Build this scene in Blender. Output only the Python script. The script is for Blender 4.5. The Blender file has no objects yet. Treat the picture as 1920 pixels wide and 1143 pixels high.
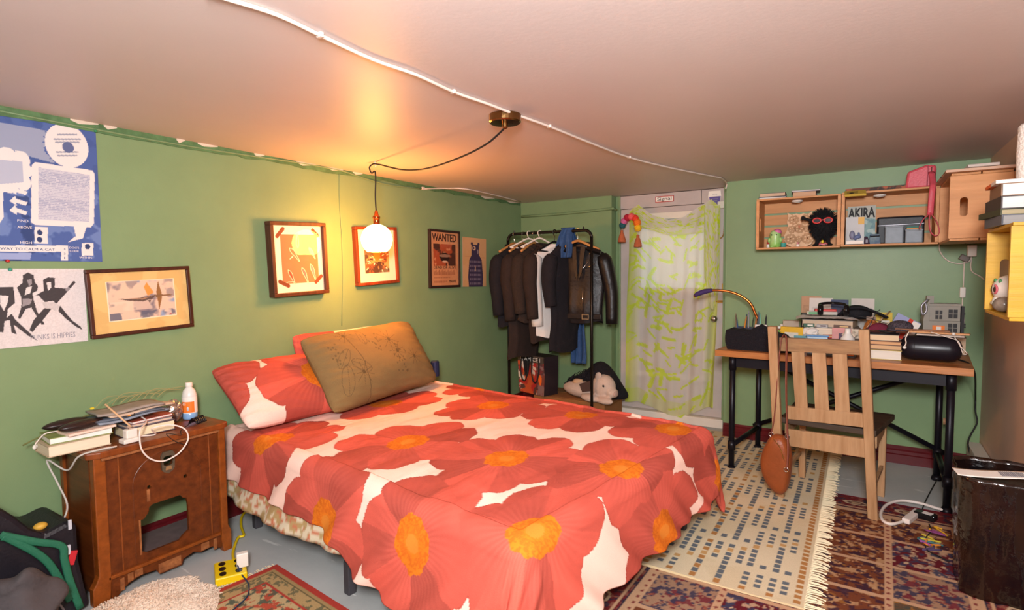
import bpy, math, random
import numpy as np
from mathutils import Vector, Matrix
random.seed(7); RNG = np.random.RandomState(5)
SC = bpy.context.scene; COL = SC.collection
PI = math.pi
# ------------------------------------------------------------------ camera
CAM = np.array([0, 0, 1.268]); YAW, PIT, ROL, FPX = math.radians(32.57), math.radians(3.37), math.radians(-.55), 1047.5
_f = np.array([-math.sin(YAW)*math.cos(PIT), math.cos(YAW)*math.cos(PIT), -math.sin(PIT)])
_r = np.array([math.cos(YAW), math.sin(YAW), 0]); _u = np.cross(_r, _f)
CR = _r*math.cos(ROL)+_u*math.sin(ROL); CU = -_r*math.sin(ROL)+_u*math.cos(ROL); CF = _f
cd = bpy.data.cameras.new('camera'); cam = bpy.data.objects.new('camera', cd); COL.objects.link(cam)
cd.sensor_width = 36; cd.lens = FPX/1920*36; cd.clip_start = .02
cam.matrix_world = Matrix(((CR[0], CU[0], -CF[0], CAM[0]), (CR[1], CU[1], -CF[1], CAM[1]), (CR[2], CU[2], -CF[2], CAM[2]), (0, 0, 0, 1)))
SC.camera = cam
# survey helpers: a measured direction met with a known plane of the room gives a point of the room
def _ray(x, y): return CR*(x-960)/FPX-CU*(y-571.5)/FPX+CF
def on(x, y, ax, val):
    d = _ray(x, y); return CAM+d*((val-CAM[ax])/d[ax])
def XP(x, y, X): return on(x, y, 0, X)
def YP(x, y, Y): return on(x, y, 1, Y)
def ZP(x, y, Z=0): return on(x, y, 2, Z)
# ------------------------------------------------------------------ light
wd = bpy.data.worlds.new('world'); SC.world = wd; wd.use_nodes = True
wd.node_tree.nodes['Background'].inputs[0].default_value = (.55, .6, .7, 1); wd.node_tree.nodes['Background'].inputs[1].default_value = .3
ld = bpy.data.lights.new('camera_flash', 'AREA'); ld.shape = 'DISK'; ld.size = .35; ld.energy = 118; ld.color = (.97, .98, 1)
lo = bpy.data.objects.new('camera_flash', ld); COL.objects.link(lo); lo.location = (.12, -.25, 1.66)
lo.rotation_euler = (Vector((-.75, 4.4, .95))-Vector(lo.location)).to_track_quat('-Z', 'Y').to_euler()
ld2 = bpy.data.lights.new('flash_bounce', 'AREA'); ld2.shape = 'DISK'; ld2.size = .2; ld2.energy = 52; ld2.color = (.97, .98, 1)
lo2 = bpy.data.objects.new('flash_bounce', ld2); COL.objects.link(lo2); lo2.location = (-.05, -.3, 1.5); lo2.rotation_euler = (Vector((-.5, .35, 1.917))-Vector(lo2.location)).to_track_quat('-Z', 'Y').to_euler()
vs = SC.view_settings; vs.view_transform = 'Standard'; vs.look = 'None'; vs.gamma = 1; vs.exposure = -.22; vs.use_curve_mapping = False
# ------------------------------------------------------------------ helpers
def lin(c): c = np.asarray(c, float); return np.where(c <= .04045, c/12.92, ((c+.055)/1.055)**2.4)
def hx(h): h = h.lstrip('#'); return np.array([int(h[i:i+2], 16)/255 for i in (0, 2, 4)])
def hl(h): return (*lin(hx(h)), 1)
MATS = {}
def mat(name, col='#888888', rough=.6, metal=0, var=0, vsc=18, bump=0, bsc=90, spec=.4, alpha=1, trans=0, emit=None, es=0, col2=None, stretch=None, attr=False, coat=0, ior=1.45, sheen=0):
    if name in MATS: return MATS[name]
    m = bpy.data.materials.new(name); m.use_nodes = True; nt = m.node_tree; N = nt.nodes; L = nt.links
    p = N['Principled BSDF']; p.inputs['Base Color'].default_value = hl(col); p.inputs['Roughness'].default_value = rough; p.inputs['Metallic'].default_value = metal
    p.inputs['Specular IOR Level'].default_value = spec; p.inputs['Alpha'].default_value = alpha; p.inputs['Transmission Weight'].default_value = trans; p.inputs['IOR'].default_value = ior
    p.inputs['Coat Weight'].default_value = coat; p.inputs['Sheen Weight'].default_value = sheen
    if emit: p.inputs['Emission Color'].default_value = hl(emit); p.inputs['Emission Strength'].default_value = es
    src = None
    if var or bump or col2:
        tc = N.new('ShaderNodeTexCoord'); mp = N.new('ShaderNodeMapping'); L.new(tc.outputs['Object'], mp.inputs[0])
        if stretch: mp.inputs['Scale'].default_value = stretch
    if attr:
        a = N.new('ShaderNodeAttribute'); a.attribute_name = 'Col'; src = a.outputs['Color']
    if col2 or var:
        nz = N.new('ShaderNodeTexNoise'); nz.inputs['Scale'].default_value = vsc; nz.inputs['Detail'].default_value = 6; nz.inputs['Roughness'].default_value = .6; L.new(mp.outputs[0], nz.inputs[0])
        rp = N.new('ShaderNodeValToRGB'); L.new(nz.outputs[0], rp.inputs[0]); rp.color_ramp.elements[0].position = .32; rp.color_ramp.elements[1].position = .68
        if attr:
            mx = N.new('ShaderNodeMix'); mx.data_type = 'RGBA'; mx.blend_type = 'MULTIPLY'; mx.inputs[0].default_value = 1
            rp.color_ramp.elements[0].color = (1-var, 1-var, 1-var, 1); rp.color_ramp.elements[1].color = (1, 1, 1, 1)
            L.new(src, mx.inputs[6]); L.new(rp.outputs[0], mx.inputs[7]); src = mx.outputs[2]
        else:
            c = np.array(hl(col)); c2 = np.array(hl(col2)) if col2 else np.array([*(c[:3]*(1-var)), 1])
            rp.color_ramp.elements[0].color = c2; rp.color_ramp.elements[1].color = c; src = rp.outputs[0]
    if src is not None: L.new(src, p.inputs['Base Color'])
    if bump:
        n2 = N.new('ShaderNodeTexNoise'); n2.inputs['Scale'].default_value = bsc; n2.inputs['Detail'].default_value = 4; L.new(mp.outputs[0], n2.inputs[0])
        b = N.new('ShaderNodeBump'); b.inputs['Strength'].default_value = bump; b.inputs['Distance'].default_value = .01; L.new(n2.outputs[0], b.inputs['Height']); L.new(b.outputs[0], p.inputs['Normal'])
    MATS[name] = m; return m
def wood(name, c1, c2, axis=0, sc=9, rough=.45, bump=.15):
    st = [1, 1, 1]; st[axis] = .08
    return mat(name, c1, rough, col2=c2, vsc=sc*4, stretch=tuple(st), bump=bump, bsc=60)
def pmat(name, rough=.7, spec=.3, var=0, vsc=40, bump=0, bsc=90, coat=0): return mat(name, '#ffffff', rough, attr=True, spec=spec, var=var, vsc=vsc, bump=bump, bsc=bsc, coat=coat)
PM = {}
def mtx(loc=(0, 0, 0), rot=(0, 0, 0)):
    from mathutils import Euler
    return Matrix.Translation(Vector(loc)) @ Euler(rot).to_matrix().to_4x4()
def rz(a): return Matrix.Rotation(a, 4, 'Z')
def rx(a): return Matrix.Rotation(a, 4, 'X')
def ry(a): return Matrix.Rotation(a, 4, 'Y')
def T(x, y, z): return Matrix.Translation((x, y, z))
def smooth_pts(pts, k=6, closed=False):
    P = [np.array(p, float) for p in pts]; n = len(P); out = []
    for i in range(n if closed else n-1):
        p0 = P[(i-1) % n] if closed or i > 0 else 2*P[0]-P[1]; p1 = P[i]; p2 = P[(i+1) % n]
        p3 = P[(i+2) % n] if closed or i+2 < n else 2*P[-1]-P[-2]
        for j in range(k):
            t = j/k; out.append(.5*((2*p1)+(-p0+p2)*t+(2*p0-5*p1+4*p2-p3)*t*t+(-p0+3*p1-3*p2+p3)*t**3))
    if not closed: out.append(P[-1])
    return out
class MB:
    def __init__(s): s.v = []; s.f = []; s.c = None
    def add(s, V, F, M=None):
        n = len(s.v)
        if M is not None: V = [tuple(M @ Vector(p)) for p in V]
        s.v += [tuple(map(float, p)) for p in V]; s.f += [tuple(i+n for i in f) for f in F]; return s
    def box(s, c, d, M=None, taper=None):
        x, y, z = d[0]/2, d[1]/2, d[2]/2; t = taper or (1, 1)
        V = [(-x, -y, -z), (x, -y, -z), (x, y, -z), (-x, y, -z), (-x*t[0], -y*t[1], z), (x*t[0], -y*t[1], z), (x*t[0], y*t[1], z), (-x*t[0], y*t[1], z)]
        MM = T(*c) @ (M if M is not None else Matrix.Identity(4))
        return s.add(V, [(3, 2, 1, 0), (4, 5, 6, 7), (0, 1, 5, 4), (1, 2, 6, 5), (2, 3, 7, 6), (3, 0, 4, 7)], MM)
    def bar(s, p0, p1, w, h, up=(0, 0, 1)):
        a, b = Vector(p0), Vector(p1); d = (b-a); ln = d.length; d.normalize(); u = Vector(up); x = d.cross(u); x.normalize(); u = x.cross(d)
        M = Matrix(((x.x, d.x, u.x, 0), (x.y, d.y, u.y, 0), (x.z, d.z, u.z, 0), (0, 0, 0, 1)))
        return s.box((a+b)/2, (w, ln, h), M)
    def tube(s, pts, r, n=8, k=0, closed=False, caps=True, flat=1.0):
        P = smooth_pts(pts, k, closed) if k else [np.array(p, float) for p in pts]
        m = len(P); R = [r]*m if np.isscalar(r) else list(np.interp(np.linspace(0, 1, m), np.linspace(0, 1, len(r)), r))
        tan = [(P[(i+1) % m]-P[(i-1) % m]) if closed else (P[min(i+1, m-1)]-P[max(i-1, 0)]) for i in range(m)]
        tan = [t/(np.linalg.norm(t)+1e-12) for t in tan]
        ref = np.array([0, 0, 1.]) if abs(tan[0][2]) < .9 else np.array([1., 0, 0]); V = []
        for i in range(m):
            a = ref-tan[i]*(ref@tan[i]); na = np.linalg.norm(a)
            if na < 1e-6: a = np.cross(tan[i], [.3, .7, .2]); na = np.linalg.norm(a)
            a /= na; b = np.cross(tan[i], a); ref = a
            for j in range(n):
                t = 2*PI*j/n; V.append(P[i]+R[i]*(math.cos(t)*a*max(flat, 0 if flat > 0 else 1)+math.sin(t)*b*(1 if flat > 0 else -flat)))
        F = []
        for i in range(m if closed else m-1):
            for j in range(n):
                i2 = (i+1) % m; F.append((i*n+j, i*n+(j+1) % n, i2*n+(j+1) % n, i2*n+j))
        if caps and not closed: F += [tuple(range(n))[::-1], tuple((m-1)*n+j for j in range(n))]
        return s.add(V, F)
    def cyl(s, p0, p1, r0, r1=None, n=16): return s.tube([p0, p1], [r0, r0 if r1 is None else r1], n)
    def lathe(s, prof, c=(0, 0, 0), n=24, M=None, caps=True):
        V = []; F = []; m = len(prof)
        for r, z in prof:
            for j in range(n): a = 2*PI*j/n; V.append((r*math.cos(a), r*math.sin(a), z))
        for i in range(m-1):
            for j in range(n): F.append((i*n+j, i*n+(j+1) % n, (i+1)*n+(j+1) % n, (i+1)*n+j))
        if caps: F += [tuple(range(n))[::-1], tuple((m-1)*n+j for j in range(n))]
        return s.add(V, F, T(*c) @ (M if M is not None else Matrix.Identity(4)))
    def ell(s, c, r, n=16, m=10, M=None):
        V = [(0, 0, -r[2])]; F = []
        for i in range(1, m):
            p = -PI/2+PI*i/m
            for j in range(n): a = 2*PI*j/n; V.append((r[0]*math.cos(p)*math.cos(a), r[1]*math.cos(p)*math.sin(a), r[2]*math.sin(p)))
        V.append((0, 0, r[2])); e = len(V)-1
        for j in range(n):
            F.append((0, 1+(j+1) % n, 1+j)); F.append((e, 1+(m-2)*n+j, 1+(m-2)*n+(j+1) % n))
        for i in range(m-2):
            for j in range(n): F.append((1+i*n+j, 1+i*n+(j+1) % n, 1+(i+1)*n+(j+1) % n, 1+(i+1)*n+j))
        return s.add(V, F, T(*c) @ (M if M is not None else Matrix.Identity(4)))
    def prism(s, poly, z0, z1, M=None):
        n = len(poly); V = [(x, y, z0) for x, y in poly]+[(x, y, z1) for x, y in poly]
        F = [tuple(range(n))[::-1], tuple(range(n, 2*n))]+[(i, (i+1) % n, n+(i+1) % n, n+i) for i in range(n)]
        return s.add(V, F, M)
    def plate(s, outer, holes, z0, z1, M=None):
        cu = bpy.data.curves.new('tmp', 'CURVE'); cu.dimensions = '2D'; cu.fill_mode = 'BOTH'; cu.extrude = (z1-z0)/2
        for poly in [outer]+list(holes):
            sp = cu.splines.new('POLY'); sp.points.add(len(poly)-1); sp.use_cyclic_u = True
            for q, (x, y) in zip(sp.points, poly): q.co = (x, y, 0, 1)
        ob = bpy.data.objects.new('tmp', cu); COL.objects.link(ob); bpy.context.view_layer.update()
        me = bpy.data.meshes.new_from_object(ob.evaluated_get(bpy.context.evaluated_depsgraph_get()))
        V = [(v.co.x, v.co.y, v.co.z+(z0+z1)/2) for v in me.vertices]; F = [tuple(p.vertices) for p in me.polygons]
        bpy.data.objects.remove(ob); bpy.data.curves.remove(cu); bpy.data.meshes.remove(me)
        return s.add(V, F, M)
    def text(s, txt, size, M=None, align='CENTER', ext=.0004, width=None, sy=1, bold=0):
        cu = bpy.data.curves.new('tmp', 'FONT'); cu.body = txt; cu.size = size; cu.align_x = align; cu.extrude = ext; cu.resolution_u = 2; cu.offset = bold
        ob = bpy.data.objects.new('tmp', cu); COL.objects.link(ob); bpy.context.view_layer.update()
        me = bpy.data.meshes.new_from_object(ob.evaluated_get(bpy.context.evaluated_depsgraph_get()))
        V = np.array([v.co[:] for v in me.vertices])
        if width: k = width/(V[:, 0].max()-V[:, 0].min()); V[:, 0] *= k
        V[:, 1] *= sy
        F = [tuple(p.vertices) for p in me.polygons]
        bpy.data.objects.remove(ob); bpy.data.curves.remove(cu); bpy.data.meshes.remove(me)
        return s.add(V.tolist(), F, M)
    def grid(s, P, cols=None, M=None):   # P[ny,nx,3]
        ny, nx = P.shape[:2]; n = len(s.v)
        V = P.reshape(-1, 3)
        if M is not None: A = np.array(M); V = V@A[:3, :3].T+A[:3, 3]
        s.v += list(map(tuple, V.tolist()))
        s.f += [(n+i*nx+j, n+i*nx+j+1, n+(i+1)*nx+j+1, n+(i+1)*nx+j) for i in range(ny-1) for j in range(nx-1)]
        if cols is not None: s.c = np.asarray(cols).reshape(-1, 3) if s.c is None else np.vstack([s.c, np.asarray(cols).reshape(-1, 3)])
        return s
    def build(s, name, m, parent=None, world=False, smooth=False, bev=0, sub=0, M=None, mats=None, pad=None):
        V = np.array(s.v)
        if M is not None: A = np.array(M); V = V@A[:3, :3].T+A[:3, 3]
        loc = (0, 0, 0)
        if parent is not None and world:
            A = np.array(PM[parent.name].inverted()); V = V@A[:3, :3].T+A[:3, 3]
        elif parent is None:
            loc = ((V[:, 0].min()+V[:, 0].max())/2, (V[:, 1].min()+V[:, 1].max())/2, V[:, 2].min()); V = V-np.array(loc)
        me = bpy.data.meshes.new(name); me.from_pydata(V.tolist(), [], s.f); me.update()
        me.materials.append(m)
        for x in mats or []: me.materials.append(x)
        if s.c is not None:
            at = me.color_attributes.new('Col', 'FLOAT_COLOR', 'POINT'); C4 = np.ones((len(V), 4)); C4[:, :3] = lin(np.clip(s.c, 0, 1)); at.data.foreach_set('color', C4.ravel())
        if smooth: me.polygons.foreach_set('use_smooth', [True]*len(me.polygons))
        me.update()
        o = bpy.data.objects.new(name, me); COL.objects.link(o); o.location = loc
        if parent is not None: o.parent = parent; PM[o.name] = PM[parent.name]
        else: PM[o.name] = T(*loc)
        if bev: b = o.modifiers.new('bev', 'BEVEL'); b.width = bev; b.segments = 2; b.limit_method = 'ANGLE'; b.angle_limit = .6
        if sub: b = o.modifiers.new('sub', 'SUBSURF'); b.levels = sub; b.render_levels = sub
        return o
def tag(o, label, cat, group=None, kind=None):
    o['label'] = label; o['category'] = cat
    if group: o['group'] = group
    if kind: o['kind'] = kind
    return o
def thing(name, label, cat, M=None, group=None):
    o = bpy.data.objects.new(name, None); COL.objects.link(o); o.empty_display_size = .05
    M = M if M is not None else Matrix.Identity(4)
    if not isinstance(M, Matrix): M = T(*M)
    o.matrix_world = M; PM[o.name] = M.copy(); return tag(o, label, cat, group)
def struct(o): o['kind'] = 'structure'; return o
WL = Matrix(((0, 0, 1, 0), (1, 0, 0, 0), (0, 1, 0, 0), (0, 0, 0, 1)))          # picture on the left wall: x->+Y, y->+Z, z->+X
WB = Matrix(((1, 0, 0, 0), (0, 0, -1, 0), (0, 1, 0, 0), (0, 0, 0, 1)))         # picture on the back wall
# value noise and a little raster canvas for printed / woven patterns
def vn(U, V, sc, seed=0):
    r = np.random.RandomState(seed).rand(64, 64); x = U*sc; y = V*sc; xi = np.floor(x).astype(int); yi = np.floor(y).astype(int); fx = x-xi; fy = y-yi
    fx = fx*fx*(3-2*fx); fy = fy*fy*(3-2*fy); g = lambda a, b: r[a % 64, b % 64]
    return (g(xi, yi)*(1-fx)+g(xi+1, yi)*fx)*(1-fy)+(g(xi, yi+1)*(1-fx)+g(xi+1, yi+1)*fx)*fy
def fbm(U, V, sc, seed=0, o=4): return sum(vn(U, V, sc*2**i, seed+i)*.5**i for i in range(o))/sum(.5**i for i in range(o))
class Cv:
    def __init__(s, w, h, res, bg):
        s.w, s.h = w, h; s.nx, s.ny = max(2, int(w/res)), max(2, int(h/res))
        s.X, s.Y = np.meshgrid(np.linspace(0, w, s.nx), np.linspace(0, h, s.ny)); s.im = np.zeros(s.X.shape+(3,)); s.im[:] = hx(bg)
    def put(s, m, c, a=1.0): c = hx(c) if isinstance(c, str) else c; m = (m*a)[..., None]; s.im = s.im*(1-m)+c*m; return s
    def rect(s, x0, y0, x1, y1, c, a=1.0): return s.put(((s.X >= x0) & (s.X <= x1) & (s.Y >= y0) & (s.Y <= y1)).astype(float), c, a)
    def ell(s, x, y, a, b, c, rot=0, al=1.0):
        dx, dy = s.X-x, s.Y-y; u = dx*math.cos(rot)+dy*math.sin(rot); v = -dx*math.sin(rot)+dy*math.cos(rot)
        return s.put(((u/a)**2+(v/b)**2 <= 1).astype(float), c, al)
    def poly(s, P, c, al=1.0):
        ins = np.zeros(s.X.shape, bool); n = len(P)
        for i in range(n):
            (x0, y0), (x1, y1) = P[i], P[(i+1) % n]
            if y0 == y1: continue
            ins ^= ((y0 > s.Y) != (y1 > s.Y)) & (s.X < (x1-x0)*(s.Y-y0)/(y1-y0)+x0)
        return s.put(ins.astype(float), c, al)
    def line(s, P, w, c, al=1.0):
        d = np.full(s.X.shape, 9.)
        for (x0, y0), (x1, y1) in zip(P[:-1], P[1:]):
            L2 = (x1-x0)**2+(y1-y0)**2+1e-12; t = np.clip(((s.X-x0)*(x1-x0)+(s.Y-y0)*(y1-y0))/L2, 0, 1)
            d = np.minimum(d, np.hypot(s.X-x0-t*(x1-x0), s.Y-y0-t*(y1-y0)))
        return s.put((d < w/2).astype(float), c, al)
    def blotch(s, sc, th, c, seed, mask=None, al=1.0, soft=.06):
        m = np.clip((fbm(s.X/s.w, s.Y/s.w, sc, seed)-th)/soft, 0, 1)
        return s.put(m if mask is None else m*mask, c, al)
    def mask(s, x0, y0, x1, y1): return ((s.X >= x0) & (s.X <= x1) & (s.Y >= y0) & (s.Y <= y1)).astype(float)
    def mesh(s, z=0, wave=0, M=None):
        Z = np.full(s.X.shape, z)+wave*np.sin(s.X/s.w*5+s.Y/s.h*3)
        return MB().grid(np.dstack([s.X, s.Y, Z]), s.im, M)
# ------------------------------------------------------------------ the room
H = 1.917; XL, XR, YB, YA, YD, YF = -2.8, .595, 4.38, 4.56, 4.66, -1.3
wallm = mat('green wall paint', '#7a9268', .42, var=.1, vsc=3, bump=.06, bsc=140, spec=.35)
ceilm = mat('ceiling paint', '#cfc2bd', .46, var=.04, vsc=2, bump=.04, bsc=60, spec=.45)
rightm = mat('pinkish beige wall paint', '#cbab97', .5, var=.12, vsc=2, bump=.05, bsc=120)
redm = mat('dark red gloss paint', '#5c1218', .3, var=.25, vsc=12, spec=.5)
def floor_mat():
    m = mat('grey painted concrete', '#aeb0ae', .5, var=.16, vsc=2.5, bump=.12, bsc=30, spec=.4); nt = m.node_tree; N = nt.nodes; L = nt.links
    p = N['Principled BSDF']; src = p.inputs['Base Color'].links[0].from_socket
    tc = N.new('ShaderNodeTexCoord'); mp = N.new('ShaderNodeMapping'); mp.inputs['Scale'].default_value = (1, 9, 1); mp.inputs['Rotation'].default_value = (0, 0, .2); L.new(tc.outputs['Object'], mp.inputs[0])
    nz = N.new('ShaderNodeTexNoise'); nz.inputs['Scale'].default_value = 4; nz.inputs['Detail'].default_value = 3; L.new(mp.outputs[0], nz.inputs[0])
    rp = N.new('ShaderNodeValToRGB'); rp.color_ramp.elements[0].position = .66; rp.color_ramp.elements[1].position = .7; L.new(nz.outputs[0], rp.inputs[0])
    mx = N.new('ShaderNodeMix'); mx.data_type = 'RGBA'; L.new(rp.outputs[0], mx.inputs[0]); L.new(src, mx.inputs[6]); mx.inputs[7].default_value = hl('#c9cac6'); L.new(mx.outputs[2], p.inputs['Base Color'])
    return m
floorm = floor_mat()
def wallbox(name, x0, x1, y0, y1, z0, z1, m):
    o = MB().box(((x0+x1)/2, (y0+y1)/2, (z0+z1)/2), (x1-x0, y1-y0, z1-z0)).build(name, m); struct(o); return o
wallbox('floor', XL-.1, XR+.1, YF-.1, YD+.25, -.1, 0, floorm)
wallbox('ceiling', XL-.1, XR+.1, YF-.1, YD+.25, H, H+.1, ceilm)
wallbox('wall_left', XL-.1, XL, YF-.1, YD+.25, 0, H, wallm)
wallbox('wall_right', XR, XR+.1, YF-.1, YD+.25, 0, H, rightm)
wallbox('wall_front', XL, XR, YF-.1, YF, 0, H, rightm)
wallbox('wall_back_alcove', XL, -1.885, YA, YA+.35, 0, H, wallm)
wallbox('wall_back', -.905, XR, YB, YB+.5, 0, H, wallm)
wallbox('wall_back_recess', -1.885, -.905, YD+.05, YD+.25, 0, H, wallm)
# red moulded skirting boards
def skirting(name, pts, hgt, dep):
    (x0, y0), (x1, y1) = pts; d = Vector((x1-x0, y1-y0, 0)); ln = d.length; d.normalize(); nrm = Vector((-d.y, d.x, 0))
    prof = [(0, 0), (dep, 0), (dep, hgt*.5), (dep*.72, hgt*.55), (dep*.72, hgt*.72), (dep*.4, hgt*.8), (dep*.45, hgt*.9), (dep*.15, hgt), (0, hgt)]
    M = Matrix(((nrm.x, 0, d.x, x0), (nrm.y, 0, d.y, y0), (0, 1, 0, 0), (0, 0, 0, 1)))
    o = MB().prism(prof, 0, ln, M).build(name, redm); struct(o)
skirting('baseboard_left', ((XL, YA), (XL, YF)), .115, .018); bpy.data.objects['baseboard_left'].data.flip_normals()
skirting('baseboard_back', ((XR, YB), (-.905, YB)), .115, .022)
skirting('baseboard_alcove', ((-1.885, YA), (XL, YA)), .115, .018)
# ragged painted strip where the left wall meets the ceiling
m = MB(); r = random.Random(3); y = -.9
prev = (0.02, .03); pts = []
while y < YA:
    pts.append((y, .018+.016*r.random()+.014*max(0, 1-y/3))); y += .05+.06*r.random()
poly = [(a, -b) for a, b in pts]+[(pts[-1][0], 0), (pts[0][0], 0)]
m.prism(poly, 0, .008, T(XL, 0, H) @ WL); struct(m.build('trim_1', mat('old green paint edge', '#5c8255', .5, var=.45, vsc=14, bump=.5, bsc=50)))
m = MB()
for y0, ln in ((1.0, .1), (1.12, .05), (1.42, .04), (1.52, .1), (1.82, .06), (2.08, .14), (2.3, .12), (2.5, .08), (3.9, .2), (4.3, .2)):
    m.prism([(y0, -.006), (y0+ln*.3, -.014-.008*r.random()), (y0+ln*.7, -.01), (y0+ln, -.004), (y0+ln, 0), (y0, 0)], .0081, .0095, T(XL, 0, H) @ WL)
struct(m.build('trim_2', mat('flaked white plaster', '#cbbfae', .8)))
# painted pipe across the alcove wall
P = [YP(978, 406, YA-.02), YP(1060, 400, YA-.02), YP(1146, 391, YA-.02), YP(1161, 393, YD-.02)]
m = MB().tube([tuple(P[0]), tuple(P[1]), tuple(P[2]), (-1.875, YA-.018, P[2][2]), (-1.868, YD-.03, P[2][2]-.004)], .011, 8, 3)
m.tube([(XL+.02, YA-.02, H-.13), (XL+.02, YA-.02, P[0][2])], .009, 8); struct(m.build('trim_3', wallm, smooth=True))
# ------------------------------------------------------------------ door in the recess
doorw = mat('grubby white door paint', '#b9aba6', .5, var=.12, vsc=6, bump=.05); casew = mat('warm white gloss paint', '#d8cdbf', .45, var=.1, vsc=8)
dx0, dx1 = -1.838, -.975; dz0, dz1 = .075, H-.015; DY = YD
dr = thing('door_1', 'white part-glazed door behind the yellow patterned sheer curtain', 'door', T(dx0, DY, 0)); struct(dr)
wx0, wx1, wz0, wz1 = -1.66, -1.13, 1.12, 1.70     # upper glazed opening
lx0, lx1, lz0, lz1 = -1.66, -1.13, .40, 1.04
m = MB().plate([(dx0, dz0), (dx1, dz0), (dx1, 1.80), (dx0, 1.80)], [[(wx0, wz0), (wx1, wz0), (wx1, wz1), (wx0, wz1)], [(lx0, lz0), (lx1, lz0), (lx1, lz1), (lx0, lz1)]], 0, .04, T(0, DY+.04, 0) @ WB)
m.build('leaf', doorw, dr, True)
MB().box(((dx0+dx1)/2-.09, DY+.015, 1.858), (dx1-dx0-.18, .05, .108)).build('transom_board', doorw, dr, True)
MB().box((dx1-.088, DY+.015, 1.858), (.172, .05, .108)).build('transom_board', doorw, dr, True)
MB().box(((wx0+wx1)/2, DY+.02, 1.41), (wx1-wx0-.0, .012, .58)).build('glass_pane', mat('daylit frosted glass', '#dfe6e2', .25, emit='#e6efe6', es=.3, spec=.5), dr, True)
MB().box(((lx0+lx1)/2, DY+.026, .72), (lx1-lx0, .012, .64)).build('lower_panel', mat('pale panel paint', '#c2b6b2', .5, var=.08, vsc=5), dr, True)
m = MB()
for z, h in ((1.725, .055), (1.105, .04), (.385, .045)): m.box(((wx0+wx1)/2, DY-.008, z), (wx1-wx0+.08, .03, h))
m.build('glazing_bead', casew, dr, True, bev=.004)
m = MB()
for x in (wx0-.02, wx1+.02): m.box((x, DY-.005, 1.06), (.04, .02, 1.32))
m.build('glazing_stile', casew, dr, True, bev=.003)
m = MB().box(((wx0+wx1)/2, DY+.008, 1.66), (wx1-wx0, .008, .07)); m.build('dark_upper_pane', mat('dim glass', '#6f675c', .15, spec=.6, var=.4, vsc=9), dr, True)
m = MB().box(((dx0+dx1)/2, DY-.0, .036), (dx1-dx0+.04, .12, .072)); m.build('sill', casew, dr, True, bev=.008)
m = MB().lathe([(.004, 0), (.02, .004), (.012, .012), (.011, .03), (.026, .04), (.028, .055), (.018, .066), (.003, .068)], (0, 0, 0), 16, T(*YP(1341, 597, DY)) @ rx(PI/2)); m.build('door_knob', mat('chrome', '#d8d8d8', .12, 1), dr, True, smooth=True)
bm = mat('worn brass', '#b98d4a', .35, .9)
m = MB().box(YP(1357, 540, DY-.01), (.03, .012, .075)); m.box(YP(1347, 565, DY-.01), (.075, .012, .022)); m.cyl(YP(1338, 565, DY-.02), YP(1356, 565, DY-.02), .005); m.build('bolt', bm, dr, True, bev=.002)
m = MB(); P = [YP(x, y, DY-.012) for x, y in ((1343, 424), (1344, 438), (1350, 446), (1356, 440), (1358, 420))]
for i, q in enumerate(smooth_pts(P, 6)): m.ell(q, (.005, .005, .005), 8, 6)
m.build('bead_chain', bm, dr, True, smooth=True)
# green casing post left of the door, door frame strips
m = MB().box((-1.862, YD+.02, H/2), (.044, .06, H)); m.box((-1.845, YD-.005, H/2), (.014, .03, H)); struct(m.build('door_trim_left', wallm, bev=.004))
m = MB().box((-.945, YD-.02, H/2), (.05, .06, H)); struct(m.build('door_trim_right', wallm, bev=.004))
m = MB().box(YP(1352, 384, DY-.03), (.05, .02, .055)); struct(m.build('door_trim_block', casew, bev=.003))
# paper signs stuck above the door
c = YP(1246, 373, DY-.0125); w, h = .155, .05
sg = thing('door_sign', 'small white sign with red border reading Signal above the door', 'sign', T(*c) @ WB)
MB().box((0, 0, 0), (w, h, .004)).build('sign_board', mat('sign red', '#b23a30', .5), sg)
MB().box((0, 0, .0025), (w-.012, h-.012, .002)).build('sign_face', mat('paper white', '#e8e0d6', .7), sg)
MB().text('Signal', .042, T(0, -.011, .0042), width=.12).build('lettering', mat('print black', '#1d1b1b', .6), sg)
c = YP(1340, 372, DY-.0125)
sk = thing('shield_sticker', 'white and purple shield-shaped security sticker at the top corner of the door', 'sticker', T(*c) @ WB)
sh = [(-.045, .06), (.045, .06), (.05, .02), (.04, -.035), (.0, -.085), (-.04, -.035), (-.05, .02)]
MB().prism(sh, 0, .002).build('sticker_paper', mat('paper white'), sk)
MB().prism([(-.042, .015), (.047, .015), (.038, -.035), (0, -.08), (-.036, -.035)], .002, .003).build('purple_panel', mat('purple print', '#5b4a8c', .5), sk)
m = MB()
for i in range(3): m.box((0, -.003-i*.014, .0034), (.05-.01*i, .004, .0006))
m.text('TELUS', .014, T(0, .026, .0022)); m.build('lettering', mat('grey print', '#8a8790', .6), sk)
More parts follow.
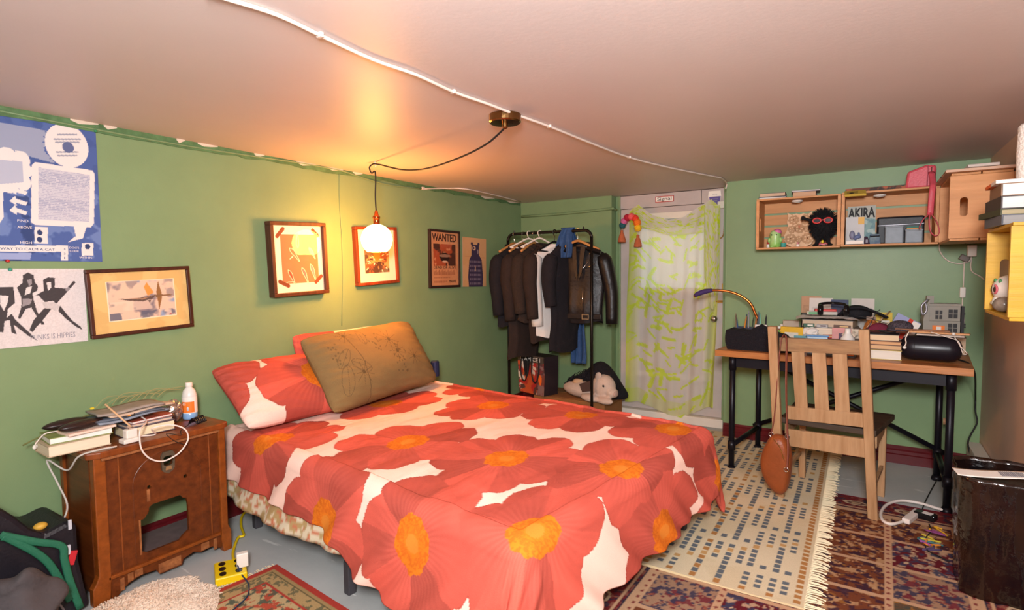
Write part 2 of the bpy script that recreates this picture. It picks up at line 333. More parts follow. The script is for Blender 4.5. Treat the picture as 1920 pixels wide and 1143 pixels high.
# ------------------------------------------------------------------ pendant lamp, ceiling cables
def VPn(px, py, A, B):        # meet a sight line with the vertical plane through A and B
    A = np.array(A, float); B = np.array(B, float); n = np.array([B[1]-A[1], -(B[0]-A[0]), 0]); d = _ray(px, py); return CAM+d*(((A-CAM)@n)/(d@n))
hk = np.array([-2.441, 2.354, H]); cn = np.array([-1.285, 1.972, H])
pl = thing('pendant_lamp', 'pendant lamp with glowing white globe, copper socket and long looped black cord', 'lamp', T(-2.441, 2.354, 1.391))
brz = mat('antique bronze', '#8a6a42', .22, 1); blk = mat('black cord', '#191614', .6)
MB().lathe([(.067, 0), (.067, -.028), (.062, -.033), (.012, -.035), (.012, -.05), (.006, -.055)], cn-[0, 0, .001], 32).build('ceiling_canopy', brz, pl, True, smooth=False)
P = [cn-[0, 0, .05]]+[VPn(x, y, cn, hk) for x, y in ((936, 250), (915, 268), (885, 285), (850, 300), (815, 312), (785, 318), (755, 318), (730, 313), (715, 309))]+[hk-[0, 0, .012]]
MB().tube(P, .0042, 8, 4).build('cord', blk, pl, True, smooth=True)
P = [hk+[0, 0, -.012], hk+[-.02, 0, -.012], hk+[-.042, -.005, -.03], hk+[-.03, 0, -.062], hk+[-.004, 0, -.055], hk+[.002, 0, -.1], hk+[-.004, 0, -.2], np.array([-2.441, 2.354, 1.62])]
MB().tube(P, .0042, 8, 5).build('drop_cord', blk, pl, True, smooth=True)
MB().tube([hk, hk-[0, 0, .012], hk+[.008, 0, -.022], hk+[0, 0, -.03]], .003, 6, 3).build('ceiling_hook', mat('white plastic', '#d9d2c8', .4), pl, True)
MB().lathe([(.006, .245), (.01, .235), (.014, .215), (.021, .212), (.023, .2), (.019, .196), (.019, .165), (.024, .16), (.026, .15), (.03, .146)], (0, 0, 0), 20).build('socket', mat('copper', '#b8643a', .25, 1), pl, smooth=True)
m = MB(); prof = []
for i in range(20):
    a = math.asin(-.072/.09)+(math.pi/2*.85-math.asin(-.072/.09))*i/19; prof.append((.09*math.cos(a), .075+.09*math.sin(a)))
m.lathe(prof, n=36, caps=False).build('globe_shade', mat('glowing opal glass', '#ffffff', .3, emit='#ffa24a', es=124), pl, smooth=True)
MB().ell((0, 0, .085), (.03, .03, .045)).build('light_bulb', mat('bulb glow', '#ffffff', .3, emit='#ffc27a', es=30), pl, smooth=True)
wc = mat('white cable', '#d8c9bd', .45)
P = [ZP(x, y, H-.006) for x, y in ((380, -14), (432, 0), (520, 28), (600, 66), (700, 112), (780, 140), (850, 172), (910, 193), (960, 212), (1030, 237), (1100, 265), (1180, 295), (1260, 315), (1340, 331), (1353, 334))]
cb = thing('ceiling_cable', 'long white cable stapled across the ceiling past the brass lamp canopy', 'cable', T(-1.25, 2, H-.01))
MB().tube(P+[np.array([-.9, YB-.012, H-.012]), np.array([-.908, YB-.01, H-.05])], .0055, 8, 4).build('cable', wc, cb, True, smooth=True)
for i in (3, 6, 9, 11): MB().box(P[i]+np.array([0, 0, .0005]), (.02, .012, .013)).build('cable_clip', wc, cb, True, bev=.002)
cb = thing('wall_cable', 'thin cable along the top of the left wall, painted green then bare', 'cable', T(XL, 3, H-.05))
P = [XP(x, y, XL+.008) for x, y in ((0, 208), (182, 243), (330, 270), (450, 289), (560, 305), (640, 320), (680, 333), (730, 347), (793, 354))]
MB().tube(P, .004, 6, 4).build('painted_run', wallm, cb, True, smooth=True)
MB().tube([P[-1], XP(830, 353, XL+.02), ZP(872, 354, H-.006), ZP(925, 365, H-.006), ZP(976, 378, H-.006)], .005, 6, 4).build('bare_run', wc, cb, True, smooth=True)
MB().box(XP(793, 353, XL+.008), (.014, .03, .02)).build('cable_clip', wc, cb, True, bev=.002)
P = [XP(x, y, XL+.004) for x, y in ((636, 322), (637, 380), (641, 450), (643, 520), (641, 610))]
tag(MB().tube(P, .0028, 6, 4).build('bell_wire', wallm, smooth=True), 'thin green-painted wire running down the left wall beside the lamp', 'wire')
# ------------------------------------------------------------------ pictures on the left wall
def glass_mat():
    m = bpy.data.materials.new('picture glass'); m.use_nodes = True; N = m.node_tree.nodes; L = m.node_tree.links; N.remove(N['Principled BSDF'])
    t = N.new('ShaderNodeBsdfTransparent'); g = N.new('ShaderNodeBsdfGlossy'); g.inputs['Roughness'].default_value = .02; f = N.new('ShaderNodeFresnel'); f.inputs[0].default_value = 1.4; x = N.new('ShaderNodeMixShader')
    ge = N.new('ShaderNodeNewGeometry'); iv = N.new('ShaderNodeMath'); iv.operation = 'SUBTRACT'; iv.inputs[0].default_value = 1; L.new(ge.outputs['Backfacing'], iv.inputs[1]); mu = N.new('ShaderNodeMath'); mu.operation = 'MULTIPLY'; L.new(f.outputs[0], mu.inputs[0]); L.new(iv.outputs[0], mu.inputs[1]); L.new(mu.outputs[0], x.inputs[0]); L.new(t.outputs[0], x.inputs[1]); L.new(g.outputs[0], x.inputs[2]); L.new(x.outputs[0], N['Material Output'].inputs[0]); return m
glassm = glass_mat(); paper = pmat('printed paper', .6, .35)
def rectpx(tl, tr, br, bl, X):
    q = [XP(*p, X)[1:] for p in (tl, tr, br, bl)]; c = sum(q)/4; w = (np.linalg.norm(q[1]-q[0])+np.linalg.norm(q[2]-q[3]))/2; h = (np.linalg.norm(q[0]-q[3])+np.linalg.norm(q[1]-q[2]))/2
    rot = math.atan2((q[1]-q[0])[1]+(q[2]-q[3])[1], (q[1]-q[0])[0]+(q[2]-q[3])[0]); return c, w, h, rot
def framed(name, label, px, depth, fw, fm, draw, tilt=0, extra=None):
    c, w, h, rot = rectpx(*px, XL+depth)
    t = thing(name, label, 'picture', T(XL+.002, c[0], c[1]) @ WL @ rz(rot))
    for (cx, cy, ww, hh) in ((0, h/2-fw/2, w, fw), (0, -h/2+fw/2, w, fw), (-w/2+fw/2, 0, fw, h-2*fw), (w/2-fw/2, 0, fw, h-2*fw)):
        MB().box((cx, cy, depth/2), (ww, hh, depth)).build('frame_rail', fm, t, bev=.003)
    MB().box((0, 0, .003), (w-.004, h-.004, .006)).build('backing_board', mat('brown card', '#7a6650', .8), t)
    iw, ih = w-2*fw, h-2*fw; z = depth*.55
    cv = draw(iw, ih); cv.mesh(z, M=T(-iw/2, -ih/2, 0)).build('print', paper, t)
    if extra: extra(t, iw, ih, z)
    MB().box((0, 0, depth*.72), (iw+.002, ih+.002, .0015)).build('glass', glassm, t)
    return t
# flying machine painting
def draw_fly(w, h):
    c = Cv(w, h, .0022, '#d8b573'); c.blotch(5, .5, '#c9a262', 3, al=.6)
    x0, y0, x1, y1 = .155*w, .2*h, .845*w, .84*h; c.rect(x0-.004, y0-.004, x1+.004, y1+.004, '#e8d6b8')
    k = c.mask(x0, y0, x1, y1); c.put(k, '#a08d86'); c.blotch(5, .45, '#d9b9a0', 11, k); c.blotch(4, .56, '#6c6470', 14, k, .8); c.blotch(3.2, .62, '#7d93b4', 17, k, .9)
    c.blotch(6, .5, '#55586a', 23, c.mask(x0, y0, x1, y0+.12*h), .8); c.blotch(4, .45, '#e3c6ad', 29, c.mask(x0, y0+.14*h, x1, y0+.3*h), .7)
    f = lambda *p: [(x0+a*(x1-x0), y0+b*(y1-y0)) for a, b in p]
    c.poly(f((.12, .56), (.35, .53), (.62, .57), (.72, .6), (.66, .5), (.5, .44), (.3, .48)), '#5e4a42'); c.poly(f((.2, .55), (.5, .53), (.66, .57), (.5, .49)), '#a07a5e')
    c.poly(f((.53, .82), (.58, .95), (.68, .66), (.58, .58)), '#d48f42'); c.poly(f((.72, .68), (.76, .98), (.8, .63), (.8, .5), (.74, .16), (.73, .45)), '#8d6238')
    c.poly(f((.7, .6), (.98, .57), (.98, .55), (.7, .53)), '#7d5a3a'); c.poly(f((.58, .46), (.6, .38), (.63, .47)), '#5e4a42'); c.poly(f((.9, .02), (.93, .02), (.915, .06)), '#c94a3a')
    return c
framed('flying_machine_painting', 'gold-matted painting of a winged flying craft in clouds, dark wood frame', ((161, 506), (356, 498), (363, 612), (171, 636)), .022, .016, wood('dark picture frame wood', '#4a2416', '#331509', 1), draw_fly)
# bird print, brown taped to white mount
def draw_bird(w, h):
    c = Cv(w, h, .002, '#efe0c8'); x0, y0, x1, y1 = .155*w, .13*h, .9*w, .87*h; c.rect(x0, y0, x1, y1, '#c9714e')
    f = lambda *p: [(x0+a*(x1-x0), y0+b*(y1-y0)) for a, b in p]
    def bird(cx, cy, s, a, body):
        P = [(-.5, .0), (-.35, .1), (-.1, .12), (.1, .05), (.5, -.05), (.5, -.1), (.1, -.1), (-.2, -.12), (-.4, -.08)]
        R = [(cx+s*(p*math.cos(a)-q*math.sin(a)), cy+s*(p*math.sin(a)+q*math.cos(a))) for p, q in P]; Q = f(*R); c.poly(Q, body); c.line(Q+[Q[0]], .004, '#f0cdb0')
    bird(.36, .6, .36, -.75, '#c9714e'); bird(.45, .88, .3, 1.6, '#b95c44'); bird(.85, .62, .28, -.9, '#b08a70'); bird(.25, .14, .34, -1.0, '#b4452e'); bird(.62, .16, .36, -1.05, '#8f6f66'); bird(.85, .22, .36, -1.15, '#b98080')
    for q in (((.3, .54), (.22, .5), (.3, .56)), ((.02, .03), (.3, .04))): c.line(f(*q), .004, '#f0cdb0')
    tp = '#7a3d26'
    for (ax, ay, bx, by) in ((.1, .84, .22, .95), (.82, .94, .92, .86), (.1, .17, .26, .1), (.83, .13, .95, .22)): c.line([(ax*w, ay*h), (bx*w, by*h)], .022, tp)
    return c
framed('bird_print', 'deep-framed terracotta print of outlined birds taped to a white mount', ((507.8, 413.7), (611.9, 418.1), (616.4, 548.7), (512.3, 558.3)), .05, .021, wood('walnut frame', '#5a3220', '#3f2012', 1), draw_bird)
def draw_bot(w, h):
    c = Cv(w, h, .002, '#efdfc4'); x0, y0, x1, y1 = .17*w, .17*h, .83*w, .84*h; k = c.mask(x0, y0, x1, y1); c.put(k, '#9b5a34'); c.blotch(7, .5, '#d9a05c', 41, k); c.blotch(9, .55, '#5c4030', 44, k); c.blotch(5, .6, '#7d6a50', 47, k)
    r = random.Random(4)
    for i in range(46):
        a = r.uniform(0, 2*PI); d = r.uniform(.1, .5)*(x1-x0); x, y = (x0+x1)/2+d*math.cos(a), y0+.38*(y1-y0)+d*.95*math.sin(a)
        if x0+.006 < x < x1-.006 and y0+.006 < y < y1-.01: c.ell(x, y, .012, .004, r.choice(['#ecd9b4', '#d98a4a', '#f0e2c8', '#6b4a3a']), a)
    c.ell((x0+x1)/2, y0+.55*(y1-y0), .03, .05, '#c88a3a'); return c
framed('foliage_print', 'small red-framed print of radiating leaves on the wall behind the glowing globe', ((667, 424), (745, 426), (748, 529), (671, 537)), .035, .02, wood('reddish frame', '#8e4020', '#6d2c12', 1), draw_bot)
ink = '#3a1d14'
def draw_want(w, h):
    c = Cv(w, h, .0022, '#c98a5e'); c.blotch(5, .55, '#bd7d52', 51, al=.5); x0, y0, x1, y1 = .1*w, .37*h, .9*w, .78*h; k = c.mask(x0, y0, x1, y1); c.put(k, '#a34a2a'); c.blotch(4.5, .5, '#4a2a20', 55, k); c.blotch(6, .6, '#cf8a60', 58, k)
    c.ell(.5*w, .53*h, .17*w, .09*h, '#2a1712'); c.ell(.5*w, .56*h, .2*w, .03*h, '#d9a888', 0, .6); c.ell(.5*w, .45*h, .1*w, .018*h, '#d9b090')
    for i in range(22): c.rect((.1+.036*i)*w, .2*h, (.122+.036*i)*w, (.255+.02*((i*7) % 3))*h, '#8a4e33', .8)
    for j, y in enumerate((.14, .07, .05)):
        for i in range(16-3*j): c.rect((.12+.036*i)*w, y*h, (.145+.036*i)*w, (y+.018)*h, '#9a5c3e', .8)
    return c
def want_txt(t, w, h, z):
    im = mat('sepia ink', ink, .7)
    MB().text('WANTED', .062, T(0, .335*h, z+.0008), width=.88*w, sy=1.3, bold=.0016).build('title_lettering', im, t)
    MB().text('DEAD OR ALIVE', .03, T(0, -.185*h, z+.0008), width=.8*w).build('middle_lettering', im, t)
    MB().text('MARINE', .03, T(.28*w, -.45*h, z+.0008), width=.26*w).build('corner_lettering', im, t)
framed('wanted_poster', 'framed brown WANTED poster, dark thin frame, on the left wall', ((808, 429), (865, 434), (861, 538), (804, 540)), .022, .018, mat('dark brown frame', '#2c1c18', .4), draw_want, extra=want_txt)
# unframed posters
def poster(name, label, px, draw, X=XL+.004, extra=None):
    c, w, h, rot = rectpx(*px, X); t = thing(name, label, 'poster', T(X, c[0], c[1]) @ WL @ rz(rot))
    MB().box((0, 0, -.0008), (w, h, .001)).build('paper_sheet', mat('poster paper', '#c9bfb4', .7), t)
    draw(w, h).mesh(.0003, M=T(-w/2, -h/2, 0)).build('print', paper, t)
    if extra: extra(t, w, h)
    return t
def draw_bear(w, h):
    c = Cv(w, h, .0022, '#c99a6c'); c.blotch(3, .5, '#c2935f', 61, al=.5); d = '#3b3048'; f = lambda *p: [(a*w, b*h) for a, b in p]
    c.line(f((.05, .62), (.95, .6)), .006, '#b8865a'); c.poly(f((.25, .0), (.22, .2), (.27, .55), (.36, .64), (.36, .9), (.43, .86), (.6, .86), (.68, .9), (.68, .66), (.8, .55), (.86, .2), (.84, .0)), d)
    c.ell(.38*w, .88*h, .05*w, .03*h, d); c.ell(.66*w, .88*h, .05*w, .03*h, d); c.ell(.47*w, .79*h, .07*w, .045*h, '#cfa583'); c.ell(.46*w, .79*h, .03*w, .025*h, d); c.ell(.63*w, .72*h, .03*w, .05*h, '#8a7a80')
    for j in range(6):
        y = .04+j*.09
        for i in range(9): c.rect((.3+.055*i)*w, y*h, (.335+.055*i)*w, (y+.045)*h, '#8d7d8a', .75)
    c.rect(.51*w, .32*h, .54*w, .42*h, '#c9a07a'); return c
poster('bear_poster', 'brown paper print of a bear wearing striped clothes, next to the wanted poster', ((868, 444), (912, 448), (911, 537), (867, 537)), draw_bear, XL+.006)
# big blue poster; measured spots are turned into places on the sheet
def sheet(px0, y0, z0): return lambda x, y: (XP(x, y, XL+.004)[1]-y0, XP(x, y, XL+.004)[2]-z0)
y0, z0, w, h = .5, 1.330, .59, .56; q = sheet(0, y0, z0)
def k4(px, py): return q(px*.4373, 180+py*.4373)
t = thing('blue_advice_poster', 'large blue and white comic-style advice poster with speech bubbles, top left wall', 'poster', T(XL+.004, y0, z0) @ WL)
MB().box((w/2, h/2, -.0008), (w, h, .001)).build('paper_sheet', mat('poster paper'), t)
c = Cv(w, h, .0022, '#445a92'); c.blotch(9, .58, '#6a7fae', 71, al=.8); c.blotch(12, .62, '#243765', 75, al=.8)
c.rect(0, .3, w, h, '#445a92', .75)
c.poly([k4(-300, 60), k4(210, 150), k4(190, 235), k4(240, 290), k4(-300, 140)], '#8d94aa'); pale = '#d6d0cc'
e = k4(288, 213); 
for i in range(26):
    a = i*2*PI/26; c.line([(e[0]+.066*math.cos(a), e[1]+.078*math.sin(a)), (e[0]+.08*math.cos(a), e[1]+.094*math.sin(a))], .004, '#445a92')
c.ell(e[0], e[1], .074, .088, pale)
for yy, ww in ((165, 40), (185, 55), (198, 50), (240, 45), (255, 40)):
    a, b = k4(288-ww, yy), k4(288+ww, yy); c.line([a, b], .006, '#7f8496', .8)
c.ell(*k4(292, 220), .02, .022, '#566086')
for cx, cy, rr in ((30, 265, 45), (90, 275, 40), (110, 320, 30), (100, 370, 35), (40, 375, 40), (0, 340, 70), (-30, 290, 60), (60, 320, 60)): c.ell(*k4(cx, cy), rr*.0007, rr*.0009, pale)
c.poly([k4(-40, 270), k4(95, 280), k4(100, 370), k4(-40, 380)], '#a9adbd')
bb = [k4(150, 283), k4(395, 318), k4(406, 335), k4(403, 545), k4(390, 562), k4(150, 553), k4(133, 540), k4(135, 295)]; c.poly(bb, pale)
inner = [k4(165, 305), k4(385, 338), k4(382, 540), k4(165, 530)]
tx = Cv(w, h, .0022, '#000000').poly(inner, '#ffffff').im[..., 0]; lines = (np.sin(c.Y*2*PI/.0065) > 0)*(vn(c.X, c.Y, 260, 5) > .35); c.put(tx, '#bdbcc4'); c.put(tx*lines, '#8f93ac', .8)
c.poly([k4(315, 555), k4(372, 558), k4(355, 610), k4(290, 627), k4(325, 600)], pale); c.rect(0, 0, .1, .2, pale); c.poly([k4(-100, 390), k4(12, 395), k4(15, 520), k4(0, 545), k4(-100, 540)], pale)
for yy in (410, 455, 495): c.poly([k4(40, yy-5), k4(65, yy-28), k4(70, yy-15), k4(118, yy), k4(110, yy+15), k4(70, yy+2), k4(72, yy+14)], pale)
c.poly([k4(-100, 640), k4(292, 640), k4(292, 705), k4(262, 705), k4(262, 668), k4(-100, 668)], pale); c.poly([k4(148, 560), k4(205, 562), k4(205, 632), k4(148, 632)], pale)
c.ell(*k4(170, 585), .009, .011, '#26375f'); c.ell(*k4(170, 615), .009, .011, '#26375f'); c.poly([k4(350, 630), k4(400, 630), k4(400, 684), k4(350, 684)], pale); c.ell(*k4(375, 645), .01, .012, '#26375f')
c.poly([k4(-50, 672), k4(135, 672), k4(130, 700), k4(-50, 700)], '#8d9ac0')
c.mesh(.0003).build('print', paper, t)
wp = mat('pale print', pale, .6); bp = mat('blue print', '#33456f', .6)
for tx_, px, py, s, mm, wd_ in (('ER EAR', 38, 240, .016, wp, .056), ('FIND', 98, 540, .014, wp, .034), ('ABOVE', 106, 568, .014, wp, .046), ('HIGH', 112, 633, .014, wp, .036), ('WAY TO CALM A CAT', 122, 661, .014, bp, .17), ("DOG'S", 318, 654, .011, wp, .034), ('CODE', 318, 668, .011, wp, .032), ('WITHIN', 368, 697, .013, wp, .045), ('4', 277, 660, .012, bp, .006), ('3', 277, 680, .012, bp, .006), ('1', 277, 698, .012, bp, .003)):
    a = k4(px, py); MB().text(tx_, s, T(a[0], a[1], .0006), width=wd_).build('lettering', mm, t)
# black and white figures poster
y0, z0, w, h = .5, .993, .522, .306; q = sheet(0, y0, z0)
def k4(px, py): return q(px*.21, 440+py*.21)
t = thing('figures_poster', 'white poster with three grainy black figures reading PUNKS IS HIPPIES', 'poster', T(XL+.004, y0, z0) @ WL)
MB().box((w/2, h/2, -.0008), (w, h, .001)).build('paper_sheet', mat('poster paper'), t)
c = Cv(w, h, .0018, '#cdc6c4'); d = '#3a3638'; g = '#8b8486'
def pl_(col, *p): c.poly([k4(*a) for a in p], col)
pl_(d, (-60, 470), (120, 465), (135, 600), (100, 700), (140, 760), (260, 870), (340, 950), (250, 900), (120, 800), (150, 890), (100, 870), (90, 760), (40, 770), (30, 870), (0, 870), (-60, 700))
pl_('#cfc9c6', (0, 540), (75, 545), (70, 600), (35, 680), (0, 620)); pl_('#cfc9c6', (70, 660), (130, 610), (110, 700), (60, 740))
pl_(d, (205, 360), (250, 335), (300, 360), (310, 420), (340, 460), (330, 500), (290, 520), (300, 580), (330, 680), (400, 800), (370, 800), (280, 650), (230, 660), (180, 750), (160, 745), (190, 640), (190, 560), (150, 470), (200, 430))
pl_(g, (240, 400), (280, 395), (285, 440), (260, 460)); pl_('#cfc9c6', (235, 470), (285, 460), (270, 520), (220, 540)); pl_(g, (200, 570), (290, 570), (270, 620), (200, 640))
pl_(d, (385, 400), (430, 378), (490, 385), (488, 470), (590, 480), (540, 560), (500, 600), (470, 590), (400, 600), (360, 560), (345, 540), (310, 545), (390, 500))
pl_('#cfc9c6', (415, 425), (455, 420), (458, 470), (430, 500)); pl_(d, (395, 655), (460, 660), (400, 740), (320, 830), (290, 870), (262, 850), (300, 760)); pl_(d, (535, 630), (520, 680), (590, 750), (680, 820), (738, 850), (720, 820), (650, 770), (590, 700))
pl_('#bdb6b4', (380, 600), (500, 600), (530, 640), (500, 690), (460, 660), (390, 655)); c.line([k4(500, 600), k4(660, 425)], .01, d); c.line([k4(600, 490), k4(610, 480)], .012, '#8b8486')
c.im *= (.96+.08*vn(c.X, c.Y, 300, 3))[..., None]
c.mesh(.0003).build('print', paper, t); a, b = k4(195, 945), k4(740, 880)
MB().text('PUNKS IS HIPPIES', .03, T((a[0]+b[0])/2, (a[1]+b[1])/2-.006, .0006), width=.148).build('lettering', mat('grey print'), t)
for (px, py, cc, lab) in ((13, 489, '#b8322e', 'tiny red push pin at the lower edge of the blue poster'), (18, 505, '#3f9a86', 'tiny teal push pin at the top of the figures poster'), (178, 246, '#3f8a5a', 'tiny green push pin in the upper corner of the blue poster')):
    p = XP(px, py, XL+.005); M = T(*p) @ WL
    tag(MB().lathe([(.002, 0), (.006, .001), (.0045, .004), (.0045, .008), (.006, .01), (.002, .011)], n=10, M=M).build('push_pin', mat('pin '+cc, cc, .35), smooth=True), lab, 'push pin', 'push pins on the posters')
# ------------------------------------------------------------------ old radio cabinet used as a bedside table
cabw = wood('worn cabinet veneer', '#6b3413', '#4b220b', 2, 7, .35); cabl = wood('lighter cabinet edge', '#8a4717', '#6d350f', 2, 6, .35); cabt = wood('cabinet top veneer', '#84431a', '#5f2c0f', 1, 6, .3); raww = wood('chipped raw wood', '#9c6236', '#6d3c1c', 2, 8, .7)
CX, CY0, CY1, CH = -2.47, .885, 1.415, .60; CW = CY1-CY0
cb = thing('radio_cabinet', 'old brown wooden radio cabinet with cut-out front used as a bedside table', 'cabinet', T(CX, CY0, 0) @ WL)   # local x along front, y up, z towards the room
D = .27
arch = [(.30*CW-.12, .09)]
opening = [(.235, .145), (.235, .275), (.25, .275), (.27, .30), (.27, .315), (.285, .325), (.395, .325), (.405, .31), (.42, .305), (.425, .275), (.425, .16), (.40, .145), (.385, .13), (.26, .13)]
opening = [((x-.235)*1.0+.165, y-.0) for x, y in opening]
circ = lambda x, y, r, n=14: [(x+r*math.cos(2*PI*i/n), y+r*math.sin(2*PI*i/n)) for i in range(n)]
slot = [(.262, .505), (.262, .475), (.268, .47), (.292, .47), (.298, .475), (.298, .505), (.292, .51), (.268, .51)]
MB().plate([(.05, .075), (CW-.03, .075), (CW-.03, CH-.025), (.05, CH-.025)], [opening, circ(.205, .40, .008), circ(.35, .40, .008), slot], -.018, -.006).build('front_panel', cabw, cb)
A = [(.12+.0, .10)]; n = 22; pts = [(.145, .10), (.145, .42)]+[(.28+.135*math.cos(a), .42+.115*math.sin(a)) for a in np.linspace(PI, 0, n)]+[(.415, .10)]
MB().tube([(x, y, -.006) for x, y in pts], .0022, 6).build('arch_moulding', cabw, cb)
for x in (.098, .455): MB().tube([(x, .08, -.006), (x, CH-.03, -.006)], .003, 6).build('vertical_moulding', cabl, cb)
MB().plate([(.255, .455), (.262, .445), (.28, .435), (.298, .445), (.305, .455), (.308, .515), (.298, .53), (.262, .53), (.252, .515)], [slot], -.006, .0).build('dial_escutcheon', mat('tarnished pewter', '#6d6350', .5, .6, var=.3, vsc=60), cb, bev=.001)
MB().prism([(.268, .452), (.292, .452), (.29, .467), (.27, .467)], -.001, .004).build('dial_tongue', mat('bare wood plug', '#8d6a45', .6), cb)
MB().box((.2, .367, -.0055), (.012, .05, .003)).build('bare_patch', raww, cb); MB().box((.163, .205, -.0055), (.007, .145, .004)).build('bare_edge', raww, cb)
# posts with chamfer and feet
foot = [(0, 0), (.05, 0), (.05, .6-.025), (.008, .6-.025), (.008, .12), (.0, .10), (-.014, .075), (-.014, .0)]
MB().prism([(.0, 0), (.045, 0), (.052, .09), (.052, CH-.025), (.01, CH-.025), (.01, .115), (.0, .09), (-.012, .07), (-.012, 0)], -.03, .006).build('corner_post', cabl, cb, bev=.004)
MB().prism([(CW, 0), (CW-.03, 0), (CW-.038, .06), (CW-.036, .1), (CW-.036, CH-.025), (CW-.005, CH-.025), (CW-.005, .12), (CW+.008, .09), (CW+.008, .0)], -.03, .006).build('corner_post', cabl, cb, bev=.004)
MB().box((.02, CH/2, -D/2-.02), (.018, CH-.05, D-.04)).build('side_panel', cabw, cb); MB().box((CW-.02, CH/2, -D/2-.02), (.018, CH-.05, D-.04)).build('side_panel', cabw, cb)
MB().box((.012, CH/2, -D), (.022, CH-.03, .03)).build('rear_post', cabl, cb); MB().box((CW-.012, CH/2, -D), (.022, CH-.03, .03)).build('rear_post', cabl, cb)
top = [(-.012, .0), (.03, .022), (CW-.02, .022), (CW+.012, .0), (CW+.012, -D-.02), (-.012, -D-.02)]
Mt = Matrix(((1, 0, 0, 0), (0, 0, 1, CH-.028), (0, 1, 0, 0), (0, 0, 0, 1)))
MB().prism(top, 0, .026, Mt).build('top_board', cabt, cb, bev=.005)
MB().box((CW/2, CH-.034, .008), (CW-.07, .012, .012)).build('top_moulding', raww, cb, bev=.002)
MB().box((CW/2, .09, -.002), (CW-.08, .014, .016)).build('base_moulding', cabl, cb, bev=.003)
apron = [(.05, .085), (CW-.036, .085), (CW-.036, .02), (CW-.06, .03), (CW-.08, .045), (CW-.13, .04), (CW-.16, .055), (CW-.2, .045), (.325, .045), (.32, .02), (.23, .02), (.215, .045), (.16, .05), (.12, .04), (.09, .025), (.07, 0), (.05, 0)]
MB().prism(apron, -.016, -.004).build('apron', cabw, cb)
for x, y, ww, hh in ((.27, .045, .09, .04), (.15, .065, .03, .03), (.12, .06, .02, .035), (.09, .045, .015, .05), (.42, .06, .035, .03), (.465, .05, .014, .05)):
    MB().box((x, y, -.0035), (ww, hh, .002)).build('chipped_patch', raww, cb)
MB().prism([(.03, -.04), (.03, -D), (CW-.03, -D), (CW-.03, -.04)], 0, .015, Matrix(((1, 0, 0, 0), (0, 0, 1, .088), (0, 1, 0, 0), (0, 0, 0, 1)))).build('bottom_shelf', mat('dusty dark board', '#6a5a58', .7, var=.3), cb)
# ---- things on the cabinet (z = .6). helper: world point on the table top
TZ = CH
def book(name, label, c, size, rot, cover, pages='#e3d3b8', group=None, tilt=0, cat='book', fm=None):
    # size = (spine-to-edge x, length y, thickness z); the cover wraps the spine (-x side), the page block shows on the other three sides
    w, l, t = size; M = T(*c) @ rz(rot-PI) @ rx(tilt)
    b = thing(name, label, cat, M, group); ct = min(.003, t*.18); cm = mat('cover '+cover, cover, .5, var=.1, vsc=40); pm = mat('pages '+pages, pages, .85, var=.14, vsc=160, stretch=(.03, .03, 1))
    MB().box((0, 0, ct/2), (w, l, ct)).build('cover_board', cm, b); MB().box((0, 0, t-ct/2), (w, l, ct)).build('cover_board', cm, b)
    MB().box((-w/2+ct/2, 0, t/2), (ct, l, t-2*ct)).build('spine', cm, b)
    MB().box((ct/2, 0, t/2), (w-ct-.004, l-.006, t-2*ct)).build('page_block', pm, b)
    return b
p = lambda x, y, z=TZ: ZP(x, y, z)
book('paperback_book', 'thick cream paperback at the bottom of the left pile on the cabinet', (-2.60, .885, TZ), (.14, .2, .042), math.radians(178), '#b9a488')
book('paperback_book', 'white-edged green paperback lying on the cream book on the cabinet', (-2.61, .90, TZ+.042), (.14, .2, .025), math.radians(174), '#7d8a4a', '#e8e4dc')
o = MB().box((0, 0, .004), (.1, .16, .008), rz(.05)).build('note_pad', mat('pale pink paper', '#dcc2b0', .8)); o.location = (-2.57, .92, TZ+.067); tag(o, 'pale pink note pad on the green paperback', 'note pad')
book('paperback_book', 'fat cream-edged paperback in the middle of the cabinet top, under the magazines', (-2.60, 1.14, TZ), (.12, .19, .042), math.radians(176), '#5a4a52', '#ead9b4')
book('paperback_book', 'thin book with grey cover on the fat cream paperback', (-2.61, 1.14, TZ+.042), (.12, .18, .012), math.radians(180), '#6b7078', '#d9b8a0')
book('red_booklet', 'thin red and white booklet in the pile on the cabinet', (-2.62, 1.15, TZ+.054), (.12, .17, .01), math.radians(186), '#b0523e', '#e6ded6', cat='booklet')
r = random.Random(11)
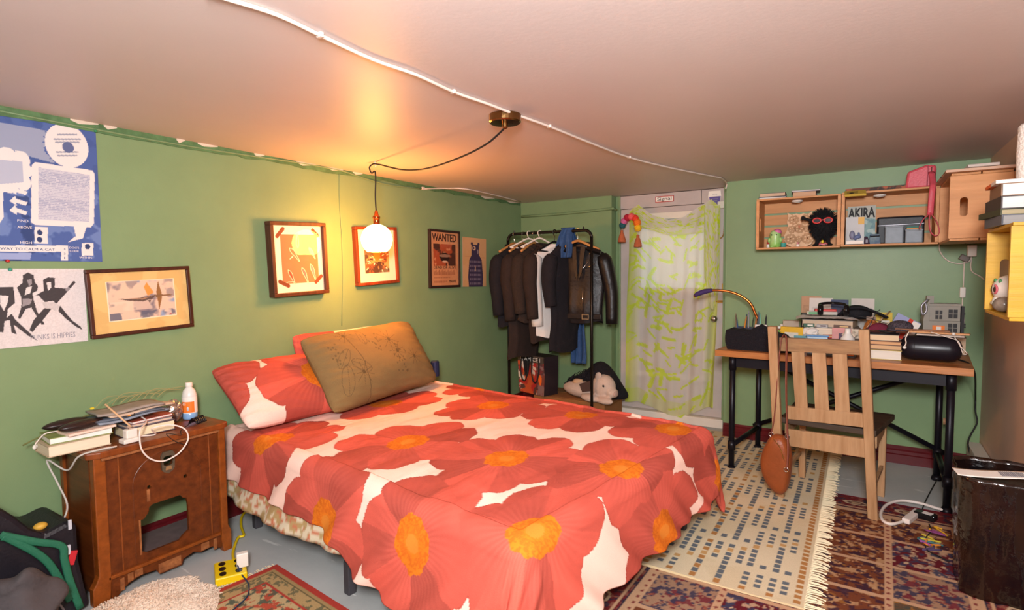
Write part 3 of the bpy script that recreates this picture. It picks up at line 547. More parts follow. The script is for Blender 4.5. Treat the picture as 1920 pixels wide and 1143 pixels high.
for i, (col, lab, y, z, rot, ln) in enumerate((('#8b93a0', 'grey-blue magazine in the stack on the cabinet', 1.08, .083, 4, .27), ('#5f6672', 'dark slate magazine with an orange badge in the stack on the cabinet', 1.06, .093, -3, .27), ('#c9b09a', 'pinkish magazine in the stack on the cabinet', 1.11, .104, 3, .25), ('#9a8f86', 'topmost folded newspaper of the stack on the cabinet', 1.08, .114, -6, .24))):
    nx, ny = 8, 24; U, Vv = np.meshgrid(np.linspace(-.08, .08, nx), np.linspace(-ln/2, ln/2, ny)); Z = .005*np.sin(Vv*22)+.003*np.sin(U*30)
    t = thing('magazine', lab, 'magazine', T(-2.62, y, TZ+z+.005) @ rz(math.radians(rot)), 'magazines stacked on the cabinet')
    m = MB().grid(np.dstack([U, Vv, Z])); o = m.build('leaves', mat('magazine '+col, col, .5, var=.3, vsc=15), t, smooth=True); s = o.modifiers.new('s', 'SOLIDIFY'); s.thickness = .007
    if i == 1: MB().box((.0795, .0, .001), (.003, .045, .009)).build('badge', mat('black print', '#262320', .5), t); MB().prism([(-.008, -.004), (.008, -.004), (0, .005)], 0, .0006, T(.0812, .0, .001) @ Matrix(((0, 0, 1, 0), (1, 0, 0, 0), (0, 1, 0, 0), (0, 0, 0, 1)))).build('badge_mark', mat('orange print', '#e08a2a', .5), t)
    if i == 3: MB().ell((-.03, -.11, .01), (.008, .008, .005)).build('yellow_sticker', mat('yellow plastic', '#d9c22a', .4), t)
gc = mat('dark brown leather', '#2a1a18', .35, bump=.1)
for (x, y, z, a, lab) in ((-2.66, .885, TZ+.0705, .1, 'dark brown glasses case lying on the book pile, rear one'), (-2.565, .9, TZ+.0755, .18, 'dark brown glasses case lying on the note pad, front one')):
    M = T(x, y, z+.018) @ rz(a); t = thing('glasses_case', lab, 'glasses case', M, 'glasses cases on the cabinet')
    MB().ell((0, 0, 0), (.03, .08, .018), 18, 12).build('shell', gc, t, smooth=True); MB().tube([(.0301*math.cos(b), .0803*math.sin(b), 0) for b in np.linspace(0, 2*PI, 30)], .0012, 5).build('seam', mat('black cord'), t)
# drinks bottle of blue liquid
bp_ = ZP(381, 762, TZ); bt = thing('liquid_bottle', 'clear plastic bottle of blue liquid with orange label on the cabinet', 'bottle', T(-2.66, 1.36, TZ)); R = .031
MB().lathe([(R-.003, 0), (R, .004), (R, .045)], n=24).build('blue_liquid', mat('blue liquid', '#7fa6cf', .2, spec=.5), bt, smooth=True)
MB().lathe([(R, .045), (R, .11), (R-.002, .118), (.025, .133), (.014, .146), (.013, .152)], n=24).build('bottle_wall', mat('milky clear plastic', '#d3cfc9', .25, spec=.5), bt, smooth=True)
MB().lathe([(R+.0006, .03), (R+.0006, .104)], n=24, caps=False).build('label', mat('white label', '#e2dad2', .5), bt, smooth=True)
m = MB(); a0, a1 = -1.75, .15; V = []; F = []
for i in range(13):
    a = a0+(a1-a0)*i/12; V += [((R+.0012)*math.cos(a), (R+.0012)*math.sin(a), .034), ((R+.0012)*math.cos(a), (R+.0012)*math.sin(a), .084)]
F = [(2*i, 2*i+2, 2*i+3, 2*i+1) for i in range(12)]; m.add(V, F); m.build('orange_label_panel', mat('orange label', '#df7426', .5), bt, smooth=True)
MB().ell(((R-.003)*math.cos(-.75), (R-.003)*math.sin(-.75), .052), (.006, .006, .014)).build('label_picture', mat('silver print', '#b9bcc2', .4), bt, smooth=True)
a = -1.2; MB().text('03', .016, T((R+.0018)*math.cos(a), (R+.0018)*math.sin(a), .068) @ rz(a+PI/2) @ rx(PI/2)).build('label_lettering', mat('white label'), bt)
MB().lathe([(.0145, .15), (.015, .152), (.015, .168), (.013, .17)], n=20).build('cap', mat('white plastic'), bt, smooth=True)
# crumpled metallic gift and black hair clip
sl = mat('crinkled silver foil', '#b9a89a', .2, .85, bump=.6, bsc=40)
p0 = (-2.66, 1.285, TZ+.05); t = thing('foil_trinket', 'crinkled silver and amber trinket beside the bottle on the cabinet', 'trinket', T(-2.66, 1.285, TZ))
m = MB().ell((0, 0, .052), (.04, .04, .05), 18, 12); r = random.Random(2); m.v = [(x*(1+.12*r.uniform(-1, 1)), y*(1+.12*r.uniform(-1, 1)), z+.006*r.uniform(-1, 1)) for x, y, z in m.v]; m.build('foil_ball', sl, t)
MB().ell((.035, -.03, .03), (.022, .025, .028), 14, 10).build('leather_knob', mat('dark leather', '#33201c', .4), t, smooth=True)
MB().ell((.03, -.015, .008), (.009, .006, .008)).build('amber_bead', mat('amber', '#d98324', .3), t, smooth=True)
t = thing('hair_claw', 'black plastic hair claw with teeth near the bottle on the cabinet', 'hair clip', T(-2.545, 1.335, TZ) @ rz(.4))
for i in range(6): MB().tube([(-.022, -.03+.011*i, .004), (-.012, -.03+.011*i, .022), (.004, -.03+.011*i, .026), (.022, -.03+.011*i, .003)], .0035, 6, 3).build('tooth', mat('black gloss plastic', '#141214', .2), t, smooth=True)
MB().tube([(0, -.034, .026), (0, .03, .026)], .005, 8).build('hinge_bar', mat('black gloss plastic'), t, smooth=True)
# charger plug with its white cable, looping over the cabinet front
pg = thing('phone_charger', 'white plug charger with white cable looping over the cabinet front', 'charger', T(-2.492, 1.035, TZ) @ rz(.05)); wp_ = mat('white plastic')
MB().box((0, 0, .009), (.044, .064, .018)).build('plug_base', wp_, pg, bev=.004); MB().box((-.004, .004, .035), (.034, .042, .036)).build('plug_body', wp_, pg, bev=.005)
for dy in (-.008, .008): MB().box((.0, .004+dy, .054), (.006, .0016, .012)).build('plug_prong', mat('chrome'), pg)
XF = CX+.022
loop = [(-2.50, 1.075, TZ+.012), (-2.49, 1.13, TZ+.008)]+[tuple(XP(x, y, XF+d)) for x, y, d in ((285, 803, .0), (318, 796, .015), (345, 803, .02), (353, 820, .02), (345, 838, .02), (330, 853, .02), (306, 864, .02), (283, 860, .02), (267, 845, .02), (262, 825, .02), (263, 805, .015))]+[(-2.53, 1.115, TZ+.06), (-2.6, 1.115, TZ+.082)]
MB().tube(loop, .0032, 8, 5).build('cable', mat('white cable rubber', '#dccfc6', .5), pg, True, smooth=True)
t = thing('black_lead', 'thin black lead trailing across the cabinet top and down its front', 'cable', T(-2.5, 1.2, TZ))
MB().tube([(-2.56, 1.31, TZ+.004), (-2.5, 1.25, TZ+.004), (-2.46, 1.215, TZ+.004), (-2.443, 1.205, TZ-.008), tuple(XP(312, 812, XF)), tuple(XP(325, 825, XF)), tuple(XP(345, 833, XF))], .0018, 6, 4).build('lead', blk, t, True, smooth=True)
# pencils and sticks laid over the pile
a, b = (-2.49, 1.04, TZ+.062), (-2.57, .985, TZ+.155); tag(MB().cyl(a, b, .0035).build('wooden_stick', mat('pale wood stick', '#c9a27a', .6), smooth=True), 'pale wooden stick leaning on the magazines above the plug', 'stick')
tag(MB().tube([(-2.69, 1.0, TZ+.105), (-2.68, .9, TZ+.085), (-2.68, .8, TZ+.05), (-2.69, .755, TZ+.03)], .003, 6, 3).build('dry_twig', mat('dry grass', '#6b6a3a', .8), smooth=True), 'long dry stalk poking out past the left end of the cabinet pile', 'twig')
t = thing('dried_grass_bunch', 'bunch of thin dried grass lying behind the magazines on the cabinet', 'dried grass', T(-2.70, 1.12, TZ+.1))
for i in range(9):
    r = random.Random(i); y = 1.0+.03*i; MB().tube([(-2.70, y, TZ+.12), (-2.71, y+.05, TZ+.14+.02*r.random()), (-2.715, y+.14, TZ+.13+.015*r.random())], .0013, 5, 3).build('stalk', mat('pale straw', '#9a9060', .8), t, True)
t = thing('white_earphones', 'white wired earphones and pins tangled at the left end of the cabinet', 'earphones', T(-2.64, .8, TZ+.03))
MB().tube([(-2.63, .98, TZ+.069), (-2.62, .87, TZ+.071), (-2.63, .81, TZ+.072), (-2.645, .787, TZ+.045), (-2.64, .775, TZ+.03)], .0025, 6, 4).build('lead', mat('white cable rubber'), t, True, smooth=True)
for k in range(2): MB().ell((-2.64-.012*k, .775+.008*k, TZ+.025), (.006, .006, .009)).build('earbud', wp_, t, True, smooth=True)
t = thing('white_wall_lead', 'white cable hanging down behind the left side of the cabinet to the bag', 'cable', T(-2.66, .85, .3))
MB().tube([(-2.46, .975, TZ+.004), (-2.47, .91, TZ+.004), (-2.5, .862, TZ-.012), (-2.56, .845, .53), tuple(XP(88, 862, -2.62)), tuple(XP(108, 905, -2.6)), tuple(XP(126, 945, -2.58)), tuple(XP(118, 975, -2.58)), tuple(XP(98, 998, -2.58))], .0035, 8, 5).build('lead', mat('grey-white cable', '#b5b0a8', .5), t, True, smooth=True)
# ------------------------------------------------------------------ bed
BA = np.array([-2.69, 1.57]); br_ = math.radians(-7); be = np.array([math.cos(br_), math.sin(br_)]); bn = np.array([-be[1], be[0]]); BL_, BW_ = 1.87, 1.36; BZ = .50
def bloc(p): d = np.asarray(p[:2])-BA; return d@be, d@bn
MBED = T(BA[0], BA[1], 0) @ rz(br_)
bd = thing('bed_frame', 'black metal bed frame on slim legs under the flowered duvet', 'bed frame', MBED)
bmx = mat('black steel', '#1c1a1d', .4, .4)
for v in (.01, BW_-.01): MB().box((BL_/2, v, .255), (BL_-.02, .03, .04)).build('side_rail', bmx, bd)
for u in (.015, BL_/2, BL_-.015): MB().box((u, BW_/2, .255), (.03, BW_-.05, .04)).build('cross_rail', bmx, bd)
for u, v in ((.12, .06), (.985, .012), (BL_-.06, .04), (.06, BW_-.04), (.985, BW_-.02), (BL_-.06, BW_-.04)):
    l = MB().box((u, v, .145), (.028, .028, .20)).build('leg', bmx, bd); MB().box((u, v, .065), (.036, .036, .13)).build('leg_sleeve', mat('dark grey rubber', '#3a383c', .6), l, bev=.004)
mt = thing('mattress', 'mattress on the metal bed frame, hidden under the duvet', 'mattress', MBED)
MB().box((BL_/2, BW_/2, .37), (BL_, BW_, .185)).build('mattress_body', mat('cream ticking', '#cfc4b0', .8), mt, bev=.03)
def drape(u, v, top, R, hangmax=.47, wr=1.0, flare=.1):
    cu = np.clip(u, -9, BL_); cv = np.clip(v, 0, BW_); du = u-cu; dv = v-cv; d = np.hypot(du, dv); dd = np.maximum(d, 1e-9); nu, nv = du/dd, dv/dd
    d = np.minimum(d, hangmax); a = np.minimum(d/R, PI/2); rest = np.maximum(d-R*PI/2, 0); out = R*np.sin(a)+rest*flare; drop = R*(1-np.cos(a))+rest*.985
    per = u*1.0-v*1.0+np.arctan2(nv, nu)*.35; fold = rest/.35
    w = wr*fold*(.022*np.sin(per*19+1.3*np.sin(per*7))+.012*np.sin(per*41+2))
    out = out+w+.012*fold
    z = top-drop
    return cu+nu*out, cv+nv*out, z
def duvet_grid(u, v, top, R, wr=1.0, hangmax=.47, flare=.1):
    x, y, z = drape(u, v, top, R, hangmax, wr, flare); ins = ((u < BL_) & (v > 0) & (v < BW_)).astype(float)
    puff = .03*(fbm(u+3, v+3, 2.2, 5, 3)-.45)+.012*(fbm(u*3+9, v+u*.6+9, 4, 8, 3)-.5)
    cr = .006*np.sin((u*.6+v)*34+6*vn(u+5, v+5, 3, 2))*np.clip(vn(u+2, v+7, 4, 4)-.35, 0, 1)
    edge = np.clip(np.minimum(np.minimum(BL_-u, v), BW_-v)/.15, -1, 1); z = z+np.where(edge > -1, (puff+cr)*np.clip(edge+1, 0, 1), 0)-.02*np.clip(-(edge-1)/2, 0, 1)*ins
    W = BA[0]+x*be[0]+y*bn[0], BA[1]+x*be[1]+y*bn[1], np.maximum(z, .02); return np.dstack(W)
NU, NV = 470, 470
s = np.linspace(0, 1, NV); U0 = np.linspace(.02, BL_+.36, NU); Ug, S = np.meshgrid(U0, s)
ovn = np.interp(Ug, [0, .5, .95, 1.15, 1.4, 2.3], [.27, .27, .28, .36, .43, .46]); Vg = -ovn+S*(ovn+BW_+.3)
P = duvet_grid(Ug, Vg, BZ+.025, .07)
# the print: big poppies laid out on the cloth
def side(px, py):
    q = np.array([*(BA-bn*.08), 0]); n = np.array([bn[0], bn[1], 0]); d = _ray(px, py); p = CAM+d*(((q-CAM)@n)/(d@n)); return bloc(p)[0], -(BZ+.025-p[2])-.02
fl_c = [bloc(ZP(x, y, .515)) for x, y in ((765, 835), (950, 865), (1165, 878), (925, 765), (1090, 782), (1262, 805), (510, 825), (724, 758), (862, 702))]
fl_c += [(side(610, 992)[0], side(610, 992)[1]), side(772, 1032), (BL_+.03, .03), (BL_+.3, .75), (BL_+.26, 1.42), (.45, 1.45), (1.0, 1.62)]
def poppies(U, V, centres, ru=.27, rv=.345, bg='#ecc6b6', seed=3):
    im = np.zeros(U.shape+(3,)); im[:] = hx(bg); r = random.Random(seed); best = np.full(U.shape, 9.)
    for i, (cu, cv) in enumerate(centres):
        ph = r.uniform(0, 6); nl = r.choice((6, 7, 7, 8)); du, dv = (U-cu)/ru, (V-cv)/rv; th = np.arctan2(dv, du); rr = np.hypot(du, dv)
        lob = .82+.2*np.abs(np.sin(nl/2*th+ph))**.7+.05*np.sin(3*th+ph*2)+.008*np.sin(23*th+i); m = (rr < lob)&(rr/lob < best)
        best = np.where(m, rr/lob, best); vein = .5+.5*np.sin(th*46+3*np.sin(rr*5+i)); petal = np.floor((nl*th/2/PI+ph)*1.0)
        c = np.zeros(U.shape+(3,)); c[:] = hx('#b55042'); sh = (.1*np.sin(petal*2.3+i)+.06*(fbm(U+i, V, 9, 3+i, 3)-.5)*2+.05*(vein-.5)*np.clip(1.2-rr, 0, 1))[..., None]
        c = c*(1+sh); glow = np.clip(.75-rr, 0, 1)[..., None]*vein[..., None]*.16; c = c*(1-glow)+hx('#e8a090')*glow
        edgeline = ((lob-rr) < .018)[..., None]; c = np.where(edgeline, c*.9, c); im = np.where(m[..., None], c, im)
    for i, (cu, cv) in enumerate(centres):
        du, dv = (U-cu)/ru, (V-cv)/rv; rr = np.hypot(du, dv); th = np.arctan2(dv, du); m = (rr < .29+.012*np.sin(9*th+i))[..., None]
        dots = (vn(U+i, V, 130, 9) > .52)*(rr > .13); c = np.zeros(U.shape+(3,)); c[:] = hx('#d0701c'); c = np.where(dots[..., None] > 0, hx('#c2601a'), c); c = np.where((rr < .1)[..., None], hx('#cd7a2c'), c)
        c = np.where(((rr < .22) & (rr > .1) & (np.sin(th*40) > .3))[..., None], hx('#c8671c'), c); im = np.where(m, c, im)
    return im
cols = poppies(Ug, Vg, fl_c)
m = MB().grid(P, cols); dv_ = m.build('floral_duvet', pmat('printed cotton', .85, .15, var=.07, vsc=300, bump=.15, bsc=260), smooth=True, mats=[mat('quilt lining', '#d8c7a6', .9, col2='#a98f68', vsc=60)])
tag(dv_, 'large duvet with big coral red poppies and orange centres on the bed', 'duvet')
sm = dv_.modifiers.new('s', 'SOLIDIFY'); sm.thickness = .022; sm.offset = -1; sm.material_offset = 1; sm.material_offset_rim = 0
# patchwork quilt peeping out below the duvet on the near side
U1, S1 = np.meshgrid(np.linspace(.02, 1.14, 120), np.linspace(0, 1, 50)); o1 = np.interp(U1, [0, .3, .7, 1.14], [.31, .345, .34, .30])
Pq = duvet_grid(U1, -o1+S1*(o1+.4), BZ-.005, .05, .5)
cq = np.zeros(U1.shape+(3,)); cq[:] = hx('#d9cdb2'); cq = np.where((fbm(U1, S1, 26, 3) > .55)[..., None], hx('#b59a6a'), cq); cq = np.where((vn(U1, S1, 60, 6) > .72)[..., None], hx('#c87a5a'), cq)
q_ = MB().grid(Pq, cq).build('patchwork_quilt', pmat('printed cotton'), smooth=True); sm = q_.modifiers.new('s', 'SOLIDIFY'); sm.thickness = .012; sm.offset = -1
tag(q_, 'cream patterned quilt edge hanging below the duvet near the cabinet', 'quilt')
# pillows
def pillow(w, h, t, nx=60, ny=44, seed=1):
    X, Y = np.meshgrid(np.linspace(-1, 1, nx), np.linspace(-1, 1, ny)); th = np.sqrt(np.clip(1-X**4, 0, 1))*np.sqrt(np.clip(1-Y**4, 0, 1))*(.62+.38*np.cos(X*1.3)*np.cos(Y*1.3))
    px = X*(1-.05*(1-Y**2)*np.abs(X)**3-.05*(X*Y)**6)*w/2; py = Y*(1-.06*(1-X**2)*np.abs(Y)**3-.09*(X*Y)**6)*h/2; wr = .012*(fbm(X+4, Y+4, 3, seed, 3)-.5)*np.clip(th*3, 0, 1)+.004*np.sin((X*2+Y*5)*6+4*vn(X+3, Y+3, 3, seed))*np.clip(1-th, 0, 1)*(th > .05)
    return X, Y, np.dstack([px, py, th*t/2+wr]), np.dstack([px, py, -th*t/2])
def pillow_obj(name, label, M, w, h, t, colf, seed):
    X, Y, A, B = pillow(w, h, t, 230, 130, seed); th = thing(name, label, 'pillow', M); cA = colf(X*w/2, Y*h/2, 0); cB = colf(X*w/2, Y*h/2, 1)
    m = MB().grid(A, cA); n = len(m.v); m.grid(B, cB); m.f = [f if f[0] < n else f[::-1] for f in m.f]; m.build('pillow_cover', pmat('pillow cotton', .85, .15, var=.06, vsc=200, bump=.2, bsc=200), th, smooth=True); return th
def olive(x, y, b):
    im = np.zeros(x.shape+(3,)); im[:] = hx('#7c6540'); c = Cv(2, 2, .01, '#000000'); c.X, c.Y = x, y; c.im = im*(.93+.14*fbm(x+2, y+2, 6, 4)[..., None]); r = random.Random(8)
    if not b:
        for i in range(13):
            cx, cy, s = r.uniform(-.4, .4), r.uniform(-.18, .18), r.uniform(.05, .085); a0 = r.uniform(0, 6)
            if i % 3 == 0:
                for k in range(9): a = a0+k*2*PI/9; c.line([(cx, cy), (cx+s*math.cos(a), cy+s*math.sin(a))], .003, '#5c4a30', .8)
                c.ell(cx, cy, .012, .012, '#54452c', 0, .8)
            elif i % 3 == 1:
                P_ = [(cx+s*math.cos(a)*(1.0), cy+s*.45*math.sin(a)) for a in np.linspace(0, 2*PI, 20)]; ca, sa = math.cos(a0), math.sin(a0); P_ = [(cx+(p-cx)*ca-(q-cy)*sa, cy+(p-cx)*sa+(q-cy)*ca) for p, q in P_]; c.line(P_, .0032, '#5c4a30', .8); c.line([P_[0], P_[10]], .0028, '#5c4a30', .7)
            else:
                for k in range(14): c.ell(cx+r.uniform(-.04, .04), cy+r.uniform(-.06, .06), .006, .006, '#5a4b30', 0, .75)
        c.line([(-.21, -.24), (-.19, 0), (-.24, .24)], .004, '#54432a', .9)
    return c.im
# poppy-print pillow by the cabinet, olive pillow in front, a second poppy pillow behind
def tilt(c, ang, rotz, roll=0): return T(*c) @ rz(rotz) @ Matrix(((0, -math.cos(ang), math.sin(ang), 0), (1, 0, 0, 0), (0, math.sin(ang), math.cos(ang), 0), (0, 0, 0, 1))) @ rz(roll)   # local x -> +Y, local y -> up the slope away from the room, z -> normal
pop = lambda cs, ru, rv: (lambda x, y, b: poppies(x, y, cs, ru, rv, seed=6))
pillow_obj('poppy_pillow', 'pillow in coral poppy print lying beside the cabinet end of the bed', tilt((-2.56, 1.85, .675), math.radians(36), math.radians(-3)), .72, .44, .2, pop([(.1, -.03), (-.47, .22), (.5, .3)], .34, .33), 3)
pillow_obj('olive_pillow', 'olive brown pillow with dark leaf drawings propped in front of the poppy pillow', tilt((-2.455, 2.33, .745), math.radians(58), math.radians(2), math.radians(2)), .9, .47, .24, olive, 5)
pillow_obj('rear_poppy_pillow', 'second poppy print pillow mostly hidden behind the olive pillow against the wall', tilt((-2.66, 2.3, .715), math.radians(74), 0), .7, .46, .13, pop([(.1, -.1), (-.3, .3)], .26, .25), 9)
p0 = XP(812, 686, -2.55); tag(MB().lathe([(.028, 0), (.03, .003), (.03, .1), (.026, .106), (.024, .108)], c=(p0[0], p0[1]+.02, .545), n=18).build('drink_can', mat('dark blue can', '#2a3050', .3, .3)), 'small dark blue can standing behind the olive pillow', 'can')
# ------------------------------------------------------------------ floor: power strip, rugs, sheepskin
ps = thing('power_strip', 'yellow multi-outlet power block with a yellow cord on the floor by the bed', 'power strip', T(-2.245, 1.285, 0) @ rz(math.radians(-28))); ym = mat('yellow plastic shell', '#d8b80f', .35)
MB().box((0, 0, .018), (.15, .12, .036)).build('block', ym, ps, bev=.006)
for x in (-.045, .0, .045):
    for y in (-.03, .03): MB().lathe([(.017, .036), (.017, .0375)], (x, y, 0), 16, Matrix.Diagonal((1, .8, 1, 1))).build('outlet', mat('black gloss plastic'), ps)
yc = [(-2.30, 1.335, .02), tuple(ZP(437, 1035, .01)), tuple(ZP(446, 1008, .01)), tuple(ZP(457, 1003, .01)), tuple(ZP(452, 985, .01)), tuple(ZP(455, 965, .01)), tuple(ZP(474, 950, .01)), tuple(ZP(500, 945, .01))]
MB().tube(yc, .0065, 8, 5).build('yellow_cord', ym, ps, True, smooth=True)
ad = thing('usb_adapter', 'white charger plugged into the yellow power block with a dark blue cable', 'charger', T(-2.205, 1.315, .0375) @ rz(math.radians(-28)))
MB().box((0, 0, .03), (.028, .045, .06)).build('adapter_body', wp_, ad, bev=.004)
MB().tube([(-2.2, 1.29, .055), tuple(ZP(452, 1075, .03)), tuple(ZP(466, 1095, .012)), tuple(ZP(463, 1118, .012)), tuple(ZP(440, 1140, .012)), tuple(ZP(415, 1165, .012))], .0028, 6, 5).build('blue_cable', mat('navy cable', '#23304a', .5), ad, True, smooth=True)
tag(MB().tube([tuple(ZP(416, 1078, .008)), tuple(ZP(410, 1092, .006)), tuple(ZP(398, 1108, .006)), tuple(ZP(394, 1125, .006)), tuple(ZP(400, 1150, .006))], .003, 6, 4).build('grey_lead', mat('slate cable', '#3a4550', .5), smooth=True), 'thin slate cable curling out in front of the yellow power block', 'cable')
def rug(name, label, M, cv, thick, wave=None, pm=None):
    t = thing(name, label, 'rug', M); Z = np.full(cv.X.shape, thick)+(wave(cv.X, cv.Y) if wave else 0)
    A = np.dstack([cv.X, cv.Y, Z]); B = np.dstack([cv.X, cv.Y, Z*0+.001])
    MB().grid(A, cv.im).build('woven_field', pm or pmat('wool pile', .95, .1, var=.12, vsc=220, bump=.3, bsc=260), t)
    m = MB(); ny, nx = cv.X.shape
    for row in (A[0], A[-1], A[:, 0], A[:, -1]):
        k = len(row); V = [tuple(p) for p in row]+[(p[0], p[1], .001) for p in row]; m.add(V, [(i, i+1, k+i+1, k+i) for i in range(k-1)])
    m.build('edge_binding', mat('rug edge '+name, '#7a2a26' if 'cream' not in name else '#c9b48c', .9), t); return t
def motif(c, x0, y0, x1, y1, pal, seed, n=26):
    r = random.Random(seed); c.rect(x0, y0, x1, y1, pal[0]); k = c.mask(x0, y0, x1, y1); c.blotch(58, .57, pal[1], seed+1, k, .9, .03); c.blotch(70, .56, pal[2], seed+9, k, .9, .03)
    for i in range(n): c.ell(r.uniform(x0+.02, x1-.02), r.uniform(y0+.02, y1-.02), r.uniform(.006, .014), r.uniform(.004, .01), r.choice(pal[1:]), r.uniform(0, 3))
# garden carpet
PW, PL_ = 1.52, 2.95; c = Cv(PW, PL_, .0058, '#5c1f22'); cream = '#b89272'; navy = '#2d2a3c'
c.rect(.02, .02, PW-.02, PL_-.02, '#6b2426'); c.blotch(75, .55, '#8a5a48', 5, al=.8, soft=.03); c.blotch(80, .58, navy, 8, al=.8, soft=.03)
def ring(c, x, y, a, b): c.ell(x, y, a, b, '#bda585'); c.ell(x, y, a*.72, b*.72, '#6a4a40'); c.ell(x, y, a*.4, b*.4, '#a98a68')
for k in range(12): y = .14+.235*k; ring(c, .1, y, .03, .055); ring(c, PW-.1, y, .03, .055)
for k in range(6): x = .2+.23*k; ring(c, x, .1, .055, .03); ring(c, x, PL_-.1, .06, .03)
for d, cc, wd_ in ((.165, cream, .012), (.19, navy, .008), (.205, cream, .03)):
    for P_ in ([(d, d), (PW-d, d)], [(d, PL_-d), (PW-d, PL_-d)], [(d, d), (d, PL_-d)], [(PW-d, d), (PW-d, PL_-d)]): c.line(P_, wd_, cc)
pals = [['#4a1c28', '#a97a58', '#2d2a3c', '#c0a080'], ['#5c4634', '#96642c', '#4a463c', '#5c5c58'], ['#96745c', '#6b2a30', '#3a3448', '#8a4a3a'], ['#5e1c24', '#b79a7a', '#3b3a50', '#8d6a60'], ['#6e3c26', '#b08a64', '#3a2230', '#8a5a2c']]
nxp, nyp = 4, 9; gx, gy = (PW-.44)/nxp, (PL_-.44)/nyp
for i in range(nxp):
    for j in range(nyp): motif(c, .22+i*gx+.012, .22+j*gy+.012, .22+(i+1)*gx-.012, .22+(j+1)*gy-.012, pals[(i*2+j*3+i*j) % 5], i*20+j)
for i in range(nxp+1): c.rect(.22+i*gx-.013, .2, .22+i*gx+.013, PL_-.2, cream)
for j in range(nyp+1): c.rect(.2, .22+j*gy-.012, PW-.2, .22+j*gy+.012, cream)
for i in range(nxp+1):
    for k in range(int((PL_-.4)/.045)): c.ell(.22+i*gx, .22+.045*k, .007, .009, '#7a3a34')
c.line([(.005, PL_-.006), (PW-.005, PL_-.006)], .014, '#7a1c2c')
rug('garden_carpet', 'dark red patterned carpet of framed flower panels in front of the desk', T(-.97, .64, 0) @ rz(math.radians(-1)), c, .008)
# cream rug with little woven squares
c = Cv(1.0, 2.22, .005, '#d6c6a6'); c.blotch(4, .5, '#cdbb98', 4, al=.6); dk, tn = '#57606a', '#a8713c'
sx, sy = .0485, .0405
for i in range(20):
    for j in range(54):
        x, y = 1.0-.03-i*sx, .03+j*sy; blk_ = ((i//5)+(j//5)) % 2
        if i == 0: cc = tn
        elif j in (0, 52) or (i % 9 == 8 and j % 2 == 0): cc = tn if i % 2 == 0 else None
        elif (i+j) % 13 == 0: cc = '#bd9058'
        elif blk_: cc = dk if i % 2 == 0 or j % 5 == 0 else None
        else: cc = dk if j % 5 != 4 else None
        if cc:
            hh = .0135 if not blk_ else .0165; c.rect(x-.0125, y-hh, x+.0125, y+hh, cc, .92)
cr = rug('cream_square_rug', 'cream rug woven with small grey and tan squares, fringed on its right edge', T(-1.17, 2.25, .0085) @ rz(math.radians(.5)), c, .007, lambda X, Y: .012*np.clip(vn(X+3, Y+3, 3.2, 3)-.35, 0, 1)*np.clip(X/.1, 0, 1)*np.clip((1-X)/.04, 0, 1))
m = MB(); r = random.Random(5)
for k in range(190):
    y = .005+k*.0117; a = r.uniform(-.02, .02); m.tube([(.995, y, .006), (1.03, y+a*.4, .007), (1.045+.02*r.random(), y+a, .003)], .0028, 4)
f_ = m.build('fringe', mat('fringe wool', '#d9caa8', .95), cr); f_['kind'] = 'stuff'
# small red rug
c = Cv(1.0, .62, .005, '#a33a30'); c.rect(.03, .03, .97, .59, '#9c8258'); c.rect(.045, .045, .955, .575, '#5a5038'); c.rect(.05, .05, .95, .57, '#a88c60'); c.blotch(50, .55, '#5c5a44', 6, c.mask(.05, .05, .95, .57), .8, .03); c.rect(.1, .1, .9, .52, '#a33a30'); c.rect(.11, .11, .89, .51, '#b09a72')
c.blotch(34, .52, '#a5402f', 8, c.mask(.11, .11, .89, .51), .9, .03); c.blotch(44, .57, '#4e5648', 12, c.mask(.11, .11, .89, .51), .9, .03)
rg = rug('small_red_rug', 'small red-bordered beige rug on the floor between bed and cabinet', T(-2.145, 1.435, 0) @ rz(math.radians(-6.5)) @ Matrix.Diagonal((1, -1, 1, 1)), c, .008)
m = MB(); r = random.Random(9)
for k in range(60): y = .01+k*.0102; m.tube([(.003, y, .005), (-.02-.012*r.random(), y+r.uniform(-.006, .006), .004)], .0025, 4)
f_ = m.build('fringe', mat('fringe wool'), rg); f_['kind'] = 'stuff'
# sheepskin
sp = thing('sheepskin', 'fluffy cream sheepskin on the floor in front of the cabinet', 'sheepskin', T(-2.275, 1.02, 0)); m = MB(); r = random.Random(4); V = []; n = 60
def skin_r(a): return .185*(1+.18*math.sin(2*a+.5)+.12*math.sin(3*a+1)+.05*math.sin(7*a))
pts = [[(skin_r(a)*k/8*math.cos(a), skin_r(a)*k/8*math.sin(a)*1.05, .004+.03*(1-(k/8)**3)+.006*r.random()) for a in np.linspace(0, 2*PI, n, False)] for k in range(1, 9)]
V = [(0, 0, .036)]+[p for ring_ in pts for p in ring_]; F = [(0, 1+j, 1+(j+1) % n) for j in range(n)]+[(1+k*n+j, 1+(k+1)*n+j, 1+(k+1)*n+(j+1) % n, 1+k*n+(j+1) % n) for k in range(7) for j in range(n)]
m.add(V, F).build('hide', mat('cream fleece', '#e4d4c2', .95, col2='#cfb8a2', vsc=9, bump=.8, bsc=70), sp, smooth=True); m = MB()
for k in range(2600):
    a = r.uniform(0, 2*PI); q = math.sqrt(r.random()); x, y = skin_r(a)*q*math.cos(a), skin_r(a)*q*math.sin(a)*1.05; z = .004+.03*(1-q**3); d = r.uniform(0, 6.3); l = r.uniform(.008, .02)
    m.tube([(x, y, z-.002), (x+l*.5*math.cos(d), y+l*.5*math.sin(d), z+.007), (x+l*math.cos(d), y+l*math.sin(d), z+.004)], [.003, .0025, .0008], 4, caps=False)
f_ = m.build('fleece', mat('cream fleece'), sp, smooth=True); f_['kind'] = 'stuff'
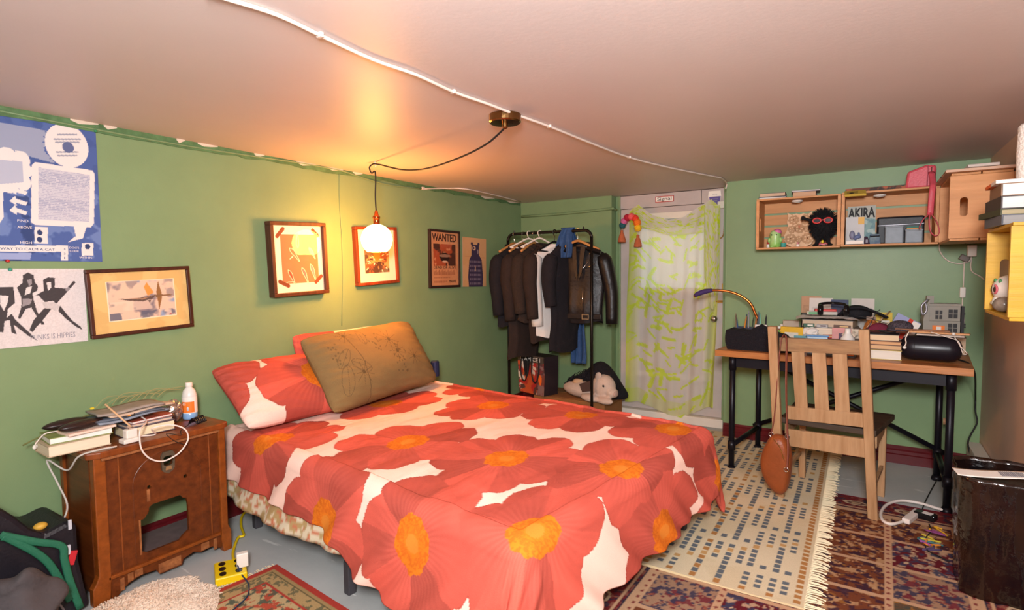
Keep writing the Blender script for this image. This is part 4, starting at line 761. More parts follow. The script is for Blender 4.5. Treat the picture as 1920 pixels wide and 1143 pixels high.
# bags in the lower left corner
q = lambda x, y, X: tuple(XP(x, y, X)[1:])
blkf = mat('black nylon', '#17151c', .45, bump=.15, bsc=120)
X0 = -2.47; bg = thing('black_backpack', 'black backpack with green straps slumped against the wall left of the cabinet', 'backpack', T(-2.58, .72, 0))
outl = [(.42, .012), (.42, q(0, 950, X0)[1]+.02), q(0, 952, X0), q(30, 970, X0), q(58, 992, X0), q(85, 1000, X0), q(130, 976, X0), q(146, 982, X0), (q(150, 1050, X0)[0], .2), (.865, .012)]
MB().prism(outl, -2.74, X0, Matrix(((0, 0, 1, 0), (1, 0, 0, 0), (0, 1, 0, 0), (0, 0, 0, 1)))).build('bag_body', blkf, bg, True, bev=.03)
gs = mat('green webbing', '#1f6248', .6, bump=.2, bsc=200)
for pts in (((0, 1002), (8, 1004), (64, 1015), (115, 1023), (121, 1049), (132, 1091), (151, 1140), (158, 1165)), ((5, 1006), (19, 1010), (74, 1040), (102, 1070), (132, 1125), (150, 1160))):
    P_ = [np.array(XP(x, y, X0+.018)) for x, y in pts]; P_ = [p for p in P_ if p[2] > .012]; MB().tube(P_, .013, 8, 5, flat=-.3).build('green_strap', gs, bg, True, smooth=True)
MB().tube([XP(47, 1068, X0+.02), XP(85, 1100, X0+.02), XP(120, 1143, X0+.02)], .004, 6, 3).build('zip', mat('grey zip', '#8d8a90', .35, .5), bg, True, smooth=True)
MB().box(XP(135, 1045, X0+.012), (.008, .022, .05), rx(-.3)).build('red_tag', mat('red tag', '#b3202a', .6), bg, True)
for px, py in ((131, 983), (129, 1030)): MB().box(XP(px, py, X0+.012), (.006, .01, .035)).build('reflective_strip', mat('pale reflective', '#b9bcc4', .3), bg, True)
tag(MB().ell(np.array(XP(76, 992, -2.52))+[0, 0, .012], (.018, .022, .014), 10, 8).build('yellow_figurine', mat('mustard plastic', '#c79a3a', .5), smooth=True), 'small mustard yellow trinket on top of the black backpack', 'trinket')
m = MB().ell((0, 0, 0), (.075, .12, .16), 40, 26); m.v = [(x*(1+.18*math.sin(y*34+z*16))+.02*math.sin(z*50), y*(1+.12*math.sin(z*24)), max(z*(1-.9*max(0, y))+.012*math.sin(y*60+x*40), -.125)) for x, y, z in m.v]
gj = m.build('grey_jacket', mat('grey felt', '#4a4648', .9, var=.2, vsc=10, bump=.3, bsc=60), smooth=True); gj.location = (-2.37, .635, .005); tag(gj, 'grey jacket heaped on the floor at the lower left corner', 'jacket')
# ------------------------------------------------------------------ clothes rack in the alcove
RY = 4.06; rxl, rxr, rzt = -2.63, -1.845, 1.592
rk = thing('clothes_rack', 'black tubular clothes rack loaded with dark coats in the alcove', 'clothes rack', T((rxl+rxr)/2, RY, 0)); rkm = mat('black rack paint', '#1a1512', .35, .3)
def arc(cx, cz, r, a0, a1, n=7): return [(cx+r*math.cos(a), RY, cz+r*math.sin(a)) for a in np.linspace(a0, a1, n)]
P_ = [(rxl, RY, .02)]+arc(rxl+.06, rzt-.06, .06, PI, PI/2)+arc(rxr-.06, rzt-.06, .06, PI/2, 0)+[(rxr, RY, .02)]
MB().tube([P_[0], (rxl, RY, .8), (rxl, RY, rzt-.2)]+[P_[1]], .0115, 12).build('upright', rkm, rk, True, smooth=True)
MB().tube([(rxr, RY, .02), (rxr, RY, .8), arc(rxr-.06, rzt-.06, .06, PI/2, 0)[-1]], .0115, 12).build('upright', rkm, rk, True, smooth=True)
MB().tube(P_[1:-1], .0125, 12).build('top_rail', rkm, rk, True, smooth=True)
for x in (rxl, rxr): MB().tube([(x, RY-.2, .013), (x, RY+.22, .013)], .0125, 10).build('foot_bar', rkm, rk, True, smooth=True); 
for x in (rxl+.07, rxr-.07): MB().cyl((x, RY, rzt+.01), (x, RY, rzt+.03), .006).build('end_peg', rkm, rk, True)
MB().tube([(rxl, RY, .15), (rxr, RY, .15)], .01, 10).build('lower_rail', rkm, rk, True, smooth=True)
def hanger(label, x, rot, w, mm, drop=.095, plastic=False):
    t = thing('coat_hanger', label, 'hanger', T(x, RY, rzt+.0125+.0025) @ rz(rot), 'hangers on the clothes rack')
    MB().tube([(.02, 0, -.03), (.022, 0, -.012), (.012, 0, 0), (0, 0, .003), (-.012, 0, -.004), (-.016, 0, -.02), (-.008, 0, -.04), (0, 0, -.055), (0, 0, -drop+.01)], .0035 if plastic else .002, 6, 4).build('hook', mm if plastic else mat('chrome'), t, smooth=True)
    P_ = [(-w/2, 0, -drop-.075), (-w/4, 0, -drop-.035), (0, 0, -drop), (w/4, 0, -drop-.035), (w/2, 0, -drop-.075)]
    MB().tube(P_, .0075 if plastic else .011, 8, 4).build('arms', mm, t, smooth=True)
    if plastic: MB().tube([P_[0], (0, 0, -drop-.082), P_[-1]], .006, 8, 3).build('cross_bar', mm, t, smooth=True)
    return t
def garment(name, label, cat, x, rot, w, d, zb, mm, sleeve=.55, y=0, collar=None, group='dark clothes hanging on the rack', hem=1.0, splay=.03, seed=0, buttons=None, fold=.1, swing=(0, 0)):
    z0 = rzt-.1; t = thing(name, label, cat, T(x, RY+y, z0) @ rz(rot), group); L_ = z0-zb
    lev = [(0, .05, .045), (-.025, .085, .055), (-.05, w*.34, d*.62), (-.085, w*.47, d*.8), (-.14, w*.5, d*.95), (-.3, w*.475, d), (-L_*.6, w*.46, d*.96), (-L_*.85, w*.47*hem, d), (-L_, w*.47*hem, d*1.02)]
    zs = np.array([l[0] for l in lev]); Z = np.concatenate([np.linspace(0, -.15, 10), np.linspace(-.18, -L_, 26)]); n = 56; V = []; r = np.random.RandomState(seed); ph = r.rand(6)*6
    for z in Z:
        hw = np.interp(-z, -zs, [l[1] for l in lev]); hd = np.interp(-z, -zs, [l[2] for l in lev]); k = min(1, max(0, (-z-.1)/.4))
        for j in range(n):
            a = 2*PI*j/n; ca, sa = math.cos(a), math.sin(a); ca = math.copysign(abs(ca)**.8, ca); f = 1+k*fold*(math.sin(5*a+ph[0]+z*3)*.6+math.sin(9*a+ph[1]-z*5)*.5+.35*math.sin(14*a+ph[2]))
            V.append((ca*hw*(1+k*.03*math.sin(6*a+ph[3])), sa*hd*f+(.012*k*math.sin(z*14+ph[4])), z+k*.012*math.sin(3*a+ph[5])*(z < -L_+.03)))
    m_ = len(Z); F = [(i*n+j, (i+1)*n+j, (i+1)*n+(j+1) % n, i*n+(j+1) % n) for i in range(m_-1) for j in range(n)]
    MB().add(V, F).build('body', mm, t, smooth=True)
    for s in (-1, 1):
        x0 = s*(w*.5-.045); P_ = [(x0, 0, -.1), (x0+s*.03, 0, -.16), (x0+s*(.035+splay*.4), swing[0], -.3), (x0+s*(.03+splay*.8), swing[0]-.02, -.42), (x0+s*(.02+splay), swing[1]-.03, -sleeve)]
        MB().tube(P_, [.045, .064, .062, .056, .05, .047], 14, 5).build('sleeve', mm, t, smooth=True)
    if collar: MB().tube([(-.07, -.055, -.05), (-.075, .0, -.012), (-.04, .05, .0), (.04, .05, .0), (.075, 0, -.012), (.07, -.055, -.05)], .016, 8, 4).build('collar', collar, t, smooth=True); MB().prism([(-.06, -.03), (-.02, -.03), (-.004, -.3), (-.03, -.24)], 0, .008, T(0, -d-.012, 0) @ rx(PI/2) @ rx(-.06)).build('lapel', collar, t); MB().prism([(.06, -.03), (.02, -.03), (.004, -.3), (.03, -.24)], 0, .008, T(0, -d-.012, 0) @ rx(PI/2) @ rx(-.06)).build('lapel', collar, t)
    return t
bk = mat('black wool', '#19151a', .9, var=.2, vsc=14, bump=.3, bsc=120); br = mat('dark brown wool', '#2c1f1a', .9, var=.2, vsc=14, bump=.3, bsc=120); bs = mat('brown-black tweed', '#33261f', .95, var=.3, vsc=90, bump=.4, bsc=160); lt = mat('black leather', '#151214', .42, var=.3, vsc=9, bump=.25, bsc=40)
wdm = wood('hanger wood', '#c08a52', '#a8723c', 0, 6); wpl = mat('white plastic')
R90 = PI/2
hanger('leftmost wooden hanger, holding the black coat at the rack end', -2.565, R90-.15, .38, wdm)
garment('black_coat', 'black wool coat hanging at the far left end of the rack', 'coat', -2.565, R90-.2, .44, .06, .82, bk, .58, 0, bk, seed=1)
hanger('second wooden hanger, holding the long brown coat', -2.475, R90-.1, .38, wdm)
garment('long_brown_coat', 'long dark brown coat hanging lowest, second from the left end of the rack', 'coat', -2.475, R90-.12, .42, .055, .55, br, .62, 0, br, seed=2)
hanger('white plastic hanger sticking up between the brown coats', -2.42, R90-.5, .36, wpl, plastic=True, drop=.06)
hanger('wooden hanger under the tweed jacket in the middle of the rack', -2.37, R90-.05, .38, wdm)
garment('tweed_jacket', 'brown-black tweed jacket with lapels in the middle of the rack', 'jacket', -2.37, R90-.15, .42, .06, .86, bs, .56, 0, bs, seed=3)
hanger('white plastic hanger just left of the white shirt', -2.315, R90-.6, .34, wpl, plastic=True, drop=.06)
garment('dark_blazer', 'dark brown blazer tight against the white shirt on the rack', 'jacket', -2.265, R90-.1, .42, .055, .7, br, .6, 0, br, seed=4)
hanger('black hanger inside the white shirt', -2.175, R90-.35, .36, mat('black gloss plastic'), plastic=True)
garment('white_shirt', 'white shirt hanging between the dark blazer and the leather jacket', 'shirt', -2.185, R90-.5, .4, .04, .74, mat('white shirting', '#d5cfc9', .85, var=.06, vsc=20, bump=.2, bsc=40), .66, 0, None, seed=5, splay=.0)
garment('black_cardigan', 'black cardigan hanging low behind the leather jacket', 'cardigan', -2.1, R90-.3, .36, .045, .62, bk, .5, .03, None, seed=6)
hanger('wooden hanger inside the black leather jacket', -1.965, .1, .36, wdm)
lj = garment('leather_jacket', 'black leather biker jacket with silver zips at the right end of the rack', 'jacket', -1.965, .1, .42, .055, .86, lt, .64, .072, lt, None, .93, .075, 7, swing=(.0, .0))
zm = mat('chrome')
MB().tube([(-.03, -.072, -.28), (.02, -.072, -.22), (.1, -.066, -.12)], .003, 6).build('zip', zm, lj, smooth=True); MB().tube([(.06, -.072, -.2), (.13, -.06, -.165)], .003, 6).build('pocket_zip', zm, lj, smooth=True); MB().tube([(.03, -.073, -.35), (.035, -.073, -.55)], .003, 6).build('zip', zm, lj, smooth=True)
MB().box((.0, -.07, -.585), (.37, .02, .04)).build('waist_belt', lt, lj, bev=.004); MB().plate([(-.03, -.022), (.03, -.022), (.03, .022), (-.03, .022)], [[(-.022, -.014), (.022, -.014), (.022, .014), (-.022, .014)]], 0, .005, T(.06, -.084, -.585) @ rx(PI/2)).build('belt_buckle', zm, lj)
for s in (-1, 1): MB().prism([(s*.07, -.03), (s*.19, -.075), (s*.19, -.105), (s*.07, -.06)][::s], -.012, .012, T(0, -.04, -.005) @ rx(PI/2*.6)).build('epaulette', lt, lj); MB().ell((s*.09, -.06, -.085), (.007, .005, .007), 8, 6).build('stud', mat('worn brass'), lj, smooth=True)
MB().prism([(-.035, 0), (.035, 0), (.04, .05), (-.04, .05)], 0, .004, T(0, -.02, -.09) @ rx(PI/2)).build('neck_label', mat('yellow grey label', '#8d845c', .7), lj)
# blue scarf thrown over the rail
sc = []; path = [(-.02, -.04, 1.38), (-.02, -.035, 1.46), (-.01, -.03, 1.56), (0, -.018, 1.61), (0, 0, 1.622), (0, .018, 1.612), (0, .05, 1.57), (.01, .14, 1.42), (.012, .17, 1.2), (.02, .175, 1.0), (.02, .17, .8), (.02, .165, .62), (.02, .16, .5)]
pp = np.array(smooth_pts(path, 6)); nn = len(pp); s_ = np.linspace(-1, 1, 26); G = np.zeros((nn, 26, 3))
for i, (x, y, z) in enumerate(pp):
    wdt = .075-.012*math.sin(i/nn*PI)+.01*math.sin(i*.3); f = min(1, abs(i-26)/14)
    G[i, :, 0] = -2.055+x+s_*wdt*.85; G[i, :, 1] = RY+y+f*.018*np.sin(s_*7+i*.08)+f*.008*np.sin(s_*15-i*.05); G[i, :, 2] = z
sf = MB().grid(G).build('blue_scarf', mat('blue denim scarf', '#33507c', .9, var=.25, vsc=40, bump=.4, bsc=150), smooth=True); md = sf.modifiers.new('s', 'SOLIDIFY'); md.thickness = .006; tag(sf, 'long blue scarf draped over the rail beside the leather jacket', 'scarf')
# things under the rack
BXZ = .205; bxx = thing('cardboard_box', 'brown cardboard box on the floor under the clothes rack', 'box', T(-2.1, 4.33, 0)); cbm = mat('brown cardboard', '#8a5a30', .85, var=.12, vsc=12)
MB().box((0, 0, BXZ/2), (.66, .38, BXZ-.004)).build('carton', cbm, bxx, bev=.004); MB().box((0, -.085, BXZ-.001), (.75, .165, .004)).build('flap', cbm, bxx); MB().box((0, .1, BXZ-.001), (.75, .165, .004)).build('flap', cbm, bxx)
bp0 = YP(975, 655, 4.2); bp1 = YP(1038, 722, 4.2); bx_ = (bp0[0]+bp1[0])/2; bw_ = bp1[0]-bp0[0]
bag = thing('shopping_bag', 'orange and white printed shopping bag with black handles on the cardboard box', 'bag', T(bx_, 4.23, BXZ+.004) @ rz(-.3)); bh = bp0[2]-BXZ-.04; bw_ *= .95
c = Cv(bw_, bh, .004, '#c4502a'); c.blotch(5, .5, '#dfc6b4', 31, al=1, soft=.04); c.blotch(6, .58, '#5a3a34', 36, al=1, soft=.04); c.blotch(7, .62, '#b22a26', 39, al=1, soft=.04); c.rect(0, bh*.82, bw_, bh, '#4a4038'); c.rect(bw_*.72, 0, bw_, bh*.8, '#5a3a3c', .7); c.ell(bw_*.85, bh*.4, .018, .045, '#e86a28')
g = c.mesh(0, M=T(-bw_/2, -.085, 0) @ rx(PI/2)); g.v = [(x*(1+.06*z/bh), y-.012*math.sin(x*25)*(z/bh), z) for x, y, z in g.v]; g.build('printed_front', pmat('glossy bag print', .3, .5), bag)
MB().box((0, 0, bh/2), (bw_, .16, bh), taper=(1.06, 1)).build('bag_body', mat('dark bag plastic', '#2a2024', .4), bag)
for s in (-.22, .22): MB().tube([(s*bw_-.035, -.1, bh*.98), (s*bw_-.04, -.108, bh*.6), (s*bw_-.01, -.115, bh*.36), (s*bw_+.03, -.115, bh*.36), (s*bw_+.05, -.108, bh*.6), (s*bw_+.045, -.1, bh*.98)], .006, 6, 4).build('handle', blk, bag, smooth=True)
MB().text('C AM CE I', .05, T(0, -.098, bh*.86) @ rx(PI/2), width=bw_*.8).build('lettering', mat('paper white'), bag)
# dark fluffy clothes heap and plush toy
hp = thing('dark_clothes_heap', 'heap of black fluffy clothes piled behind the plush toy', 'clothes heap', T(-1.93, 4.36, BXZ+.004)); m = MB().ell((0, 0, .085), (.27, .12, .16), 40, 22); r = np.random.RandomState(4)
m.v = [(x*(1+.12*math.sin(7*x+20*z)), y*(1+.12*math.sin(15*x)), max(0.002, z*(1+.22*math.sin(x*13+1)))) for x, y, z in m.v]; m.build('heap', mat('black fleece', '#171318', .95, bump=.8, bsc=60), hp, smooth=True)
m = MB(); q = random.Random(6)
for k in range(60): a = q.uniform(0, PI); x = .24*math.cos(a)*q.uniform(.5, 1); z = .13+.12*math.sin(a)*q.uniform(.5, 1); m.tube([(x, -.08, z), (x+q.uniform(-.02, .02), -.115, z-.02), (x+q.uniform(-.03, .03), -.12, z-.05)], .004, 4)
f_ = m.build('shaggy_strands', mat('black fleece'), hp); f_['kind'] = 'stuff'; m = MB()
for k in range(14): x = .06+.1*q.random(); m.tube([(x, -.1, .2), (x+q.uniform(-.02, .02), -.125, .19), (x+q.uniform(-.03, .03), -.13, .165)], .003, 4)
f_ = m.build('pale_tassels', mat('pale wool', '#b9a796', .9), hp); f_['kind'] = 'stuff'
MB().tube([(-.19, -.1, .09), (-.13, -.135, .13), (-.07, -.14, .145)], [.02, .03, .012], 10, 4).build('beige_patch', mat('beige plush', '#b99878', .9), hp, smooth=True)
pk = mat('pale pink plush', '#cbb4a4', .95, var=.08, vsc=30, bump=.5, bsc=200); pg_ = thing('plush_pig', 'pale plush pig lying under the right end of the clothes rack', 'plush toy', T(-1.86, 4.2, BXZ+.004) @ rz(-.25))
m = MB().ell((-.16, 0, .07), (.2, .085, .068), 30, 18); m.ell((.07, -.005, .125), (.105, .085, .1), 28, 18); m.ell((.165, -.02, .09), (.05, .05, .042), 20, 12); m.ell((0, -.09, .035), (.1, .04, .033), 16, 10); m.ell((.13, -.075, .03), (.085, .036, .03), 16, 10)
o = m.build('body', pk, pg_, smooth=True); rm = o.modifiers.new('r', 'REMESH'); rm.mode = 'VOXEL'; rm.voxel_size = .008; rm.use_smooth_shade = True; sm = o.modifiers.new('sm', 'SMOOTH'); sm.iterations = 6
MB().ell((.13, -.088, .15), (.009, .006, .01), 10, 8).build('eye', mat('black gloss plastic'), pg_, smooth=True); MB().ell((.055, -.055, .215), (.03, .012, .035), 12, 8, ry(.5)).build('ear', pk, pg_, smooth=True); MB().ell((.208, -.03, .088), (.01, .03, .025), 12, 8).build('snout', mat('darker pink plush', '#b89a8c', .9), pg_, smooth=True)
MB().prism([(-.02, 0), (.06, .02), (.05, .1), (-.06, .06)], 0, .012, T(-.06, -.085, .07) @ rx(PI/2*.9)).build('brown_cloth_strip', mat('brown striped cloth', '#4a3630', .9), pg_)
# ------------------------------------------------------------------ sheer curtain pinned over the door
def sheer():
    m = bpy.data.materials.new('sheer printed voile'); m.use_nodes = True; N = m.node_tree.nodes; L = m.node_tree.links; N.remove(N['Principled BSDF'])
    a = N.new('ShaderNodeAttribute'); a.attribute_name = 'Col'; d = N.new('ShaderNodeBsdfDiffuse'); t = N.new('ShaderNodeBsdfTranslucent'); x = N.new('ShaderNodeMixShader'); x.inputs[0].default_value = .4; tr = N.new('ShaderNodeBsdfTransparent'); y = N.new('ShaderNodeMixShader'); y.inputs[0].default_value = .68
    L.new(a.outputs[0], d.inputs[0]); L.new(a.outputs[0], t.inputs[0]); L.new(d.outputs[0], x.inputs[1]); L.new(t.outputs[0], x.inputs[2]); L.new(tr.outputs[0], y.inputs[1]); L.new(x.outputs[0], y.inputs[2]); L.new(y.outputs[0], N['Material Output'].inputs[0]); return m
vo = sheer(); ct = thing('sheer_curtain', 'sheer white cloth with neon yellow print pinned over the door', 'curtain', T(-1.4, DY-.07, 0))
def cloth(topf, botf, nx, ny, y0, amp, seed, fl=0):
    G = np.zeros((ny, nx, 3)); S_, T_ = np.meshgrid(np.linspace(0, 1, nx), np.linspace(0, 1, ny))
    for i in range(ny):
        for j in range(nx):
            s, t = S_[i, j], T_[i, j]; a, b = topf(s), botf(s); px, py = a[0]*(1-t)+b[0]*t, a[1]*(1-t)+b[1]*t
            pin = min(1, t*3); f = amp*(math.sin(s*23+3*math.sin(t*2+s*4)+t*2)*.6+math.sin(s*47+t*5+seed)*.3)*(.35+.65*pin); f *= 1+1.4*max(0, s-.72)/.28+1.0*max(0, .18-s)/.18
            q_ = YP(px, py, y0); G[i, j] = (q_[0], y0+f, q_[2])
    c = Cv(1, 1.9, .02, '#e6e2dc'); c.X, c.Y = S_*.9, (1-T_)*1.9; c.im = np.zeros(S_.shape+(3,)); c.im[:] = hx('#e6e2dc'); q = random.Random(seed)
    for k in range(190):
        x, y, a, l = q.uniform(0, .9), q.uniform(0, 1.9), q.choice((.3, -.5, 1.2, 2.4, .1))+q.uniform(-.25, .25), q.uniform(.05, .13); w = q.uniform(.016, .036); c.line([(x-l/2*math.cos(a), y-l/2*math.sin(a)), (x+l/2*math.cos(a), y+l/2*math.sin(a))], w, '#d4f010', .9)
    e = np.clip(np.maximum(.14-S_, S_-.87)/.14, 0, 1)*.75; c.put(np.clip(e+.25*(T_ > .93), 0, .9), '#d4ec30'); return G, c.im
xs = [0, .12, .25, .45, .6, .8, .93, 1]
top = lambda s: (np.interp(s, [0, .06, .5, .94, 1], [1180, 1187, 1262, 1335, 1347]), np.interp(s, xs, [398, 384, 402, 413, 409, 388, 374, 386]))
bot = lambda s: (np.interp(s, [0, .5, .8, 1], [1173, 1262, 1308, 1339]), np.interp(s, xs, [752, 752, 762, 776, 783, 770, 763, 762]))
G, im = cloth(top, bot, 120, 190, DY-.065, .022, 3); MB().grid(G, im).build('main_drop', vo, ct, True, smooth=True)
flp = lambda s: (np.interp(s, [0, .5, 1], [1183, 1260, 1350]), np.interp(s, xs, [415, 425, 432, 441, 440, 437, 430, 440]))
G, im = cloth(lambda s: (top(s)[0], top(s)[1]-1), flp, 90, 24, DY-.105, .012, 8); MB().grid(G, im).build('folded_top', vo, ct, True, smooth=True)
tail = lambda s: (np.interp(s, [0, 1], [1322, 1349]), 520+60*math.sin(s*3)); G, im = cloth(lambda s: (np.interp(s, [0, 1], [1318, 1350]), 384), tail, 30, 50, DY-.125, .012, 12); MB().grid(G, im).build('side_tail', vo, ct, True, smooth=True)
# pompom garland on the door
gl = thing('pompom_garland', 'garland of coloured pompoms with two orange tassels at the top left of the curtain', 'garland', T(-1.78, DY-.16, 1.5)); YG = DY-.15; gpts = []
for k, (px, py, cc, rr) in enumerate(((1167, 422, '#24565c', .026), (1170, 415, '#c0608e', .026), (1176, 408, '#a81f32', .028), (1184, 406, '#dc5a5c', .028), (1191, 409, '#d83c28', .027), (1195, 417, '#e2711e', .029), (1196, 427, '#e3b01c', .028))):
    p_ = YP(px, py, YG); gpts.append(p_); m = MB().ell(p_, (rr,)*3, 22, 14); q = np.random.RandomState(k); m.v = [tuple(p_+(np.array(v)-p_)*(1+.14*q.rand())) for v in m.v]; m.build('pompom', mat('pompom '+cc, cc, .95), gl, True)
for px, py in ((1166, 443), (1196, 452)):
    p_ = YP(px, py, YG); MB().lathe([(.002, .055), (.012, .05), (.014, .042), (.01, .036), (.018, .02), (.03, -.02), (.034, -.045), (.028, -.05), (.002, -.045)], p_, 18).build('tassel', mat('terracotta yarn', '#b4603c', .95, bump=.8, bsc=120, stretch=(1, 1, .1)), gl, True, smooth=True)
MB().tube([YP(1167, 432, YG)]+gpts+[YP(1196, 440, YG)], .002, 6, 3).build('string', mat('pale wool'), gl, True)
# ------------------------------------------------------------------ desk
DZ = .772; DROT = math.radians(-4.5); MD = T(-.80, 3.60, 0) @ rz(DROT); DWd, DDp = 1.25, .70
dk_ = thing('desk', 'desk with orange-brown plank top on a black pipe frame against the green wall', 'desk', MD); dtm = wood('desk plank', '#b3733f', '#955a2c', 0, 7, .4); stm = mat('black pipe paint', '#16131a', .4, .3)
for y0, y1 in ((0, .135), (.137, .42), (.422, DDp)): MB().box((DWd/2, (y0+y1)/2, DZ-.019), (DWd, y1-y0, .038)).build('top_plank', dtm, dk_, bev=.002)
MB().box((DWd/2, .09, DZ-.075), (DWd-.2, .02, .07)).build('front_apron', stm, dk_); MB().box((DWd/2, DDp-.07, DZ-.075), (DWd-.2, .02, .07)).build('rear_apron', stm, dk_)
lx0, lx1, ly0, ly1 = .085, DWd-.085, .085, DDp-.075
for x in (lx0, lx1):
    MB().box((x, DDp/2, DZ-.075), (.02, DDp-.2, .07)).build('side_apron', stm, dk_)
    for y in (ly0, ly1):
        x = (lx0 if x < .5 else lx1)+(.03 if x < .5 else -.04)*(y == ly1)
        l = MB().cyl((x, y, .0), (x, y, DZ-.04), .0175).build('leg', stm, dk_, smooth=True); MB().cyl((x, y, .135), (x, y, .19), .024).build('pipe_collar', stm, l, smooth=True); MB().lathe([(.028, 0), (.028, .012), (.02, .03)], (x, y, 0)).build('foot', stm, l, smooth=True); MB().cyl((x, y, DZ-.13), (x, y, DZ-.04), .023).build('pipe_collar', stm, l, smooth=True)
    xf = lx0 if x < .5 else lx1; MB().cyl((xf, ly0, .16), (x, ly1, .16), .0155).build('side_stretcher', stm, dk_, smooth=True)
MB().cyl((lx0, ly1, .165), (lx1, ly1+.012, DZ-.09), .0145).build('cross_brace', stm, dk_, smooth=True); MB().cyl((lx1, ly1, .165), (lx0, ly1-.02, DZ-.09), .0145).build('cross_brace', stm, dk_, smooth=True)
MB().tube([(lx1-.019, ly1, .36), (lx1+.019, ly1, .36)], .021, 12).build('cable_tie', mat('pale wood stick'), dk_)
# ------------------------------------------------------------------ chair
PLb, PRb = np.array([-.385, 3.35, 0]), np.array([.047, 3.30, 0]); PLt, PRt = np.array([-.425, 3.235, .968]), np.array([-.014, 3.235, .97])
cn_ = np.cross(PRb-PLb, PRt-PRb); cn_ /= np.linalg.norm(cn_)
def CP(px, py, off=0): d = _ray(px, py); return CAM+d*(((PRb+cn_*off-CAM)@cn_)/(d@cn_))
chw = wood('bleached chair wood', '#b08a64', '#936b46', 2, 7, .55); chd = wood('worn chair rail wood', '#a07a52', '#775538', 0, 7, .55); sdk = wood('dark worn seat', '#4a3828', '#2c2018', 0, 6, .6)
ch = thing('wooden_chair', 'bleached slat-back wooden chair with a dark seat pushed up to the desk', 'chair', T(*((PLb+PRb)/2)))
up = tuple(cn_)
MB().bar(PLb, PLt, .044, .036, up).build('back_post', chw, ch, True, bev=.004); MB().bar(PRb, PRt, .044, .036, up).build('back_post', chw, ch, True, bev=.004)
def rail(name, a, b, th, mm): # a=(pxL,top,bot) b=(pxR,top,bot)
    tl, bl, tr, br__ = CP(a[0], a[1]), CP(a[0], a[2]), CP(b[0], b[1]), CP(b[0], b[2]); n = cn_*th/2; V = [tl-n, tr-n, br__-n, bl-n, tl+n, tr+n, br__+n, bl+n]
    return MB().add(V, [(0, 1, 2, 3), (7, 6, 5, 4), (4, 5, 1, 0), (5, 6, 2, 1), (6, 7, 3, 2), (7, 4, 0, 3)]).build(name, mm, ch, True, bev=.002)
rail('top_rail', (1462, 632, 657), (1616, 639, 665), .022, chd); rail('lower_rail', (1474, 760, 784), (1628, 775, 801), .02, chw); rail('seat_back_board', (1476, 803, 834), (1628, 823, 858), .018, chw)
for a, b, c_, d_ in ((1484, 1508, 1492, 1515), (1523, 1548, 1529, 1555), (1561, 1588, 1567, 1594)):
    y0_, y1_ = 655+(a-1484)*.06, 764+(a-1484)*.13; tl, tr, br__, bl = CP(a, y0_), CP(b, y0_+1), CP(d_, y1_+2), CP(c_, y1_); n = cn_*.007
    MB().add([tl-n, tr-n, br__-n, bl-n, tl+n, tr+n, br__+n, bl+n], [(0, 1, 2, 3), (7, 6, 5, 4), (4, 5, 1, 0), (5, 6, 2, 1), (6, 7, 3, 2), (7, 4, 0, 3)]).build('back_slat', chw, ch, True)
sz = CP(1550, 800)[2]; ce = (PRb-PLb)/np.linalg.norm(PRb-PLb); cf = np.array([-ce[1], ce[0], 0]); s0 = PLb+np.array([0, 0, sz])
seat = [s0+ce*.0-cf*.02, s0+ce*.44-cf*.02, s0+ce*.48+cf*.42, s0-ce*.03+cf*.42]; V = [tuple(p_+[0, 0, -.018]) for p_ in seat]+[tuple(p_+[0, 0, .014]) for p_ in seat]
MB().add(V, [(3, 2, 1, 0), (4, 5, 6, 7), (0, 1, 5, 4), (1, 2, 6, 5), (2, 3, 7, 6), (3, 0, 4, 7)]).build('seat', sdk, ch, True, bev=.005)
for s in (.03, .43): p_ = PLb+ce*s+cf*.38; MB().bar((p_[0], p_[1], 0), (p_[0], p_[1], sz-.018), .034, .034, tuple(cf)).build('front_leg', chw, ch, True, bev=.003)
p_, q_ = PLb+ce*.03+cf*.38, PLb+ce*.43+cf*.38; MB().bar((p_[0], p_[1], sz-.055), (q_[0], q_[1], sz-.055), .018, .06).build('front_rail', chw, ch, True)
for s in (.02, .43): p_, q_ = PLb+ce*s+cf*.02, PLb+ce*s+cf*.38; MB().bar((p_[0], p_[1], sz-.055), (q_[0], q_[1], sz-.055), .018, .06).build('side_rail', chw, ch, True); MB().bar((p_[0], p_[1], .17), (q_[0], q_[1], .17), .016, .02).build('stretcher', chw, ch, True)
# tan handbag hanging from the left back post
BO = -.075 if cn_[1] > 0 else .075
hb = thing('leather_handbag', 'tan leather handbag hanging by its strap from the left chair post', 'handbag', T(*CP(1455, 925, BO))); tan = mat('tan leather', '#8a4520', .42, var=.2, vsc=12, bump=.2, bsc=70)
out = [(1446, 812), (1434, 832), (1424, 858), (1428, 885), (1440, 910), (1455, 924), (1470, 928), (1480, 915), (1485, 880), (1486, 856), (1482, 836), (1474, 818), (1460, 812)]
O = [CP(x, y, BO) for x, y in out]; C_ = sum(O)/len(O); V = []; F = []; no = len(O); lev = [(-.05, .55), (-.045, .8), (-.028, .95), (0, 1), (.028, .95), (.045, .8), (.05, .55)]
for dz, k in lev: V += [tuple(C_+(p_-C_)*k+cn_*dz) for p_ in O]
for i in range(len(lev)-1):
    for j in range(no): F.append((i*no+j, i*no+(j+1) % no, (i+1)*no+(j+1) % no, (i+1)*no+j))
F += [tuple(range(no))[::-1], tuple((len(lev)-1)*no+j for j in range(no))]; MB().add(V, F).build('bag_body', tan, hb, True, smooth=True, sub=2)
